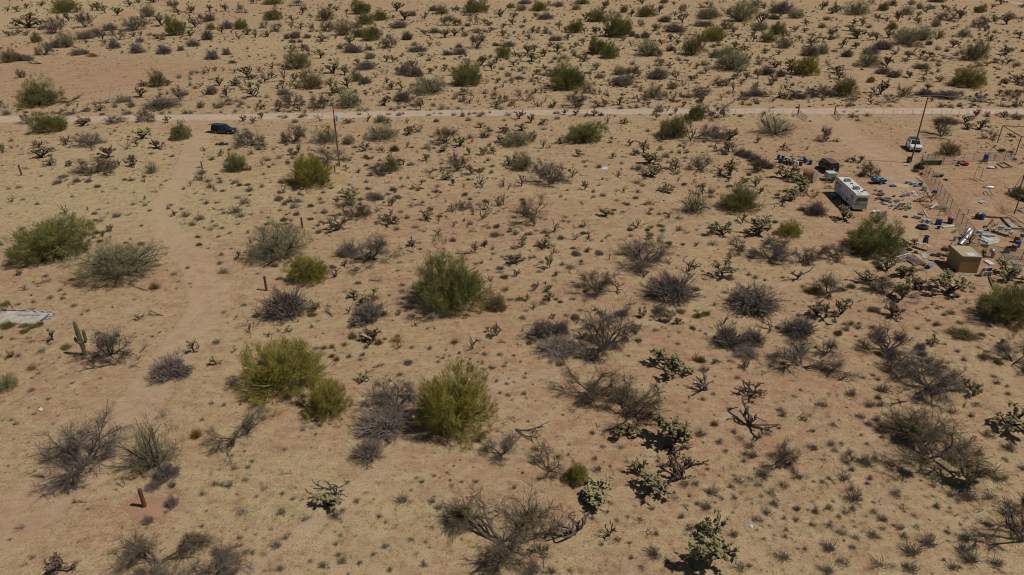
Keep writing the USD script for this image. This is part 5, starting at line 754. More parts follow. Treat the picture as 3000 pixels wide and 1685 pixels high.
M_BPAINT = mat('black_car_paint', (0.006, 0.008, 0.011), .22, vary=.1, spec=.5, coat=.6)
M_WPAINT = mat('white_car_paint', (0.66, 0.67, 0.67), .28, vary=.04, coat=.5, dirt=(.45, .38, .30), dirt_amt=.2)
M_GLASS = mat('dark_car_glass', (0.012, 0.015, 0.018), .06, vary=.05, spec=.8)
M_PLAST = mat('black_plastic', (0.03, 0.03, 0.032), .6, vary=.15)
M_VROOF = mat('maroon_roof', (0.115, 0.052, 0.042), .6, vary=.15, dirt=(.18, .10, .075), dirt_amt=.5)
M_VAN = mat('dark_van_paint', (0.018, 0.013, 0.012), .4, vary=.3, dirt=(.07, .04, .03), dirt_amt=.2)
M_CAMP = mat('camper_white', (0.54, 0.535, 0.51), .5, vary=.06, scale=1.2, dirt=(.33, .29, .23), dirt_amt=.5)
M_CROOF = mat('camper_roof', (0.56, 0.57, 0.54), .7, vary=.08, dirt=(.35, .31, .25), dirt_amt=.4)
M_STRIPE = mat('camper_stripe', (0.26, 0.245, 0.23), .6)
M_BLUE = mat('blue_plastic', (0.024, 0.062, 0.190), .45, vary=.15, dirt=(.05, .08, .2), dirt_amt=.3)
M_LBLUE = mat('light_blue_plastic', (0.075, 0.185, 0.36), .5, vary=.15)
M_TEAL = mat('teal_grey', (0.30, 0.38, 0.38), .6)
M_WHITE = mat('white_plastic', (0.54, 0.545, 0.54), .5, vary=.06, dirt=(.38, .33, .27), dirt_amt=.4)
M_GTUB = mat('grey_tub', (0.30, 0.33, 0.35), .55, vary=.1)
M_RLID = mat('rusted_lid', (0.330, 0.165, 0.075), .9, vary=.25, scale=5)
M_DRUM = mat('black_drum', (0.035, 0.033, 0.032), .6, vary=.3, dirt=(.13, .06, .03), dirt_amt=.5)
M_TANK = mat('tank_rust', (0.285, 0.150, 0.078), .85, vary=.22, scale=1.4, dirt=(.17, .08, .04), dirt_amt=.5)
M_TEND = mat('tank_end', (0.26, 0.275, 0.225), .8, vary=.2, scale=3, dirt=(.2, .12, .07), dirt_amt=.4)
M_CONC = mat('concrete', (0.40, 0.36, 0.30), .9, vary=.12, scale=.8, dirt=(.33, .26, .19), dirt_amt=.5)
M_BLOCK = mat('block_wall', (0.36, 0.31, 0.265), .9, vary=.2, scale=2.5)
M_POT = mat('stone_pot', (0.30, 0.28, 0.23), .85, vary=.2, scale=6)
M_TERRA = mat('terracotta', (0.27, 0.14, 0.08), .85, vary=.2)
M_PURP = mat('brown_roof_sheet', (0.105, 0.066, 0.058), .65, vary=.15, dirt=(.2, .15, .12), dirt_amt=.5)
M_RED = mat('red_plastic', (0.42, 0.03, 0.02), .5)
M_ORANGE = mat('orange_plastic', (0.75, 0.13, 0.02), .45)
M_GREEN = mat('green_paint', (0.08, 0.24, 0.12), .6)
M_TARP = mat('dark_green_cloth', (0.030, 0.042, 0.020), .9, vary=.3, scale=4, dirt=(.13, .14, .06), dirt_amt=.3)
M_YEL = mat('yellow_paint', (0.55, 0.30, 0.03), .5)
M_VIOLET = mat('violet_flowers', (0.38, 0.15, 0.40), .8, vary=.4, scale=12)
M_PINK = mat('pink_plastic', (0.62, 0.32, 0.28), .6)
M_PALEG = mat('pale_green_board', (0.42, 0.44, 0.34), .8)
# oriented strand board, with flakes and stains
M_OSB = mat('strand_board', (0.310, 0.195, 0.090), .85, vary=.45, scale=14, dirt=(.17, .10, .05), dirt_amt=.4)
M_SROOF = mat('shed_roof', (0.355, 0.275, 0.155), .9, vary=.08, scale=1.5)
n_ = {'g': ('geometry', {}), 's': ('separate_xyz', {}), 'a': ('math', {'math_type': 'add'}), 'd': ('math', {'math_type': 'subtract'}), 'e': ('math', {'math_type': 'add'}),
      'c': ('combine_xyz', {}), 'b': ('checker_texture', {'color1': (1, 1, 1), 'color2': (0, 0, 0), 'scale': 18.0}), 'k': ('math', {'math_type': 'multiply', 'value2': .62}),
      't': ('transparent_bsdf', {'color': (1, 1, 1)}), 'p': ('principled_bsdf', {'base_color': (.34, .29, .26), 'roughness': .6, 'metallic': .2}), 'x': ('mix_closure', {})}
M_CHAIN = usdkit.material(stage, '/World/Looks/chain_link', n_, [('g.position', 's.vector'), ('s.x', 'a.value1'), ('s.y', 'a.value2'), ('a.value', 'd.value1'), ('s.z', 'd.value2'), ('a.value', 'e.value1'), ('s.z', 'e.value2'),
     ('d.value', 'c.x'), ('e.value', 'c.y'), ('c.vector', 'b.vector'), ('b.fac', 'k.value1'), ('k.value', 'x.fac'), ('t.BSDF', 'x.closure1'), ('p.BSDF', 'x.closure2')], surface='x.closure')

def solo(name, mesh, m, label, cat, loc=(0, 0, 0), rotz=0.0, group=None, smooth=False):
    p = usdkit.mesh(stage, numbered('/World', name), mesh, m, smooth=smooth)
    p.AddTranslateOp().Set(Gf.Vec3d(*map(float, loc)))
    if rotz: p.AddRotateZOp().Set(math.degrees(rotz))
    tag(p.GetPrim(), label, cat, group)
def Z(x0, y0, s):
    return lambda x, y, lift=0.0: U(x0 + x / s, y0 + y / s, lift)
Z1, Z2, Z3, Z4, Z5, Z6, Z7, Z8 = Z(2260, 430, 6.29), Z(2400, 480, 5.11), Z(2540, 510, 5.454), Z(2660, 620, 6.29), Z(2820, 600, 6.817), Z(2840, 680, 5.457), Z(2570, 690, 5.113), Z(2830, 440, 5.11)
def slab_of(zf, corners, t, lift=0.02):
    """A flat panel lying on the ground with the given corners; returns (mesh about its middle, middle)."""
    q = np.array([zf(*c) for c in corners]); c = q.mean(0); c[2] = q[:, 2].max() + lift
    pts = q[:, :2] - c[:2]; a = 0.5 * np.sum(pts[:, 0] * np.roll(pts[:, 1], -1) - np.roll(pts[:, 0], -1) * pts[:, 1])
    return prism(pts if a > 0 else pts[::-1], 0, t), c
def panel(name, zf, corners, t, m, label, cat, group=None, lift=.02):
    me, c = slab_of(zf, corners, t, lift); solo(name, me, m, label, cat, c, group=group)

# --- posts and poles
def pipe_post(px, py, top, r, label):
    s = pxm(py); h = math.hypot(px - top[0], py - top[1]) / s / math.cos(dep(py)); b = U(px, py, -.2)
    t = thing('pipe_post', label, 'post', b)
    part(t, 'pipe', bar([0, 0, 0], [0, 0, h + .2], r, 12), M_RUSTP, smooth=40)
    part(t, 'collar', lathe([(r, h * .3), (r + .025, h * .3), (r + .025, h * .3 + .1), (r, h * .3 + .1)], 12), M_RUSTP)
    part(t, 'rim', lathe([(r, h + .15), (r + .012, h + .15), (r + .012, h + .205), (r * .8, h + .205), (r * .8, h + .1)], 12), M_RUSTP)
for a in ((63.8, 514, (51, 487), .15, 'short rusty steel pipe post at the far left edge'), (886.5, 668, (883, 638.5), .14, 'rusty steel pipe post standing above the grey-green palo verde'),
          (781.4, 851.6, (773, 812), .15, 'tall bright rust steel pipe post beside a dark grey shrub'), (425.3, 1488, (406.5, 1441), .15, 'dark rusty pipe post in a mound of red earth, bottom left')): pipe_post(*a)
def wood_post(px, py, h, r, label, cat='post'):
    b = U(px, py, -.2); t = thing('wooden_post', label, cat, b)
    part(t, 'shaft', bar([0, 0, 0], [.03, 0, h + .2], r, 9, r * .92), M_POLE, smooth=40); part(t, 'cut_top', bar([.03, 0, h + .2], [.03, 0, h + .215], r * .86, 9), M_LUMBER)
wood_post(594, 502, 1.9, .13, 'weathered wooden post standing alone beside the dirt track')
wood_post(981.5, 505, 1.35, .13, 'short dark wooden stump beside the transformer pole')
e = U(425, 1486); a = np.linspace(0, 2 * PI, 40, endpoint=False); rr = np.linspace(0, 1, 9)
mx = e[0] + .35 + np.outer(rr, np.cos(a)) * 2.3; my = e[1] + .1 + np.outer(rr, np.sin(a)) * 1.25 * (1 + .2 * np.sin(3 * a)); mz = zg(mx, my) + .2 * (1 - rr[:, None] ** 1.5) - .03
v = np.stack([mx, my, mz], -1).reshape(-1, 3); i = (np.arange(8)[:, None] * 40 + np.arange(40)).ravel(); j = (np.arange(8)[:, None] * 40 + (np.arange(40) + 1) % 40).ravel()
gm = usdkit.mesh(stage, '/World/earth_mound', (v, np.vstack([np.c_[i, i + 40, j + 40], np.c_[i, j + 40, j]])), mat('red_earth', (.300, .168, .098), .95, vary=.15, scale=6, bump=.03), smooth=True)
tag(gm.GetPrim(), 'low mound of red dug earth around the leaning post bottom left', 'mound', kind='structure')
def utility_pole(px, py, top, label):
    s = pxm(py); h = math.hypot(px - top[0], py - top[1]) / s / math.cos(dep(py) - .02); b = U(px, py, -.3)
    t = thing('utility_pole', label, 'pole', b); part(t, 'shaft', bar([0, 0, 0], [0, 0, h + .3], .14, 12, .10), M_POLE, smooth=40); return t, b, h
tA, bA, hA = utility_pole(995.3, 487, (972.8, 320), 'tall leaning wooden utility pole carrying a grey transformer can')
can = part(tA, 'transformer', lathe([(0, 0), (.3, .02), (.32, .08), (.32, .95), (.28, 1.02), (0, 1.05)], 16), mat('transformer_grey', (.40, .46, .50), .5))
stage.GetPrimAtPath(can).GetAttribute('points')
UsdGeom.Xformable(stage.GetPrimAtPath(can)).AddTranslateOp().Set(Gf.Vec3d(.6, 0, hA - 2.5))
part(tA, 'bracket', cat_([box(.5, .06, .08, (.35, 0, hA - 1.7)), box(.5, .06, .08, (.35, 0, hA - 2.2))]), M_STEEL)
part(tA, 'bushing', cat_([bar([.5, .1, hA - 1.45], [.5, .1, hA - 1.15], .05, 8), bar([.7, -.1, hA - 1.45], [.7, -.1, hA - 1.15], .05, 8)]), M_WHITE)
part(tA, 'conduit', bar([-.16, -.16, .3], [-.12, -.12, hA - 2], .04, 6), M_STEEL)
tB, bB, hB = utility_pole(2667.5, 478, (2719, 303), 'tall bare wooden utility pole beside the white car and black bin')
part(tB, 'insulator', cat_([bar([.1, 0, hB + .1], [.35, 0, hB + .25], .04, 6), bar([.35, 0, hB + .2], [.35, 0, hB + .45], .06, 8)]), M_WHITE)
part(tB, 'base_collar', lathe([(.2, .3), (.32, .32), (.3, .42), (.19, .45)], 12), M_CONC)
def wire(a, b, sag, label):
    k = np.linspace(0, 1, 40); p = np.outer(1 - k, a) + np.outer(k, b); p[:, 2] -= sag * 4 * k * (1 - k)
    solo('power_line', tubes([(p, np.full(40, .014))], 4), M_GTUB, label, 'cable')
tipA, tipB = bA + [0, 0, hA + .25], bB + [.35, 0, hB + .7]
wire(tipA, tipB, 1.6, 'thin overhead power line strung between the two utility poles')
wire(tipB, np.array([170.0, tipB[1] - 8, tipB[2] - 1]), 1.0, 'thin overhead power line running right from the tall yard pole')

# --- the saguaro
def saguaro():
    b = U(251.3, 1042, -.1); s = pxm(1042); h = 100 / s / math.cos(dep(1042)); t = thing('saguaro_cactus', 'tall green saguaro with two upturned arms beside a bare mesquite', 'saguaro', b)
    def ribbed(path, rad, n=26):
        path = np.asarray(path, float); out = tubes([(path, rad)], n); v = out[0].reshape(len(path), n, 3); c_ = path[:, None]; k = 1 + .07 * np.where(np.arange(n) % 2, 1, -1)[None, :, None]; out[0][:] = (c_ + (v - c_) * k).reshape(-1, 3); return out
    def bend(p, d, up, r):                                             # out from the trunk, round an elbow, then upright
        p, d = np.asarray(p, float), np.asarray(d, float); pts = [p + d * .1, p + d * .28 + [0, 0, .01], p + d * .42 + [0, 0, .09], p + d * .48 + [0, 0, .24], p + d * .5 + [0, 0, .24 + up * .6], p + d * .5 + [0, 0, .24 + up * .93], p + d * .5 + [0, 0, .24 + up]]
        return ribbed(pts, np.array([.7, .85, 1, 1, 1, .8, .2]) * r)
    z = np.array([0, .1, .3, .5, .7, .85, .95, 1.0]) * h; part(t, 'trunk', ribbed(np.stack([-.02 * z, 0 * z, z], -1), np.array([.17, .18, .2, .21, .2, .18, .14, .04])), M_SAG, smooth=30)
    part(t, 'arm', bend([0, 0, h * .40], [1.0, .15, 0], h * .30, .15), M_SAG, smooth=30); part(t, 'arm', bend([0, 0, h * .40], [-1.0, -.1, 0], h * .10, .13), M_SAG, smooth=30); part(t, 'bud_arm', bend([0, -.05, h * .42], [.1, -.8, 0], .06, .13), M_SAG, smooth=30)
    nest = lathe([(.02, -.03), (.1, 0), (.13, .03), (.1, .05), (.03, .02)], 10); nest.apply_transform(trimesh.transformations.rotation_matrix(PI / 2, [1, 0, 0])); nest.apply_translation([.0, -.24, h * .70]); part(t, 'nest_hole', nest, M_CHT)
saguaro()
# --- cars
def quadpanel(q, u0, u1, v0, v1, off, inset=.0):
    """A pane laid on the quad q (four corners, anticlockwise seen from outside), off proud of it."""
    q = np.asarray(q, float); P = lambda u, v: (q[0] * (1 - u) + q[1] * u) * (1 - v) + (q[3] * (1 - u) + q[2] * u) * v
    n = unit(np.cross(q[1] - q[0], q[3] - q[0])[None])[0]; c = np.array([P(u0, v0), P(u1, v0), P(u1, v1), P(u0, v1)])
    v = np.vstack([c - n * .01, c + n * off]); f = [[4, 5, 6], [4, 6, 7]]
    for a in range(4): b = (a + 1) % 4; f += [[a, b, 4 + b], [a, 4 + b, 4 + a]]
    return trimesh.Trimesh(v, np.array(f), process=False)
def wheel(parent, x, y, r, side):
    w = .24; s = 1 if side > 0 else -1
    ty = lathe([(r * .62, -w / 2), (r * .9, -w / 2), (r, -w * .3), (r, w * .3), (r * .9, w / 2), (r * .62, w / 2)], 20); ri = lathe([(r * .62, -w * .38), (r * .62, w * .3), (r * .3, w * .38), (0, w * .34)], 14)
    t = part(parent, 'wheel', moved(ty, (x, y, r), rx=-s * PI / 2), M_BLACK, smooth=40); part(t, 'rim', moved(ri, (x, y, r), rx=-s * PI / 2), M_STEEL, smooth=40)
def car(name, label, cat, loc, yaw, L, W, H, paint, roofm, hood=.27, belt=.60, gate_open=False, slope=.62, rack=False):
    from shapely.geometry import Polygon, Point
    t = thing(name, label, cat, loc, yaw); zb = H * .17; zh = H * belt; h2 = L / 2; wr = H * .21; wx = (L * .30, -L * .29)
    side = Polygon([(-h2, zb + .08), (-h2 + .06, zb), (h2 - .1, zb), (h2, zb + .12), (h2 - .02, zh * .80), (h2 - .1, zh * .90), (h2 - L * hood, zh), (-h2 + .08, zh), (-h2, zh - .1)])
    for x in wx: side = side.difference(Point(x, wr).buffer(wr * 1.14, quad_segs=8))
    b = trimesh.creation.extrude_polygon(side, W, engine='earcut'); b.apply_translation([0, 0, -W / 2]); b.apply_transform(trimesh.transformations.rotation_matrix(PI / 2, [1, 0, 0]))
    b = b.subdivide(); k = np.clip((b.vertices[:, 2] - zh * .72) / (zh * .28), 0, 1); b.vertices[:, 1] *= 1 - .06 * k; nose = np.clip((np.abs(b.vertices[:, 0]) - h2 * .8) / (h2 * .2), 0, 1); b.vertices[:, 1] *= 1 - .08 * nose ** 2
    body = part(t, 'body', b, paint, smooth=25)
    part(t, 'underbody', box(L * .94, W * .72, .16, (0, 0, zb + .06)), M_PLAST)
    xb, xf = -h2 + .1, h2 - L * hood; rb, rf = xb + H * .10, xf - H * (1 - belt) * (1.15 / slope) * .75; wb, wt = W * .46, W * .385
    B = np.array([[xb, -wb, zh], [xf, -wb, zh], [xf, wb, zh], [xb, wb, zh]]); T = np.array([[rb, -wt, H], [rf, -wt, H - .02], [rf, wt, H - .02], [rb, wt, H]])
    v = np.vstack([B, T]); f = [[4, 5, 6], [4, 6, 7]]
    for a in range(4): c = (a + 1) % 4; f += [[a, c, 4 + c], [a, 4 + c, 4 + a]]
    part(t, 'cabin', trimesh.Trimesh(v, np.array(f), process=False), paint)
    part(t, 'roof', box(rf - rb - .12, wt * 2 - .1, .03, ((rf + rb) / 2, 0, H + .008), bev=.15), roofm)
    R_ = [B[0], B[1], T[1], T[0]]; L_ = [B[2], B[3], T[3], T[2]]; F_ = [B[1], B[2], T[2], T[1]]; K_ = [B[3], B[0], T[0], T[3]]
    for q, fl in ((R_, 0), (L_, 1)):
        for u0, u1 in ((.06, .34), (.37, .63), (.66, .93)):
            if fl: u0, u1 = 1 - u1, 1 - u0
            part(t, 'side_window', quadpanel(q, u0, u1, .12, .86, .006), M_GLASS)
    part(t, 'windscreen', quadpanel(F_, .05, .95, .06, .94, .006), M_GLASS)
    if gate_open:
        part(t, 'boot_opening', quadpanel(K_, .08, .92, .02, .95, .006), M_PLAST)
        g = box(1.15, wt * 2, .07, (-.57, 0, 0), bev=.12); g = part(t, 'tailgate', moved(g, (rb, 0, H + .02), ry=math.radians(-8)), paint, label='raised tailgate')
        part(g, 'rear_window', moved(box(.5, wt * 1.7, .02, (-.42, 0, .046)), (rb, 0, H + .02), ry=math.radians(-8)), M_GLASS)
    else: part(t, 'rear_window', quadpanel(K_, .1, .9, .2, .88, .006), M_GLASS)
    for x in wx:
        for s in (-1, 1): wheel(t, x, s * (W / 2 - .13), wr, s)
    for s in (-1, 1):
        part(t, 'headlight', box(.12, W * .18, zh * .13, (h2 - .05, s * W * .33, zh * .74), bev=.02), M_WHITE)
        part(t, 'tail_light', box(.08, W * .1, zh * .22, (-h2 + .02, s * W * .38, zh * .82)), M_RED)
        part(t, 'mirror', box(.14, .2, .14, (xf - .35, s * (wb + .13), zh + .1), bev=.03), paint)
        if rack: part(t, 'roof_rail', bar([rb + .15, s * wt * .85, H + .07], [rf - .1, s * wt * .85, H + .07], .025, 6), M_PLAST)
    part(t, 'front_bumper', box(.2, W * .84, .2, (h2 - .05, 0, zb + .12), bev=.06), M_PLAST); part(t, 'grille', box(.06, W * .5, zh * .14, (h2 - .02, 0, zh * .70)), M_PLAST)
    part(t, 'rear_bumper', box(.2, W * .9, .18, (-h2 + .02, 0, zb + .14), bev=.06), M_PLAST)
    return t
car('suv', 'black sport utility car with its tailgate raised, parked where the track meets the road', 'car', U(658, 390), math.radians(-12), 5.25, 2.1, 1.85, M_BPAINT, M_BPAINT, gate_open=True, rack=True)
car('suv', 'white sport utility car with black roof parked behind the tall yard pole', 'car', U(2675, 437), math.radians(-106), 5.0, 2.2, 2.0, M_WPAINT, mat('black_roof', (.02, .022, .027), .35), hood=.26, belt=.62, slope=.8, rack=True)

# --- van, camper trailer and tank
def local(o, yaw, off):
    c, s = math.cos(yaw), math.sin(yaw); return np.array([o[0] + c * off[0] - s * off[1], o[1] + s * off[0] + c * off[1], 0.0])
def van():
    yaw = math.radians(91.0); L, W, H = 4.9, 1.85, 2.0; c = local((59.4, 123.9), yaw, (L / 2 - .2, W / 2)); t = thing('van', 'old dark van with rusted maroon roof, chrome bumper, parked before the rusty tank', 'van', (c[0], c[1], zg(c[0], c[1])), yaw)
    h2, w2 = L / 2, W / 2; zb, zm = .36, 1.12
    lo = box(L - .7, W, zm - zb, (-.35, 0, (zm + zb) / 2), bev=.08); part(t, 'body', lo, M_VAN)
    part(t, 'bonnet', box(.75, W * .94, .52, (h2 - .36, 0, .64), bev=.1), M_VAN)
    B = np.array([[-h2 + .02, -w2 * .985, zm], [h2 - .75, -w2 * .985, zm], [h2 - .75, w2 * .985, zm], [-h2 + .02, w2 * .985, zm]]); T = np.array([[-h2 + .12, -w2 * .86, H], [h2 - 1.25, -w2 * .86, H], [h2 - 1.25, w2 * .86, H], [-h2 + .12, w2 * .86, H]])
    v = np.vstack([B, T]); f = [[4, 5, 6], [4, 6, 7]]
    for a in range(4): b = (a + 1) % 4; f += [[a, b, 4 + b], [a, 4 + b, 4 + a]]
    part(t, 'cabin', trimesh.Trimesh(v, np.array(f), process=False), M_VAN)
    part(t, 'roof', box(L - 1.5, W * .86 - .04, .07, (-.56, 0, H + .02), bev=.18), M_VROOF)
    R_ = [B[0], B[1], T[1], T[0]]; L_ = [B[2], B[3], T[3], T[2]]; F_ = [B[1], B[2], T[2], T[1]]; K_ = [B[3], B[0], T[0], T[3]]
    for q, fl in ((R_, 0), (L_, 1)):
        for u0, u1 in ((.05, .33), (.37, .66), (.70, .92)):
            if fl: u0, u1 = 1 - u1, 1 - u0
            part(t, 'side_window', quadpanel(q, u0, u1, .12, .82, .006), M_GLASS)
    for u0, u1 in ((.08, .47), (.53, .92)): part(t, 'rear_window', quadpanel(K_, u0, u1, .15, .85, .008), M_GLASS)
    part(t, 'windscreen', quadpanel(F_, .06, .94, .08, .92, .006), M_GLASS)
    part(t, 'number_plate', box(.02, .32, .16, (-h2 - .012, 0, .98)), M_WHITE)
    part(t, 'rear_bumper', box(.16, W * 1.02, .2, (-h2 - .07, 0, .46), bev=.05), M_CHROME); part(t, 'front_bumper', box(.16, W * .98, .18, (h2 + .02, 0, .46), bev=.05), M_CHROME)
    for s in (-1, 1):
        part(t, 'tail_light', box(.05, .14, .3, (-h2 - .01, s * w2 * .85, .9)), M_RED); part(t, 'mirror', box(.1, .2, .22, (h2 - .95, s * (w2 + .14), 1.25)), M_BLACK)
        for x in (h2 - .85, -h2 + 1.05): wheel(t, x, s * (w2 - .12), .35, s)
van()
def camper():
    yaw = math.radians(86.4); L, W, H = 9.1, 2.1, 2.85; c = local((56.1, 105.0), yaw, (L / 2, W / 2)); t = thing('camper_trailer', 'long white camper trailer with roof vents and rear ladder, standing in the yard', 'trailer', (c[0], c[1], zg(c[0], c[1])), yaw)
    h2, w2, zb = L / 2, W / 2, .52
    from shapely.geometry import Polygon
    side = Polygon([(-h2 + .10, zb), (-h2 + .02, zb + .5), (-h2, H - .3), (-h2 + .06, H - .1), (-h2 + .22, H), (h2 - .5, H), (h2 - .12, H - .35), (h2, H - .9), (h2 - .2, zb)])
    m = trimesh.creation.extrude_polygon(side, W, engine='earcut'); m.apply_translation([0, 0, -W / 2]); m.apply_transform(trimesh.transformations.rotation_matrix(PI / 2, [1, 0, 0]))
    part(t, 'body', m, M_CAMP)
    part(t, 'roof', box(L - .75, W - .03, .03, (-.14, 0, H + .016), bev=.1), M_CROOF)
    part(t, 'roof_edge', cat_([box(L - .7, .05, .06, (-.14, s * (w2 - .02), H + .005)) for s in (-1, 1)]), M_STEEL)
    for x in (h2 - 2.6, -h2 + 2.6):
        a = part(t, 'air_conditioner', box(.95, .8, .34, (x, .12, H + .2)), M_STEEL); part(a, 'grille', box(.3, .6, .012, (x - .2, .12, H + .377)), M_PLAST)
    for x, y in ((.7, -.1), (-h2 + 1.15, -.25), (-h2 + 1.8, -.85)): part(t, 'roof_hatch', box(.36, .36, .07, (x, y, H + .065)), M_PLAST)
    part(t, 'roof_cable', tubes([(np.array([[h2 - 3.3, -.35, H + .05], [.3, -.1, H + .05], [-1.6, .25, H + .05], [-h2 + .3, .35, H + .05]]), np.full(4, .03))], 5), M_PLAST)
    for s in (-1, 1):
        for x, w, z0, hh in ((h2 - 1.0, .55, 1.75, .6), (h2 - 2.25, 1.0, 1.75, .62), (-.4, .3, 2.05, .18), (-h2 + 1.2, .75, 1.75, .62), (-1.55, .45, .95, .4)):
            wd = part(t, 'side_window', box(w, .03, hh, (x, s * (w2 + .012), z0 + hh / 2 - .1)), M_PLAST); part(wd, 'pane', box(w - .1, .012, hh - .1, (x, s * (w2 + .031), z0 + hh / 2 - .1)), M_GLASS)
        part(t, 'stripe', box(L - .5, .012, .07, (-.05, s * (w2 + .007), 1.36)), M_STRIPE); part(t, 'stripe', box(L - .5, .012, .05, (-.05, s * (w2 + .007), 1.18)), M_STRIPE)
        for x in (-.45, .45): wheel(t, x - .3, s * (w2 - .14), .34, s)
    rw = part(t, 'rear_window', box(.03, 1.5, .5, (-h2 - .012, -.1, 2.0)), M_PLAST); part(rw, 'pane', box(.012, 1.4, .4, (-h2 - .031, -.1, 2.0)), M_GLASS)
    for z in (.75, .9, 1.05, 1.2): part(t, 'rear_rib', box(.02, W * .94, .035, (-h2 + .03 - (z - .6) * .05, 0, z)), M_STRIPE)
    part(t, 'rear_trim', box(.05, W * 1.0, .06, (-h2 - .01, 0, 1.42)), M_STEEL)
    for y in (-.25, 0, .25): part(t, 'marker_light', box(.03, .1, .05, (-h2 - .012, y, 2.45)), M_RED)
    rungs = [bar([-h2 - .1, y, 1.0], [-h2 - .1, y, H + .05], .022, 6) for y in (.55, .88)] + [bar([-h2 - .1, .55, z], [-h2 - .1, .88, z], .018, 6) for z in np.arange(1.2, 2.9, .28)]
    part(t, 'ladder', cat_(rungs), M_PLAST)
    part(t, 'rear_bumper', box(.12, W * 1.04, .14, (-h2 - .02, 0, .5)), M_STEEL); part(t, 'chassis', box(L * .96, W * .7, .16, (0, 0, .44)), M_PLAST)
    part(t, 'tow_bar', cat_([bar([h2 - .3, s * .5, .45], [h2 + 1.1, 0, .5], .05, 6) for s in (-1, 1)]), M_PLAST)
camper()
c = Z1(1105, 640); solo('crate_trailer', cat_([box(1.5, 1.5, 1.1, (0, 0, .95), bev=.03)] + [box(1.56, 1.56, .05, (0, 0, z)) for z in (.55, .75, .95, 1.15, 1.35)] + [box(.14, .5, .5, (s * .6, 0, .2)) for s in (-1, 1)]), mat('pale_slats', (.42, .47, .42), .7), 'small pale slatted box trailer squeezed between van and camper', 'trailer', c + [0, .8, 0])
ch = thing('chest', 'old wooden chest with blue top lying in the camper shade', 'chest', Z2(195, 505), math.radians(86)); part(ch, 'box', box(1.9, .8, .6, (0, 0, .3)), M_TIMBER); part(ch, 'lid', box(1.5, .7, .06, (-.2, 0, .635)), M_LBLUE)
p = U(2383, 534); ax = np.array([math.cos(-.75), math.sin(-.75), 0]); R0 = 1.12
tk = thing('tank', 'big rust brown steel tank lying on its side behind pale cholla', 'tank', p + [-.55, .55, R0 - .05]); Rm = trimesh.geometry.align_vectors([0, 0, 1], ax)
m1 = lathe([(R0, -.95), (R0 + .02, -.9), (R0, -.85), (R0, .85), (R0 + .02, .9), (R0, .95)], 32); m1.apply_transform(Rm); part(tk, 'shell', m1, M_TANK, smooth=35)
for s in (-1, 1):
    m2 = lathe([(R0 - .005, s * .93), (R0 * .6, s * .97), (0, s * .99)][::s], 32); m2.apply_transform(Rm); e = part(tk, 'end_plate', m2, M_TEND, smooth=35)
    m3 = lathe([(.09, s * .9), (.09, s * 1.06), (0, s * 1.06)][::s], 10); m3.apply_translation([.0, -.55, 0]); m3.apply_transform(Rm); part(e, 'bung', m3, M_TEND)

# --- barrels, tubs, buckets, tyres: one of each kind, then copies
def barrel_kind(body, lid, h=.88, r=.29, open_top=False, ribs=True):
    k = kind_of('barrel'); prof = [(0, 0), (r, 0), (r + .012, .02), (r, .04)]
    if ribs: prof += [(r, h * .33 - .02), (r + .014, h * .33), (r, h * .33 + .02), (r, h * .66 - .02), (r + .014, h * .66), (r, h * .66 + .02)]
    prof += [(r, h - .02), (r + .012, h), (r - .015, h), (r - .015, h - (.25 if open_top else .02))]; part(k, 'drum', lathe(prof, 18), body, smooth=35)
    part(k, 'lid', lathe([(r - .016, h - (.25 if open_top else .02)), (.05, h - (.25 if open_top else .015)), (0, h - (.25 if open_top else .015))], 18), lid); return k
K_BLUE, K_RUST, K_GREY, K_WHITE = barrel_kind(M_BLUE, M_BLUE), barrel_kind(M_DRUM, M_RLID), barrel_kind(M_DRUM, M_GTUB), barrel_kind(M_WHITE, M_WHITE)
K_BRED, K_CAN, K_SMALL = barrel_kind(M_BLUE, M_RLID, open_top=True), barrel_kind(M_DRUM, M_STEEL, h=.8, open_top=True), barrel_kind(M_BLUE, M_BLACK, h=.5, r=.2)
BAR = [(K_BRED, 125, 236, 'blue barrel with rusty open top at the far left of the drums'), (K_GREY, 205, 238, 'dark drum with grey lid, second from the left behind blue jugs'), (K_BLUE, 150, 296, 'blue barrel at the front left corner of the drum group'),
       (K_BLUE, 180, 303, 'blue and white barrel beside the front left one'), (K_WHITE, 412, 330, 'white barrel standing left of a taller white one among drums'), (K_WHITE, 468, 352, 'white barrel nearest the viewer among the drums'),
       (K_BLUE, 590, 270, 'bright blue barrel at the back right of the drum group'), (K_BLUE, 617, 302, 'blue barrel at the right end of the drum group'), (K_BLUE, 715, 330, 'lone blue barrel standing between drum group and van'), (K_SMALL, 993, 555, 'small blue drum standing behind the camper beside the van')]
for kk, x, y, lab in BAR: put('barrel', kk, Z1(x, y), rng.uniform(0, 6), (1, 1, 1), lab, 'barrel')
for x, y in ((228, 335), (285, 327), (352, 345), (350, 318), (475, 325), (535, 352)): put('barrel', K_RUST, Z1(x, y), rng.uniform(0, 6), (1, 1, 1), 'black drum with rust orange lid in the drum group behind the van', 'barrel', 'rust lidded drums')
for x, y in ((262, 285), (325, 298), (395, 288), (500, 305), (548, 290), (545, 318)): put('barrel', K_GREY, Z1(x, y), rng.uniform(0, 6), (1, 1, 1), 'black drum with dull grey lid in the drum group behind the van', 'barrel', 'grey lidded drums')
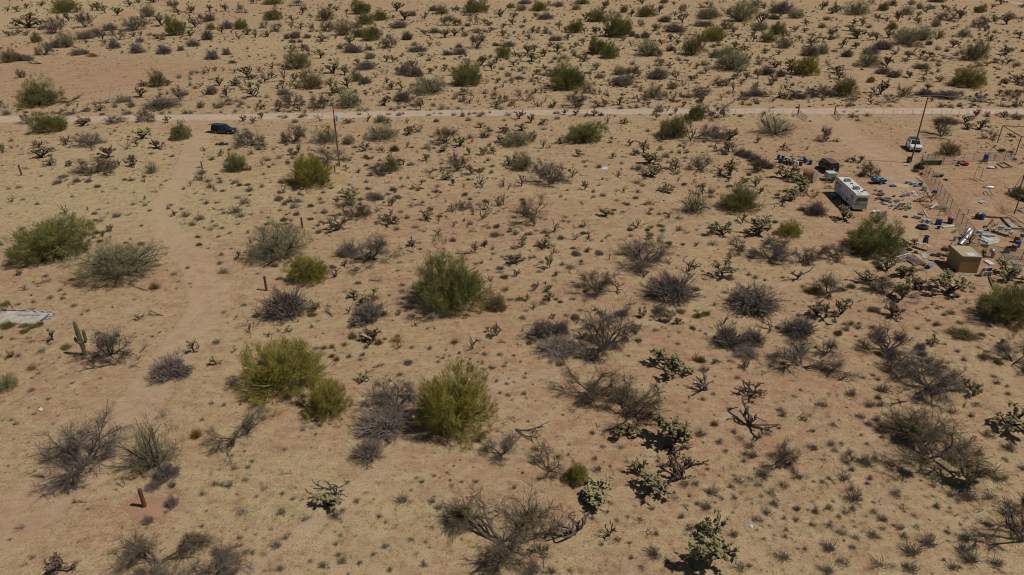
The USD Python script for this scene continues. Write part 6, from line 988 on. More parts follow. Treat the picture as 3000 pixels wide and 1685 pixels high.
def bucket_kind(m, h=.36, r=.16, inner=None):
    k = kind_of('bucket'); part(k, 'pail', lathe([(0, 0), (r * .85, 0), (r, h), (r * 1.06, h), (r * 1.06, h - .03), (r * .95, h - .03), (r * .8, .05), (0, .05)], 14), m, smooth=35)
    an = np.linspace(0, PI, 9); part(k, 'handle', tubes([(np.stack([np.cos(an) * r * 1.02, np.sin(an) * r * .5 + .02, h - .02 + np.sin(an) * r * .3], -1), np.full(9, .008))], 4), M_STEEL); return k
BK = {'white': bucket_kind(M_WHITE, .42, .18), 'orange': bucket_kind(M_ORANGE, .5, .22), 'blue': bucket_kind(M_BLUE, .4, .19), 'red': bucket_kind(M_RED, .34, .17), 'brown': bucket_kind(M_TERRA, .42, .2), 'clear': bucket_kind(M_TEAL, .45, .2)}
put('bucket', BK['orange'], U(1383.9, 417), 0, (1.35, 1.35, 1.1), 'bright orange bucket lying out in the scrub, centre', 'bucket')
put('bucket', BK['orange'], Z6(365, 405), 0, (1.1, 1.1, 1.2), 'orange bucket standing beside the kettle grill', 'bucket')
put('bucket', BK['white'], Z4(862, 382), 0, (1.2, 1.2, 1.1), 'white bucket standing on open sand by the fence', 'bucket')
put('bucket', BK['blue'], Z4(557, 320), 0, (1.3, 1.3, 1.1), 'small blue bucket right of the tractor tyre', 'bucket')
put('bucket', BK['clear'], Z4(853, 540), 0, (1.1, 1.1, 1.4), 'pale glassy jar standing left of the curved metal sheets', 'jar')
put('bucket', BK['red'], Z(2600, 280, 4.99)(487, 1165), 0, (1.5, 1.5, 1.5), 'red can standing outside the fence corner', 'can')
put('bucket', BK['brown'], Z(2400, 724, ZS)(2138, 1128), 0, (1.1, 1.1, 1.1), 'rusty brown can standing alone below the big right palo verde', 'can')
put('bucket', BK['blue'], Z3(848, 192), 0, (1.7, 1.7, 1.5), 'blue cut-down barrel beside two grey tubs', 'tub')
def tyre_kind(R=.34, w=.2, m=M_BLACK):
    k = kind_of('tyre'); a = lathe([(R * .55, .02), (R * .85, 0), (R, w * .2), (R, w * .8), (R * .85, w), (R * .55, w - .02), (R * .5, w * .5), (R * .55, .02)], 22); part(k, 'tread', a, m, smooth=40)
    part(k, 'sidewall', lathe([(R * .84, w + .002), (R * .60, w + .006), (R * .56, w - .01)], 22), m, smooth=40); return k
K_TY, K_BIGTY, K_GTY = tyre_kind(), tyre_kind(.80, .46), tyre_kind(.42, .2, M_POT)
put('tyre', K_BIGTY, Z4(262, 310), 0, (1, 1, 1), 'huge black tractor tyre lying flat in the yard', 'tyre')
for x, y, l, lab in ((203, 250, .25, 'black tyre on top of the heap left of the wash'), (150, 250, 0, 'black tyre lowest left in the tyre heap'), (205, 252, 0, 'black tyre under the topmost one in the heap'), (255, 246, 0, 'lone black tyre just right of the tyre heap')):
    put('tyre', K_TY, Z(600, 362, ZS)(x, y, l), x, (1.35, 1.35, 1.2), lab.replace('heap left of the wash', 'heap below the black car'), 'tyre')
Z0, ZF = Z(2200, 280, 4.02), Z(2600, 280, 4.99)
for zf, x, y, lab in ((Z0, 495, 245, 'black tyre lying left of the open gate'), (Z0, 697, 305, 'black tyre lying below the left gate panel'), (ZF, 1020, 1030, 'black tyre lying by the far fence next to the red tub'), (ZF, 850, 1238, 'pale centred tyre lying inside the fenced pen'), (Z7, 480, 218, 'thin dark tyre lying above the roofing sheets'), (Z3, 615, 690, 'flat black tyre lying alone in the yard middle'), (Z7, 840, 300, 'grey tyre in the coil heap left of the shed'), (Z7, 905, 310, 'brown stained tyre at the right of the coil heap')):
    put('tyre', K_TY, zf(x, y), x, (1.15, 1.15, .9), lab, 'tyre')
put('tyre', K_GTY, Z3(655, 520, .42), .3, (1, 1, 1), 'pale grey tyre standing upright among the garden pots', 'tyre', tilt=(70, 0))
def tub(zf, x, y, sx, sy, sz, m, label, rz=0.2, lid=None, cat='tub'):
    t = thing('tub', label, cat, zf(x, y), rz); part(t, 'box', box(sx, sy, sz, (0, 0, sz / 2), bev=.05), m); part(t, 'lid', box(sx * 1.06, sy * 1.06, .05, (0, 0, sz + .02), bev=.06), lid or m)
tub(Z3, 655, 150, .75, .6, .45, M_GTUB, 'grey plastic tub left of its twin above the plywood sheet'); tub(Z3, 730, 172, .75, .6, .4, M_GTUB, 'grey plastic tub right of its twin beside blue tub'); tub(Z3, 410, 200, 1.0, .75, .18, M_BLUE, 'flat dark blue lidded tub at the plywood sheet end', .3)
tub(Z3, 790, 200, .9, .5, .25, M_LBLUE, 'low light blue tote left of blue cut-down barrel'); tub(Z3, 1080, 298, .6, .5, .35, M_BLUE, 'blue crate lying by the fence near the dead tree'); tub(Z3, 905, 262, .6, .5, .7, M_STEEL, 'silver metal cabinet above the green pipe', .4)
tub(Z4, 290, 195, .55, .5, .45, M_GTUB, 'grey crate left of its twin behind the tractor tyre'); tub(Z4, 390, 210, .7, .5, .45, M_GTUB, 'grey crate right of its twin behind the tractor tyre'); tub(Z5, 452, 640, 1.0, .8, .4, M_TEAL, 'pale grey cooler box by the round concrete pad', -.3, M_GTUB); tub(Z5, 345, 560, .7, .6, .3, M_TEAL, 'second smaller pale cooler left of the first, by the pad', -.3); tub(Z5, 588, 645, .6, .45, .3, M_GTUB, 'low grey box between cooler and picnic table', -.4)
tub(Z2, 845, 745, 1.2, .6, .4, M_WHITE, 'white bathtub shaped trough right of the camper rear', .1); tub(Z2, 915, 790, 1.0, .5, .15, M_TEAL, 'pale teal board box partly hidden by palo verde', .2); tub(Z(2800, 460, 5), 0, 60, .5, .4, .2, M_GTUB, 'small grey tub against the far pen fence')
def pot_kind(m, s=1.0, inner=M_DRUM):
    k = kind_of('pot'); part(k, 'bowl', lathe([(0, 0), (.2 * s, 0), (.3 * s, .2 * s), (.34 * s, .3 * s), (.34 * s, .34 * s), (.3 * s, .34 * s), (.26 * s, .2 * s), (0, .16 * s)], 14), m, smooth=35); part(k, 'soil', lathe([(.29 * s, .27 * s), (0, .28 * s)], 14), inner); return k
KP = [pot_kind(M_POT), pot_kind(M_TERRA), pot_kind(M_GTUB), pot_kind(M_WHITE, 1, M_TEAL), pot_kind(M_GREEN)]
for x, y, k, s, lab in ((310, 425, 0, 2.3, 'largest round grey stone basin in the pot litter'), (190, 400, 0, 1.5, 'grey stone basin left of the largest basin'), (480, 440, 0, 1.4, 'grey oval basin right of the largest basin'), (672, 560, 4, 1.0, 'green rimmed pot at the right end of the pot litter'), (430, 365, 1, .8, 'small brown pot above the grey oval basin'), (140, 268, 2, .8, 'small grey pot at the top left of the litter'), (220, 285, 2, 1.0, 'grey pot beside the topmost small pot'), (215, 340, 1, 1.9, 'wide brown saucer above the stone basins'), (640, 345, 2, 1.6, 'broad pale disc basin by the window frame'), (575, 365, 2, 1.2, 'pale saucer left of the broad pale disc')): put('pot', KP[k], Z3(x, y), x, (s, s, s * (.55 if s > 1.2 else .9)), lab, 'pot')
for x, y, k, s in ((110, 325, 2, .6), (150, 345, 2, .5), (130, 425, 0, .5), (235, 465, 0, .8), (260, 490, 1, .6), (310, 495, 3, .8), (375, 465, 0, .8), (385, 525, 2, .9), (370, 550, 3, .6), (440, 505, 3, .6), (465, 465, 2, .6), (465, 555, 1, .7), (500, 530, 0, .9), (530, 500, 0, .9), (555, 520, 1, .7), (520, 570, 0, .7), (550, 580, 4, .5), (590, 490, 0, .8), (600, 560, 1, .7), (625, 585, 2, .7), (640, 560, 0, .6), (575, 555, 0, .6), (430, 575, 0, .5), (570, 425, 2, .5)):
    put('pot', KP[k], Z3(x, y), x, (s, s, s), 'small garden pot in the litter of pots right of the camper', 'pot', 'small garden pots in the yard')

# --- boards, sheets, frames and lumber on the ground
panel('plywood_sheet', Z3, [(410, 148), (685, 175), (640, 240), (445, 205)], .03, M_LUMBER, 'large tan plywood sheet lying flat below the grey tubs', 'board')
w_, c = slab_of(Z3, [(700, 300), (745, 275), (815, 325), (780, 352)], .07); t = thing('window_frame', 'white window frame lying on the ground near the dead tree', 'window', c); part(t, 'frame', w_, M_WHITE)
for sx in (-.36, .0, .36): part(t, 'pane', box(.3, .6, .012, (sx, sx * -.3, .078), rz=-.5), M_GLASS)
panel('white_board', Z(1200, 362, ZS), [(2245, 540), (2262, 508), (2330, 520), (2308, 545)], .04, M_WHITE, 'white board lying flat on open sand, right of centre', 'board')
panel('paper_sheet', Z(0, 1086, ZS), [(450, 458), (475, 433), (513, 455), (485, 475)], .01, M_WHITE, 'white sheet of paper lying on bare sand at the left', 'paper', lift=.03)
panel('roofing_sheet', Z7, [(250, 345), (275, 275), (400, 215), (480, 252)], .03, M_PURP, 'grey-brown roofing sheet behind the palo verde, topmost of three', 'roofing sheet')
panel('roofing_sheet', Z7, [(285, 415), (300, 350), (445, 330), (440, 392)], .06, M_PURP, 'dark brown ribbed roofing sheet in the middle of three', 'roofing sheet', lift=.05)
me, c = slab_of(Z7, [(440, 385), (442, 320), (540, 308), (745, 438), (560, 455)], .03, .12); t = thing('roofing_sheet', 'large brown ribbed roofing sheet nearest the shed', 'roofing sheet', c); part(t, 'sheet', me, M_PURP)
q0, q1 = Z7(442, 330) - c, Z7(720, 438) - c
for k in range(6): o = np.array([0, 0, .06]) + (Z7(540, 312) - c) * k / 6 * .0; a_, b_ = q0 + (Z7(440, 380) - c - q0) * k / 6, q1 + (Z7(560, 452) - c - q1) * k / 6; a_[2] = b_[2] = .045; part(t, 'rib', plank(a_, b_, .05, .03), M_PURP)
panel('roofing_sheet', Z7, [(45, 432), (90, 415), (285, 380), (285, 412)], .03, M_PURP, 'narrow dark roofing sheet at the left of the heap', 'roofing sheet')
def lumber(zf, a, b, w, t_, m, label, lift=.03, cat='plank', name='plank', group=None):
    p0, p1 = zf(*a, lift), zf(*b, lift); c = (p0 + p1) / 2; solo(name, plank(p0 - c, p1 - c, w, t_), m, label, cat, c + [0, 0, t_ / 2], group=group)
for a, b, w, t_, m, lab in (((262, 345), (482, 285), .14, .08, M_WHITE, 'long white trim board between the roofing sheets'), ((300, 335), (470, 290), .12, .08, M_GTUB, 'grey trim board beside the long white trim'), ((78, 472), (250, 415), .14, .08, M_WHITE, 'white trim strip at the left tip of the roofing heap'), ((78, 472), (98, 432), .14, .08, M_WHITE, 'short white trim piece at the left tip of the heap'), ((165, 322), (255, 345), .12, .06, M_WHITE, 'white strip poking out under the palo verde')): lumber(Z7, a, b, w, t_, m, lab, .12)
for a, b, w, m, lab in (((548, 280), (690, 352), .12, M_LUMBER, 'tan plank lowest of two beside the pale disc'), ((592, 268), (705, 312), .12, M_LUMBER, 'tan plank upper of two beside the window frame'), ((705, 345), (775, 365), .16, M_LUMBER, 'short tan plank under the window frame'), ((785, 68), (890, 135), .16, M_TIMBER, 'dark beam lying above the blue tub near the fence'), ((903, 578), (975, 700), .2, M_LUMBER, 'yellowish plank pointing at the grey crates'), ((1015, 572), (1110, 500), .2, M_WHITE, 'pale white board lying across the lumber pile')): lumber(Z3, a, b, w, .06, m, lab, .03 if m is not M_WHITE else .25)
t = thing('lumber_pile', 'pile of long dark boards lying by the chain fence', 'lumber pile', Z3(1040, 520)); c = Z3(1040, 520)
for k in range(11):
    a_ = Z3(835 + k * 9, 470 + k * 7 + (k % 3) * 3) - c; b_ = Z3(1235 + (k * 37) % 50, 545 + k * 4) - c; a_[2], b_[2] = .03 + .05 * (k % 3), .05 + .05 * ((k + 1) % 3); part(t, 'board', plank(a_, b_, .14, .045), M_TIMBER if k % 4 else M_GLUM)
lumber(Z4, (272, 242), (470, 372), .1, .08, M_WHITE, 'long white pole leaning over the tractor tyre', .38, 'pole', 'white_pole'); lumber(Z3, (848, 322), (955, 266), .1, .1, M_GREEN, 'light green pipe lying below the silver cabinet', .03, 'pipe', 'pipe')
lumber(Z(2400, 724, ZS), (1690, 460), (1950, 449), .1, .05, M_GLUM, 'thin pale board lying below the plywood shed', .03); lumber(Z(2400, 724, ZS), (1980, 330), (2050, 505), .2, .1, M_TIMBER, 'dark beam on the sand below the white shelf', .03)
for k in range(3): lumber(Z(2400, 724, ZS), (1640 + k * 0, 318 + k * 7), (1875, 314 + k * 7), .08, .05, M_GLUM, 'pale foundation strip along the shed front', .02, 'sill', 'foundation_strip', 'foundation strips before the shed')
panel('grey_board', Z7, [(652, 272), (725, 268), (752, 345), (680, 345)], .04, M_GTUB, 'grey rectangular board lying above the pallet', 'board'); panel('tan_board', Z7, [(522, 275), (600, 268), (672, 350), (655, 368)], .04, M_LUMBER, 'tan board lying between roofing sheet and grey board', 'board')
panel('pale_mat', Z4, [(622, 292), (838, 262), (862, 288), (655, 310)], .16, M_PALEG, 'long pale green padded board right of the blue bucket', 'board'); panel('door_board', Z6, [(225, 470), (290, 460), (400, 518), (335, 535)], .12, M_WHITE, 'white door panel lying right of the shed', 'door'); panel('long_board', Z5, [(338, 695), (370, 688), (572, 772), (525, 795)], .05, M_WHITE, 'long white panel against the fence by the pad', 'panel', lift=.5)
panel('steel_sheet', Z5, [(1100, 105), (1150, 105), (1225, 150), (1225, 170)], .02, M_STEEL, 'silver sheet lying at the right edge behind the pit', 'sheet'); panel('board_scrap', Z8, [(178, 780), (225, 750), (300, 780), (235, 812)], .03, M_GTUB, 'grey and tan board lying below the wooden pallet', 'board')
panel('concrete_pad', Z5, [(470 + 0 + 210 * math.cos(k * PI / 12) + 60, 715 + 85 * math.sin(k * PI / 12)) for k in range(24)], .05, M_CONC, 'round pale concrete pad beside the picnic table', 'pad', lift=.0)
def pallet(zf, corners, label, n=7, m=M_GLUM, lift=.02):
    q = np.array([zf(*k) for k in corners]); c = q.mean(0); q = q - c; q[:, 2] = 0; t = thing('pallet', label, 'pallet', c + [0, 0, lift])
    for k in range(3): a_, b_ = q[0] + (q[3] - q[0]) * k / 2, q[1] + (q[2] - q[1]) * k / 2; part(t, 'runner', plank(a_ + [0, 0, .05], b_ + [0, 0, .05], .08, .09), m)
    for k in range(n): f_ = (k + .5) / n; a_, b_ = q[0] + (q[1] - q[0]) * f_, q[3] + (q[2] - q[3]) * f_; part(t, 'slat', plank(a_ + [0, 0, .11], b_ + [0, 0, .11], .1, .025), m)
pallet(Z8, [(300, 695), (255, 625), (360, 600), (410, 675)], 'pale wooden pallet lying in the pen above the pit', 5, M_LUMBER); pallet(Z6, [(435, 455), (590, 440), (652, 495), (500, 520)], 'grey wooden pallet lying above the right cholla', 9); pallet(Z7, [(770, 372), (790, 350), (975, 400), (955, 418)], 'tan pallet lying edge on left of the shed', 8, M_LUMBER); pallet(Z6, [(585, 425), (548, 355), (702, 375), (742, 440)], 'open slatted pallet leaning by the right drums', 6, M_LUMBER); pallet(Z6, [(745, 440), (708, 378), (860, 395), (872, 455)], 'second slatted pallet at the right picture edge', 6, M_LUMBER)
pallet(Z6, [(640, 470), (800, 490), (872, 540), (700, 520)], 'loose grey boards at the right edge below the pallets', 6)

# --- the shed
def shed():
    yaw = math.radians(84.0); L, W, H = 3.4, 2.33, 2.36; c = local((60.35, 82.4), yaw, (L / 2, W / 2)); t = thing('plywood_shed', 'square plywood shed with flat tan roof at the right', 'shed', (c[0], c[1], zg(c[0], c[1]) - .02), yaw); h2, w2 = L / 2, W / 2
    def wall(face, n, label=None):
        for k in range(2):
            z0, z1 = ((.06, 1.2), (1.23, H - .06))[k]
            for j in range(n):
                if face in 'FB': part(t, 'wall_panel', box(.05, W / n - .012, z1 - z0, ((-h2 if face == 'F' else h2), -w2 + (j + .5) * W / n, (z0 + z1) / 2)), M_OSB)
                else: part(t, 'wall_panel', box(L / n - .012, .05, z1 - z0, (-h2 + (j + .5) * L / n, (w2 if face == 'L' else -w2), (z0 + z1) / 2)), M_OSB)
    wall('F', 1); wall('B', 1); wall('L', 2); wall('R', 2)
    part(t, 'frame', cat_([box(.09, .09, H - .04, (sx * (h2 - .05), sy * (w2 - .05), H / 2)) for sx in (-1, 1) for sy in (-1, 1)] + [box(.04, W, .035, (sx * h2, 0, z)) for sx in (-1, 1) for z in (1.215, .5, H - .4)] + [box(L, .04, .035, (0, sy * w2, z)) for sy in (-1, 1) for z in (1.215, .5)]), M_TIMBER)
    r = part(t, 'roof', box(L + .1, W + .1, .09, (0, 0, H + .02)), M_SROOF)
    part(r, 'edge_trim', cat_([box(.03, W + .16, .11, (s * (h2 + .065), 0, H + .01)) for s in (-1, 1)] + [box(L + .1, .03, .11, (0, s * (w2 + .065), H + .01)) for s in (-1, 1)]), M_STEEL)
    part(r, 'white_patch', box(1.05, .95, .012, (-h2 + .62, -.1, H + .078)), M_WHITE); part(r, 'grey_patch', box(.7, .5, .012, (-h2 + .7, -w2 + .42, H + .073)), M_GTUB)
    part(t, 'sill', box(.16, W + .3, .08, (-h2 - .06, 0, .02)), M_GLUM)
    part(t, 'latch', cat_([box(.1, .04, .1, (.5, w2 + .04, 1.5)), box(.1, .04, .1, (.5, w2 + .04, .8)), box(.1, .04, .1, (-.8, w2 + .04, 1.0))]), M_DRUM); part(t, 'prop', bar([-.9, w2 + .55, 0], [-.75, w2 + .04, .95], .03, 6), M_LUMBER)
    return t
shed()

# --- chain link fence round the pen, and the wire fence and gates along the road
def fence(name, pts, h, label, mesh=True, wires=0, r=.035, dig=.3):
    P = [U(*p) for p in pts]; c = np.mean(P, axis=0); c[2] = 0; t = thing(name, label, 'fence', c); top = []
    for p in P: q = p - c; part(t, 'post', bar(q - [0, 0, dig], q + [0, 0, h], r, 6), M_RUSTP); top.append(q)
    for a_, b_ in zip(top[:-1], top[1:]):
        if mesh:
            part(t, 'top_rail', bar(a_ + [0, 0, h - .03], b_ + [0, 0, h - .03], .022, 5), M_RUSTP)
            v = np.array([a_ + [0, 0, .03], b_ + [0, 0, .03], b_ + [0, 0, h - .05], a_ + [0, 0, h - .05]]); part(t, 'netting', (v, np.array([[0, 1, 2], [0, 2, 3]])), M_CHAIN)
        for k in range(wires): z = h * (.3 + .62 * k / max(1, wires - 1)); part(t, 'wire', bar(a_ + [0, 0, z], b_ + [0, 0, z], .008, 3), M_STEEL)
    return t
A = lambda x, y: (2600 + x / 4.99, 280 + y / 4.99)
fence('chain_link_fence', [(2697, 480), A(565, 982), A(672, 965 + 40), (2761, 485), (2789, 484), A(1098, 985), A(1245, 966), A(1400, 962), A(1550, 960), A(1700, 960), A(1835, 968)], 1.75, 'chain link fence along the far side of the pen')
fence('chain_link_fence', [(2697, 482), (2711, 510.5), (2718, 519.5), (2728, 530), (2737, 543), (2745, 558), (2753, 570), (2763, 585), (2773, 598), (2783, 613), (2802, 643), (2815, 659), (2826.5, 674), (2846, 700), (2863.6, 722), (2881, 750)], 1.75, 'chain link fence running down the left side of the pen')
fence('chain_link_fence', [(2884, 752), (2931, 760), (2990, 766), (3060, 775)], 1.75, 'short chain link fence leading right from the kettle grill')
B3, B4 = (lambda x: (1800 + x / ZS, 1343 / ZS)), (lambda x: (2400 + x / ZS, 1346 / ZS))
fence('wire_fence', [B3(1180), B3(1290), B3(1410), B3(1525), B3(1635), B3(1755), B3(1860), B3(1970), B3(2085), B3(2140)], 1.15, 'thin wire fence along the road left of the open gate', False, 4, .03)
fence('wire_fence', [B4(185), B4(290), B4(400), B4(520), B4(632), B4(742), B4(860), B4(972), B4(1085), B4(1198), B4(1310), B4(1425), B4(1535), B4(1635), B4(1735), B4(1940), B4(2060), B4(2180), B4(2300), B4(2420)], 1.15, 'thin wire fence along the road right of the open gate', False, 4, .03)
def gate(hinge, end, hpost, label):
    p0, p1 = U(*hinge), U(*end); d = p1 - p0; d[2] = 0; L = np.linalg.norm(d); yaw = math.atan2(d[1], d[0]); t = thing('gate', label, 'gate', p0, yaw)
    part(t, 'gate_post', bar([0, 0, -.3], [0, 0, hpost], .13, 9), M_POLE); x0 = .25
    for z in (.2, .42, .64, .86, 1.08, 1.3): part(t, 'rail', bar([x0, 0, z], [L, 0, z], .028, 6), M_RUSTP)
    for k in range(5): x = x0 + (L - x0) * k / 4; part(t, 'upright', bar([x, 0, .18], [x, 0, 1.33], .03, 6), M_RUSTP)
    part(t, 'hinge', cat_([box(.2, .06, .06, (.15, 0, z)) for z in (.35, 1.2)]), M_DRUM)
gate((2337, 336.7), (2362.5, 356), 2.5, 'left rusty pipe gate panel swung open beside the road'); gate((2443.8, 336.7), (2459.5, 354.5), 2.1, 'right rusty pipe gate panel swung open beside the road')

# --- the yard's bigger pieces
def picnic():
    a_, b_ = Z5(700, 545), Z5(950, 625); d = b_ - a_; L = 2.2; t = thing('picnic_table', 'weathered wooden picnic table carrying two grey tubs', 'table', (a_ + b_) / 2, math.atan2(d[1], d[0]))
    for k in range(5): part(t, 'top_board', box(L, .15, .045, (0, -.32 + k * .16, .74)), M_GLUM)
    for s in (-1, 1):
        for k in range(2): part(t, 'seat_board', box(L, .13, .045, (0, s * (.68 + k * .14), .44)), M_GLUM)
        for x in (-.75, .75): part(t, 'leg', bar([x, s * .25, .72], [x, s * .72, 0], .045, 4), M_TIMBER)
    for x in (-.75, .75): part(t, 'cross_beam', box(.06, 1.6, .09, (x, 0, .385)), M_TIMBER)
    c = (a_ + b_) / 2; u_ = np.array([math.cos(math.atan2(d[1], d[0])), math.sin(math.atan2(d[1], d[0])), 0])
    for k, lab in ((-.55, 'grey tub on the left end of the picnic table'), (.35, 'grey tub on the right part of the picnic table')):
        t2 = thing('tub', lab, 'tub', c + u_ * k + [0, 0, .765], -.4); part(t2, 'box', box(.6, .45, .25, (0, 0, .125), bev=.05), M_GTUB); part(t2, 'lid', box(.64, .48, .04, (0, 0, .27), bev=.05), M_TEAL)
picnic()
a_ = Z4(265, 690); t = thing('folding_table', 'grey folding table with pink and blue things on it', 'table', a_, -.95); part(t, 'table_top', box(1.9, .75, .05, (0, 0, .74), bev=.04), M_GLUM)
for sx in (-.75, .75):
    for sy in (-.28, .28): part(t, 'leg', bar([sx, sy, 0], [sx, sy, .72], .02, 5), M_PLAST)
t = thing('storage_box', 'pink box lying on the folding table', 'box', a_ + [.15, -.1, .765], -.95); part(t, 'box', box(.4, .28, .1, (0, 0, .05)), M_PINK); part(t, 'lid', box(.42, .3, .02, (0, 0, .11)), M_PINK)
t = thing('cart', 'black cart topped with a blue bin behind the folding table', 'cart', Z4(312, 580), .3); part(t, 'frame', box(.5, .5, .7, (0, 0, .4), bev=.05), M_PLAST); part(t, 'bin', lathe([(.22, .78), (.36, 1.1), (.38, 1.1), (.38, 1.06), (.2, .82), (0, .82)], 8), M_BLUE)
for s in (-1, 1): part(t, 'wheel', moved(lathe([(.05, -.03), (.12, -.03), (.12, .03), (.05, .03)], 10), (s * .2, -.28, .12), rx=PI / 2), M_BLACK)
for zf, x, y, rz, lab in ((Z4, 110, 610, .3, 'bare wire frame left of the folding table'), (Z4, 385, 735, -.9, 'folded wire frame below the folding table')):
    t = thing('bed_base', lab, 'frame', zf(x, y), rz)
    for s in (-1, 1): part(t, 'side_rail', bar([-.8, s * .35, .05], [.8, s * .35, .35], .018, 5), M_RUSTP)
    for k in range(4): part(t, 'cross_rod', bar([-.8 + k * .53, -.35, .05 + k * .1], [-.8 + k * .53, .35, .05 + k * .1], .015, 5), M_RUSTP)
def curved(a_, b_, w, label):
    p0, p1 = a_, b_; L = np.linalg.norm(p1 - p0); an = np.linspace(-.9, .9, 9); r = w / 1.6; pr = np.c_[np.sin(an) * r, np.cos(an) * r - r * .6]; v = []
    d = (p1 - p0) / L; s = unit(np.cross(d, [0, 0, 1.0])[None])[0]; n = np.cross(s, d)
    for q in (p0, p1):
        for y, z in pr: v.append(q - p0 + s * y + n * z)
    v = np.array(v); f = [[k, k + 1, 10 + k] for k in range(8)] + [[k, 10 + k, 9 + k] for k in range(8)]; v2 = np.vstack([v, v - n * .02]); f2 = f + [[a + 18, c + 18, b + 18] for a, b, c in f]
    solo('curved_sheet', (v2, np.array(f2)), M_STEEL, label, 'metal sheet', p0)
curved(Z4(950, 610, .1), Z4(1120, 500, 1.25), .6, 'curved grey metal sheet leaning on the dead bush, right one'); curved(Z4(985, 560, .1), Z4(1075, 470, 1.35), .55, 'curved grey metal sheet leaning on the dead bush, left one')
put('dead_cholla', PROTO['D'][3][0], Z4(1140, 590), 1, (1.35, 1.35, 1.0), 'dead dark bush with thick limbs against the fence by the shed', 'dead bush'); put('dead_cholla', PROTO['D'][1][0], Z3(1040, 445), 2, (1.25, 1.25, 1.15), 'dead bare tree by the fence above the lumber pile', 'dead tree')
put('dead_branch', PROTO['L'][0][0], Z3(860, 440), .2, (1.1, 1.3, 1.6), 'heap of dead brush left of the dead bare tree', 'brush heap')
put('dead_branch', PROTO['L'][2][0], Z5(520, 455), .1, (.8, .9, 1.8), 'heap of firewood behind the low bench', 'wood heap')
t = thing('bench', 'low bench of pale slabs left of the picnic table', 'bench', Z5(560, 525), -.3); part(t, 'slab', box(1.2, .4, .08, (0, 0, .42)), M_GLUM); part(t, 'leg', box(.12, .35, .38, (-.4, 0, .19)), M_TIMBER); part(t, 'leg', box(.12, .35, .38, (.4, 0, .19)), M_TIMBER)
t = thing('kettle_grill', 'dark blue kettle grill on thin legs by the fence end', 'grill', Z6(335, 395)); part(t, 'bowl', lathe([(0, .62), (.2, .66), (.34, .84), (.36, .92)], 16), M_BLUE, smooth=40); part(t, 'lid', lathe([(.36, .93), (.33, 1.05), (.2, 1.16), (0, 1.2)], 16), M_STEEL, smooth=40)
for k in range(3): part(t, 'leg', bar([.25 * math.cos(k * 2.1), .25 * math.sin(k * 2.1), .7], [.36 * math.cos(k * 2.1), .36 * math.sin(k * 2.1), 0], .018, 5), M_PLAST)
t = thing('shelf', 'white open shelf holding pots beside the shed corner', 'shelf', Z6(250, 705), .02)
for z in (.06, .75): part(t, 'board', box(1.25, .5, .05, (0, 0, z)), M_WHITE)
for x in (-.6, .0, .6): part(t, 'upright', box(.05, .48, .64, (x, 0, .405)), M_WHITE)
p = Z6(250, 705); put('bucket', BK['blue'], p + [.35, 0, .78], 0, (1.3, 1.3, .9), 'blue tub on top of the white shelf', 'tub'); put('pot', KP[1], p + [-.35, 0, .78], 0, (.8, .8, .8), 'brown pot on top of the white shelf', 'pot'); put('pot', KP[3], p + [.3, .35, .78], 0, (.7, .7, .7), 'white bowl at the back of the white shelf', 'bowl')
for kk, x, y, lab in ((K_RUST, 745, 165, 'black drum with rusty top at the right, farthest of four'), (K_BLUE, 757, 240, 'dark blue drum with pale lid, second of the right drums'), (K_RUST, 700, 300, 'black drum with rusty lid beside the metal bin'), (K_CAN, 595, 330, 'dark open metal bin left of the right drums')): put('barrel', kk, Z6(x, y), x, (1.2, 1.2, 1.05), lab, 'barrel')
t = thing('garden_chair', 'green plastic chair behind the right drums', 'chair', Z6(820, 118), 2.5); part(t, 'seat', box(.5, .5, .04, (0, 0, .42), bev=.05), M_TARP); part(t, 'backrest', box(.5, .05, .5, (0, .24, .68)), M_GREEN)
for sx in (-.2, .2):
    for sy in (-.2, .2): part(t, 'leg', box(.05, .05, .4, (sx, sy, .2)), M_GREEN)
put('barrel', K_BLUE, Z5(378, 292), 0, (1.1, 1.1, 1.0), 'light blue barrel beside a black machine above the woodpile', 'barrel')
t = thing('engine', 'black engine like machine with silver top beside a blue barrel', 'machine', Z5(300, 280), .3); part(t, 'block', box(.8, .6, .7, (0, 0, .4), bev=.08), M_PLAST); part(t, 'cover', lathe([(.3, .76), (.3, .95), (.2, 1.08), (0, 1.1)], 12), M_STEEL); part(t, 'arm', bar([-.4, 0, .4], [-1.3, .1, .5], .06, 6), M_DRUM)
t = thing('barbecue_stand', 'slim grey stand with tray inside the fence', 'stand', Z5(95, 205)); part(t, 'post', bar([0, 0, 0], [0, 0, .9], .06, 8), M_STEEL); part(t, 'tray', box(.4, .35, .12, (.08, 0, .95)), M_GTUB)
t = thing('flower_barrel', 'black tub of violet flowers standing near the fence', 'planter', Z4(770, 215)); part(t, 'tub', lathe([(0, 0), (.36, 0), (.42, .75), (.36, .75), (.3, .65), (0, .62)], 14), M_DRUM); m = trimesh.creation.icosphere(2, .38); m.vertices *= (.8 + .4 * meshkit.noise(m.vertices * 9, 3))[:, None] * [1, 1, .75]; m.apply_translation([0, 0, .9]); part(t, 'flowers', m, M_VIOLET)
for x, y, lab in ((535, 235, 'blue barrel left of its twin behind the blue bucket'), (580, 245, 'blue barrel right of its twin behind the blue bucket')): put('barrel', K_BLUE, Z4(x, y), 0, (.95, .95, .95), lab, 'barrel')
t = thing('water_heater', 'pale beige cylinder tank lying left of the grey crates', 'cylinder', Z4(165, 125, .28), -.6); part(t, 'drum', moved(lathe([(0, -.55), (.26, -.55), (.28, -.5), (.28, .5), (.26, .55), (0, .55)], 16), ry=PI / 2), M_CONC, smooth=40); part(t, 'end_ring', moved(lathe([(.18, .56), (.25, .56), (.25, .58), (.18, .58)], 16), ry=PI / 2), M_RLID)
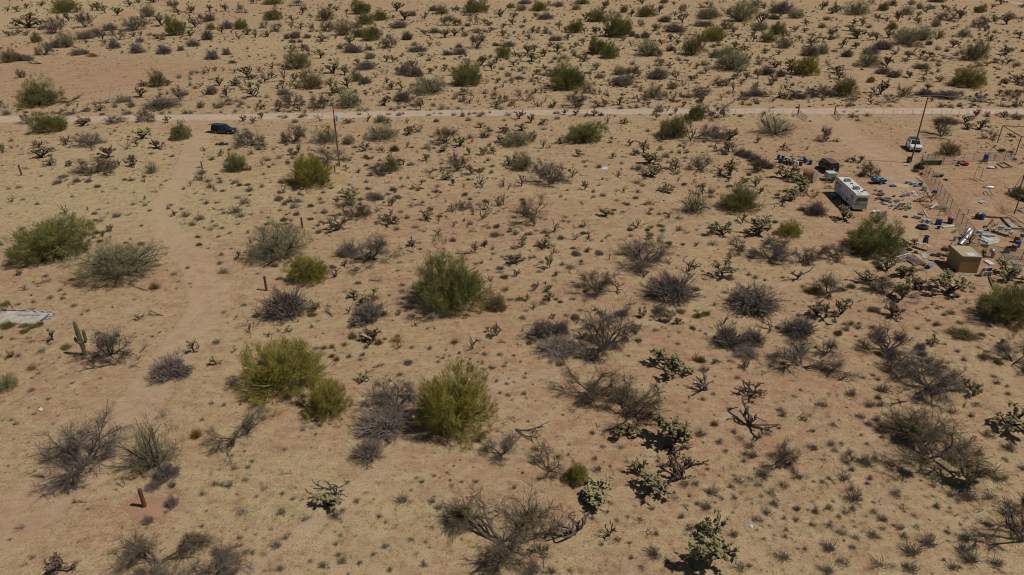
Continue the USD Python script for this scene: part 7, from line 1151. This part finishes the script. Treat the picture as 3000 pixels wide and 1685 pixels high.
t = thing('rusty_box', 'rusty brown box with grey top behind the beige cylinder', 'box', Z4(225, 85), .3); part(t, 'box', box(.7, .55, .5, (0, 0, .25)), M_TERRA); part(t, 'rim', lathe([(.3, .5), (.42, .52), (.42, .58), (.3, .58)], 12), M_GTUB)
t = thing('sawhorse', 'dark sawhorse standing left of the violet flowers', 'sawhorse', Z4(620, 75), -.4); part(t, 'beam', box(1.0, .1, .12, (0, 0, .7)), M_TIMBER)
for sx in (-.4, .4):
    for sy in (-.3, .3): part(t, 'leg', bar([sx, 0, .68], [sx, sy, 0], .035, 4), M_LUMBER)
# small blue trailer with scrap, motorcycle, bicycle
t = thing('utility_trailer', 'small blue utility trailer heaped with scrap near the camper', 'trailer', Z3(175, 150), .05)
part(t, 'bed', box(2.2, 1.2, .12, (0, 0, .5)), M_DRUM)
for s in (-1, 1): part(t, 'side_panel', box(2.2, .05, .32, (0, s * .6, .7)), M_BLUE)
part(t, 'front_panel', box(.05, 1.2, .34, (-1.1, 0, .72)), M_BLUE); part(t, 'tailboard', box(.7, 1.15, .05, (1.4, 0, .6), ry=.2), M_LBLUE); part(t, 'tow_bar', bar([-1.1, 0, .45], [-1.9, 0, .25], .05, 6), M_PLAST)
r2 = np.random.default_rng(5); part(t, 'scrap', cat_([box(*r2.uniform(.12, .6, 3), c=(r2.uniform(-.9, .9), r2.uniform(-.4, .4), r2.uniform(.6, 1.0)), rz=r2.uniform(0, 3), rx=r2.uniform(-.5, .5)) for _ in range(14)]), M_GTUB)
part(t, 'tarpaulin', box(.9, .9, .1, (-.6, .05, .98), rx=.15, ry=.1, bev=.2), M_BLUE)
for s in (-1, 1): wheel(t, .1, s * .72, .3, s)
def bike(name, label, cat, loc, rz, R, gauge, motor):
    t = thing(name, label, cat, loc, rz); L = R * 3.4
    for x in (-L / 2, L / 2): w = part(t, 'wheel', moved(lathe([(R * .8, -gauge / 2), (R, -gauge / 2), (R, gauge / 2), (R * .8, gauge / 2), (R * .8, -gauge / 2)], 20), (x, 0, R), rx=PI / 2), M_BLACK); part(w, 'hub', moved(lathe([(0, -.05), (R * .25, -.05), (R * .25, .05), (0, .05)], 10), (x, 0, R), rx=PI / 2), M_STEEL); part(w, 'spokes', cat_([bar([x, 0, R], [x + R * .82 * math.cos(k), 0, R + R * .82 * math.sin(k)], .006, 3) for k in np.arange(0, 6.28, .785)]), M_STEEL)
    fr = M_DRUM if motor else M_RED
    part(t, 'frame', tubes([(np.array([[-L / 2, 0, R], [-.05, 0, R * .9], [L * .3, 0, R * 2.2]]), np.full(3, .03)), (np.array([[-L * .22, 0, R * 2.1], [-.05, 0, R * .9]]), np.full(2, .03)), (np.array([[-L * .22, 0, R * 2.0], [L * .3, 0, R * 2.15]]), np.full(2, .03))], 6), fr)
    part(t, 'fork', tubes([(np.array([[L / 2, s * .07, R], [L * .3, s * .07, R * 2.5]]), np.full(2, .025)) for s in (-1, 1)], 6), M_STEEL); part(t, 'handlebar', bar([L * .28, -.35, R * 2.6], [L * .28, .35, R * 2.6], .02, 6), M_STEEL)
    part(t, 'saddle', box(.3 + .3 * motor, .16 + .1 * motor, .07, (-L * .22, 0, R * 2.25), bev=.06), M_BLACK)
    if motor: part(t, 'engine', box(.4, .3, .35, (0, 0, R * 1.15), bev=.06), M_STEEL); part(t, 'fuel_tank', box(.5, .26, .2, (L * .1, 0, R * 2.25), bev=.1), M_GTUB)
bike('motorcycle', 'dark motorcycle parked at the right flank of the palo verde', 'motorcycle', Z7(405, 150), -1.25, .33, .12, True); bike('bicycle', 'red and grey bicycle standing near the right timber ramp', 'bicycle', Z8(622, 655), 1.0, .34, .045, False)
bike('bicycle', 'bicycle leaning by the fence in front of the blue drum', 'bicycle', Z8(250, 205), .1, .33, .045, False)
put('barrel', K_BLUE, Z8(285, 168), 0, (1.5, 1.5, 1.5), 'big blue drum standing against the far pen fence', 'barrel')
t = thing('cloth_screen', 'dark green cloth screen hung along the pen corner', 'screen', U(2697, 485)); q = U(2757, 484) - U(2697, 485)
for k in range(5): a_, b_ = q * k / 5, q * (k + 1) / 5; part(t, 'cloth', plank(a_ + [0, 0, .5], b_ + [0, 0, .5], .06, .9 - .05 * (k % 2)), M_TARP)
m = U(2690, 497) - U(2697, 485); part(t, 'corner_cloth', plank([0, 0, .75], m + [0, 0, .6], .3, 1.3), M_TARP)
put('dry_weed', PROTO['BO'][0][0], U(2693, 494), 0, (.9, .9, 1.1), 'dark bushy weed at the corner of the pen fence', 'weed')
t = thing('tub', 'round red tub lying by the far pen fence', 'tub', ZF(1135, 1020)); part(t, 'bowl', lathe([(0, 0), (.45, 0), (.6, .32), (.6, .38), (.5, .38), (.42, .1), (0, .1)], 18), M_RED); part(t, 'rim', lathe([(.6, .38), (.64, .4), (.64, .36), (.6, .34)], 18), M_RED)
t = thing('side_table', 'low dark table between tyre and red tub', 'table', ZF(1070, 1000), .1); part(t, 'table_top', box(1.3, .6, .06, (0, 0, .55)), M_DRUM)
for sx in (-.5, .5): part(t, 'leg', box(.1, .5, .52, (sx, 0, .26)), M_TIMBER)
t = thing('scrap_heap', 'heap of dark green and black scrap inside the pen', 'scrap heap', ZF(755, 1185)); part(t, 'tarpaulin', cat_([box(1.2, .8, .3, (0, 0, .2), rz=.3, rx=.2, bev=.2), box(.8, .6, .3, (-.7, -.2, .15), rz=-.4, bev=.15)]), M_TARP); part(t, 'pipe', bar([-.9, -.3, .3], [.7, .3, .5], .05, 6), M_GTUB); part(t, 'crate', box(.5, .4, .3, (.3, -.3, .35), rz=.7), M_DRUM)
t = thing('swing_frame', 'thin empty metal frame standing in the pen', 'frame', Z8(160, 455)); p0, p1 = Z8(112, 450) - Z8(160, 455), Z8(208, 452) - Z8(160, 455)
for p in (p0, p1): part(t, 'post', bar(p, p + [0, 0, 2.3], .035, 6), M_RUSTP); part(t, 'foot', bar(p + [-.25, .8, .04], p + [.25, -.8, .04], .05, 6), M_TIMBER)
part(t, 'crossbar', bar(p0 + [0, 0, 2.3], p1 + [0, 0, 2.3], .03, 6), M_RUSTP)
t = thing('canoe', 'silver tub shaped boat lying in the middle of the pen', 'boat', Z8(350, 565), -.1); m = trimesh.creation.icosphere(2, 1.0); m.vertices *= [1.1, .4, .3]; m.vertices[:, 2] = np.maximum(m.vertices[:, 2], -.08); m.apply_translation([0, 0, .08]); part(t, 'hull', m, M_STEEL, smooth=True); part(t, 'keel', box(2.1, .05, .05, (0, 0, .38)), M_GTUB)
t = thing('ride_on_toy', 'white and orange ride-on toy lying in the pen', 'toy', Z8(385, 275), -.15); m = trimesh.creation.icosphere(2, 1.0); m.vertices *= [.75, .38, .22]; m.apply_translation([-.2, 0, .22]); part(t, 'body', m, M_WHITE, smooth=True); part(t, 'seat', box(.4, .4, .4, (.6, 0, .3), rz=.4, bev=.08), M_TERRA); part(t, 'base', box(.7, .3, .1, (.5, -.3, .08), rz=.2), M_RLID)
t = thing('sandbox', 'square timber sandbox frame in the pen', 'sandbox', Z8(575, 240)); q = [Z8(*k) - Z8(575, 240) for k in ((470, 208), (580, 198), (690, 258), (562, 272))]
for k in range(4): part(t, 'beam', plank(q[k] + [0, 0, .12], q[(k + 1) % 4] + [0, 0, .12], .16, .24), M_GLUM if k % 2 else M_TIMBER)
t = thing('garden_bed', 'large rectangular timber bed lined with wires at the right', 'garden bed', Z5(980, 385)); q = [Z5(*k) - Z5(980, 385) for k in ((770, 260), (960, 280), (1225, 500), (980, 488))]
for k in range(4): part(t, 'beam', plank(q[k] + [0, 0, .1], q[(k + 1) % 4] + [0, 0, .1], .14, .2), M_TIMBER)
for k in range(1, 9): a_, b_ = q[0] + (q[3] - q[0]) * k / 9, q[1] + (q[2] - q[1]) * k / 9; part(t, 'wire', bar(a_ + [0, 0, .2], b_ + [0, 0, .2], .015, 4), M_STEEL)
t = thing('picket_edging', 'low row of small pickets running to the garden bed', 'edging', Z5(590, 268)); a_, b_ = Z5(415, 255) - Z5(590, 268), Z5(770, 275) - Z5(590, 268)
for k in range(26): p = a_ + (b_ - a_) * k / 25; part(t, 'picket', box(.07, .04, .3, p + [0, 0, .14]), M_TIMBER)
part(t, 'rail', plank(a_ + [0, .04, .2], b_ + [0, .04, .2], .03, .05), M_TIMBER)
t = thing('timber_ramp', 'dark ladder like ramp leaning on a timber post', 'ramp', Z8(700, 650)); a_, b_ = Z8(690, 660) - Z8(700, 650), Z8(795, 590) - Z8(700, 650) + [0, 0, 2.0]
for s in (-.35, .35): part(t, 'rail', plank(a_ + [s, 0, 0], b_ + [s, 0, 0], .08, .14), M_TIMBER)
for k in range(9): p = a_ + (b_ - a_) * (k + .5) / 9; part(t, 'rung', box(.7, .1, .05, p), M_GTUB)
part(t, 'post', bar(b_ * [1, 1, 0] + [.3, .3, 0], b_ + [.3, .3, 1.1], .13, 8), M_POLE)
put('grey_shrub', PROTO['BO'][1][0], U(2990, 575), 0, (1.9, 1.9, 1.7), 'dark dense bush at the right edge below the timber ramp', 'shrub'); put('grey_shrub', PROTO['BO'][0][0], U(3004, 588), 0, (1.6, 1.6, 1.6), 'dark bush cut by the right edge of the picture', 'shrub')
def frame(posts, h, label, beams):
    P = [U(*p) for p in posts]; c = np.mean(P, axis=0); t = thing('pergola', label, 'timber frame', c)
    for p in P: part(t, 'post', bar(p - c - [0, 0, .3], p - c + [0, 0, h], .09, 8), M_POLE)
    for a_, b_ in beams: part(t, 'beam', plank(P[a_] - c + [0, 0, h + .08], P[b_] - c + [0, 0, h + .08], .1, .14), M_TIMBER)
frame([(2922, 418), (2975, 453), (3030, 425), (3085, 462)], 3.5, 'tall timber pergola frame at the right edge beyond the pen', [(0, 1), (0, 2), (1, 3), (2, 3)])
frame([(2971, 628), (3040, 660), (3060, 610)], 2.9, 'timber canopy post and beam at the right edge by the pit', [(0, 1), (0, 2)])
t = thing('refuse_bin', 'black wheeled bin with pale panel at the foot of the tall pole', 'bin', Z(2630, 390, 7.436)(238, 645), .1); part(t, 'bin', box(.62, .66, 1.0, (0, 0, .55), bev=.05), M_PLAST); part(t, 'lid', box(.66, .7, .08, (0, 0, 1.1), bev=.05), M_DRUM); part(t, 'panel', box(.36, .012, .5, (0, -.337, .6)), M_GTUB)
for s in (-1, 1): part(t, 'wheel', moved(lathe([(0, -.04), (.1, -.04), (.1, .04), (0, .04)], 10), (s * .22, .34, .1), ry=PI / 2), M_BLACK)
t = thing('basin', 'pale oval basin lying left of the tall pole foot', 'basin', Z(2630, 390, 7.436)(178, 705)); part(t, 'bowl', lathe([(0, 0), (.3, .02), (.42, .14), (.44, .16), (.38, .16), (.26, .06), (0, .05)], 16), M_GTUB); part(t, 'rim', lathe([(.42, .16), (.46, .17), (.46, .14), (.42, .13)], 16), M_WHITE)
t = thing('tree_ring', 'dark stone ring around a thin sapling in the driveway', 'planting ring', Z0(425, 645)); an = np.arange(12) * PI / 6
for a_ in an: part(t, 'stone', box(.3, .2, .18, (.75 * math.cos(a_), .75 * math.sin(a_), .06), rz=a_ + PI / 2, bev=.04), M_TIMBER)
part(t, 'sapling', tubes([(np.array([[0, 0, 0], [.05, 0, 1.0], [0, .05, 2.2]]), np.array([.03, .02, .01]))], 5), M_DEAD)
t = thing('marker_stake', 'dark stake with a white rag beside a bare mesquite', 'stake', Z(1200, 724, ZS)(2336, 152)); part(t, 'stake', bar([0, 0, -.1], [0, 0, 1.25], .06, 6), M_TIMBER); part(t, 'rag', box(.3, .05, .25, (.05, -.06, 1.05), rz=.3), M_WHITE)
# rusty drum and lying blue barrel
t = thing('rusty_drum', 'rusty drum lying on its side below the yellowish palo verde', 'drum', Z(600, 362, ZS)(500, 545, .45), .1); part(t, 'drum', moved(lathe([(.43, -.7), (.45, -.66), (.43, -.6), (.43, .6), (.45, .66), (.43, .7)], 18), ry=PI / 2), M_TERRA, smooth=40); part(t, 'end', moved(lathe([(.43, .66), (0, .67)], 18), ry=PI / 2), M_DRUM)
t = thing('blue_barrel', 'blue barrel lying on its side left of the shed', 'barrel', Z7(768, 488, .29), .75); part(t, 'drum', moved(lathe([(0, -.44), (.29, -.44), (.3, -.42), (.29, -.4), (.29, -.15), (.305, -.13), (.29, -.11), (.29, .11), (.305, .13), (.29, .15), (.29, .4), (.3, .42), (.29, .44), (0, .44)], 18), ry=PI / 2), M_LBLUE, smooth=35); part(t, 'lid', moved(lathe([(.27, -.445), (0, -.45)][::-1], 18), ry=PI / 2), M_BLUE)
solo('round_disc', lathe([(0, 0), (.42, 0), (.45, .05), (0, .06)], 18), M_PURP, 'round brown lid lying left of the blue lying barrel', 'lid', Z7(680, 512))
t = thing('power_tool', 'small yellow and black tool above the tan board', 'tool', Z7(572, 268), .4); part(t, 'motor', box(.4, .3, .3, (0, 0, .2), bev=.06), M_PLAST); part(t, 'base', box(.5, .3, .1, (.15, -.1, .06)), M_YEL)
for zf, x, y, lab in ((Z(0, 724, ZS), 0, 0, ''),): pass
# --- the concrete slab at the left
c = U(60, 934); t = thing('concrete_slab', 'pale concrete slab edged with broken block walls at the left edge', 'slab', c); S = Z(0, 890, 8.089)
tl, tr, br, bl = (S(x, y) - c for x, y in ((-900, 165), (1330, 228), (1010, 490), (-900, 500)))
for k in range(5):
    f0, f1 = k / 5 + .002, (k + 1) / 5 - .002; q = [tl + (tr - tl) * f0, tl + (tr - tl) * f1, bl + (br - bl) * f1, bl + (br - bl) * f0]; part(t, 'slab_bay', prism(np.array(q)[::-1, :2], .0, .14), M_CONC)
def wall_run(a_, b_, n, skip=()):
    for k in range(n):
        if k in skip: continue
        p0, p1 = a_ + (b_ - a_) * (k + .03) / n, a_ + (b_ - a_) * (k + .97) / n; hh = .2 + .07 * ((k * 7) % 3); p0[2] = p1[2] = hh / 2; part(t, 'block', plank(p0, p1, .2, hh), M_BLOCK)
wall_run(S(-900, 150) - c, S(705, 190) - c, 22, (12,)); wall_run(S(690, 215) - c, S(1310, 232) - c, 10, (1, 4)); wall_run(S(1370, 215) - c, S(1030, 490) - c, 12, (3, 7)); wall_run(S(-900, 510) - c, S(140, 520) - c, 14)
t2 = thing('metal_sheet', 'pale metal sheet lying on the concrete slab', 'sheet', S(720, 285, .16)); part(t2, 'sheet', box(2.6, .4, .03, (0, 0, .02)), M_GTUB); part(t2, 'fold', box(2.6, .03, .1, (0, -.2, .05)), M_GTUB)
a_, b_ = S(985, 475, .4), S(1180, 325, .4); solo('blue_pipe', bar([0, 0, 0], b_ - a_, .06, 8), M_BLUE, 'dark blue pipe lying along the right edge of the slab', 'pipe', a_)
a_ = S(335, 140); t2 = thing('bent_stake', 'bent dark metal stake standing behind the concrete slab', 'stake', a_); part(t2, 'upright', bar([0, 0, 0], [-.3, 0, .95], .05, 5), M_DRUM); part(t2, 'brace', bar([-.25, 0, .7], [-.75, -.1, .35], .03, 5), M_DRUM)
a_ = S(1320, 215); t2 = thing('bent_stake', 'thin rusty rod standing at the far corner of the slab', 'stake', a_); part(t2, 'rod', bar([0, 0, 0], [-.35, 0, .95], .02, 5), M_RUSTP); part(t2, 'tip', bar([-.35, 0, .95], [-.4, 0, 1.0], .03, 5), M_RUSTP)
# --- bits of litter
for (zf, x, y, s, lab) in ((Z(0, 362, ZS), 2060, 510, 3, ''), (Z(1200, 724, ZS), 295, 810, 1, 'crumpled white rag under the broad centre palo verde'), (Z(1200, 724, ZS), 1705, 968, .6, 'white scrap caught in the grey shrub pair'), (Z(1800, 1086, ZS), 950, 140, .9, 'white plastic bag beside a dead mesquite at right'), (Z(1800, 1086, ZS), 632, 1297, .7, 'white scrap at the foot of the brown cholla clump'), (Z(2400, 1323, ZS), 2200, 705, 1.3, 'crumpled white rag under the mesquite in the bottom right corner'), (Z(1800, 362, ZS), 1025, 247, .9, 'white scrap on the sand below the leaning dead cholla'), (Z(1800, 362, ZS), 1100, 527, 1.1, 'white plastic scrap at the foot of a bare mesquite'), (Z(1800, 1323, ZS), 1600, 875, .6, 'small white shard near a round grey tuft, bottom right'), (Z(600, 1086, ZS), 725, 342, .6, 'white scrap below the widest yellow palo verde')):
    if not lab:
        for k in range(9): m = trimesh.creation.icosphere(1, .16); m.vertices *= (.7 + .6 * meshkit.noise(m.vertices * 9 + k, k))[:, None] * [1.3, 1, .6]; solo('pale_stone', m, M_BLOCK, 'pale whitish stone in the scatter beside the dirt track', 'stone', zf(x - 80 + k * 20, y + 12 - (k * 29) % 25, .05), k, 'pale stones beside the dirt track')
        continue
    m = trimesh.creation.icosphere(2, .22 * s); m.vertices *= (.5 + 1.0 * meshkit.noise(m.vertices * 14 / s, int(x)))[:, None] * [1.2, 1, .5]; solo('litter', m, M_WHITE, lab, 'litter', zf(x, y, .05))
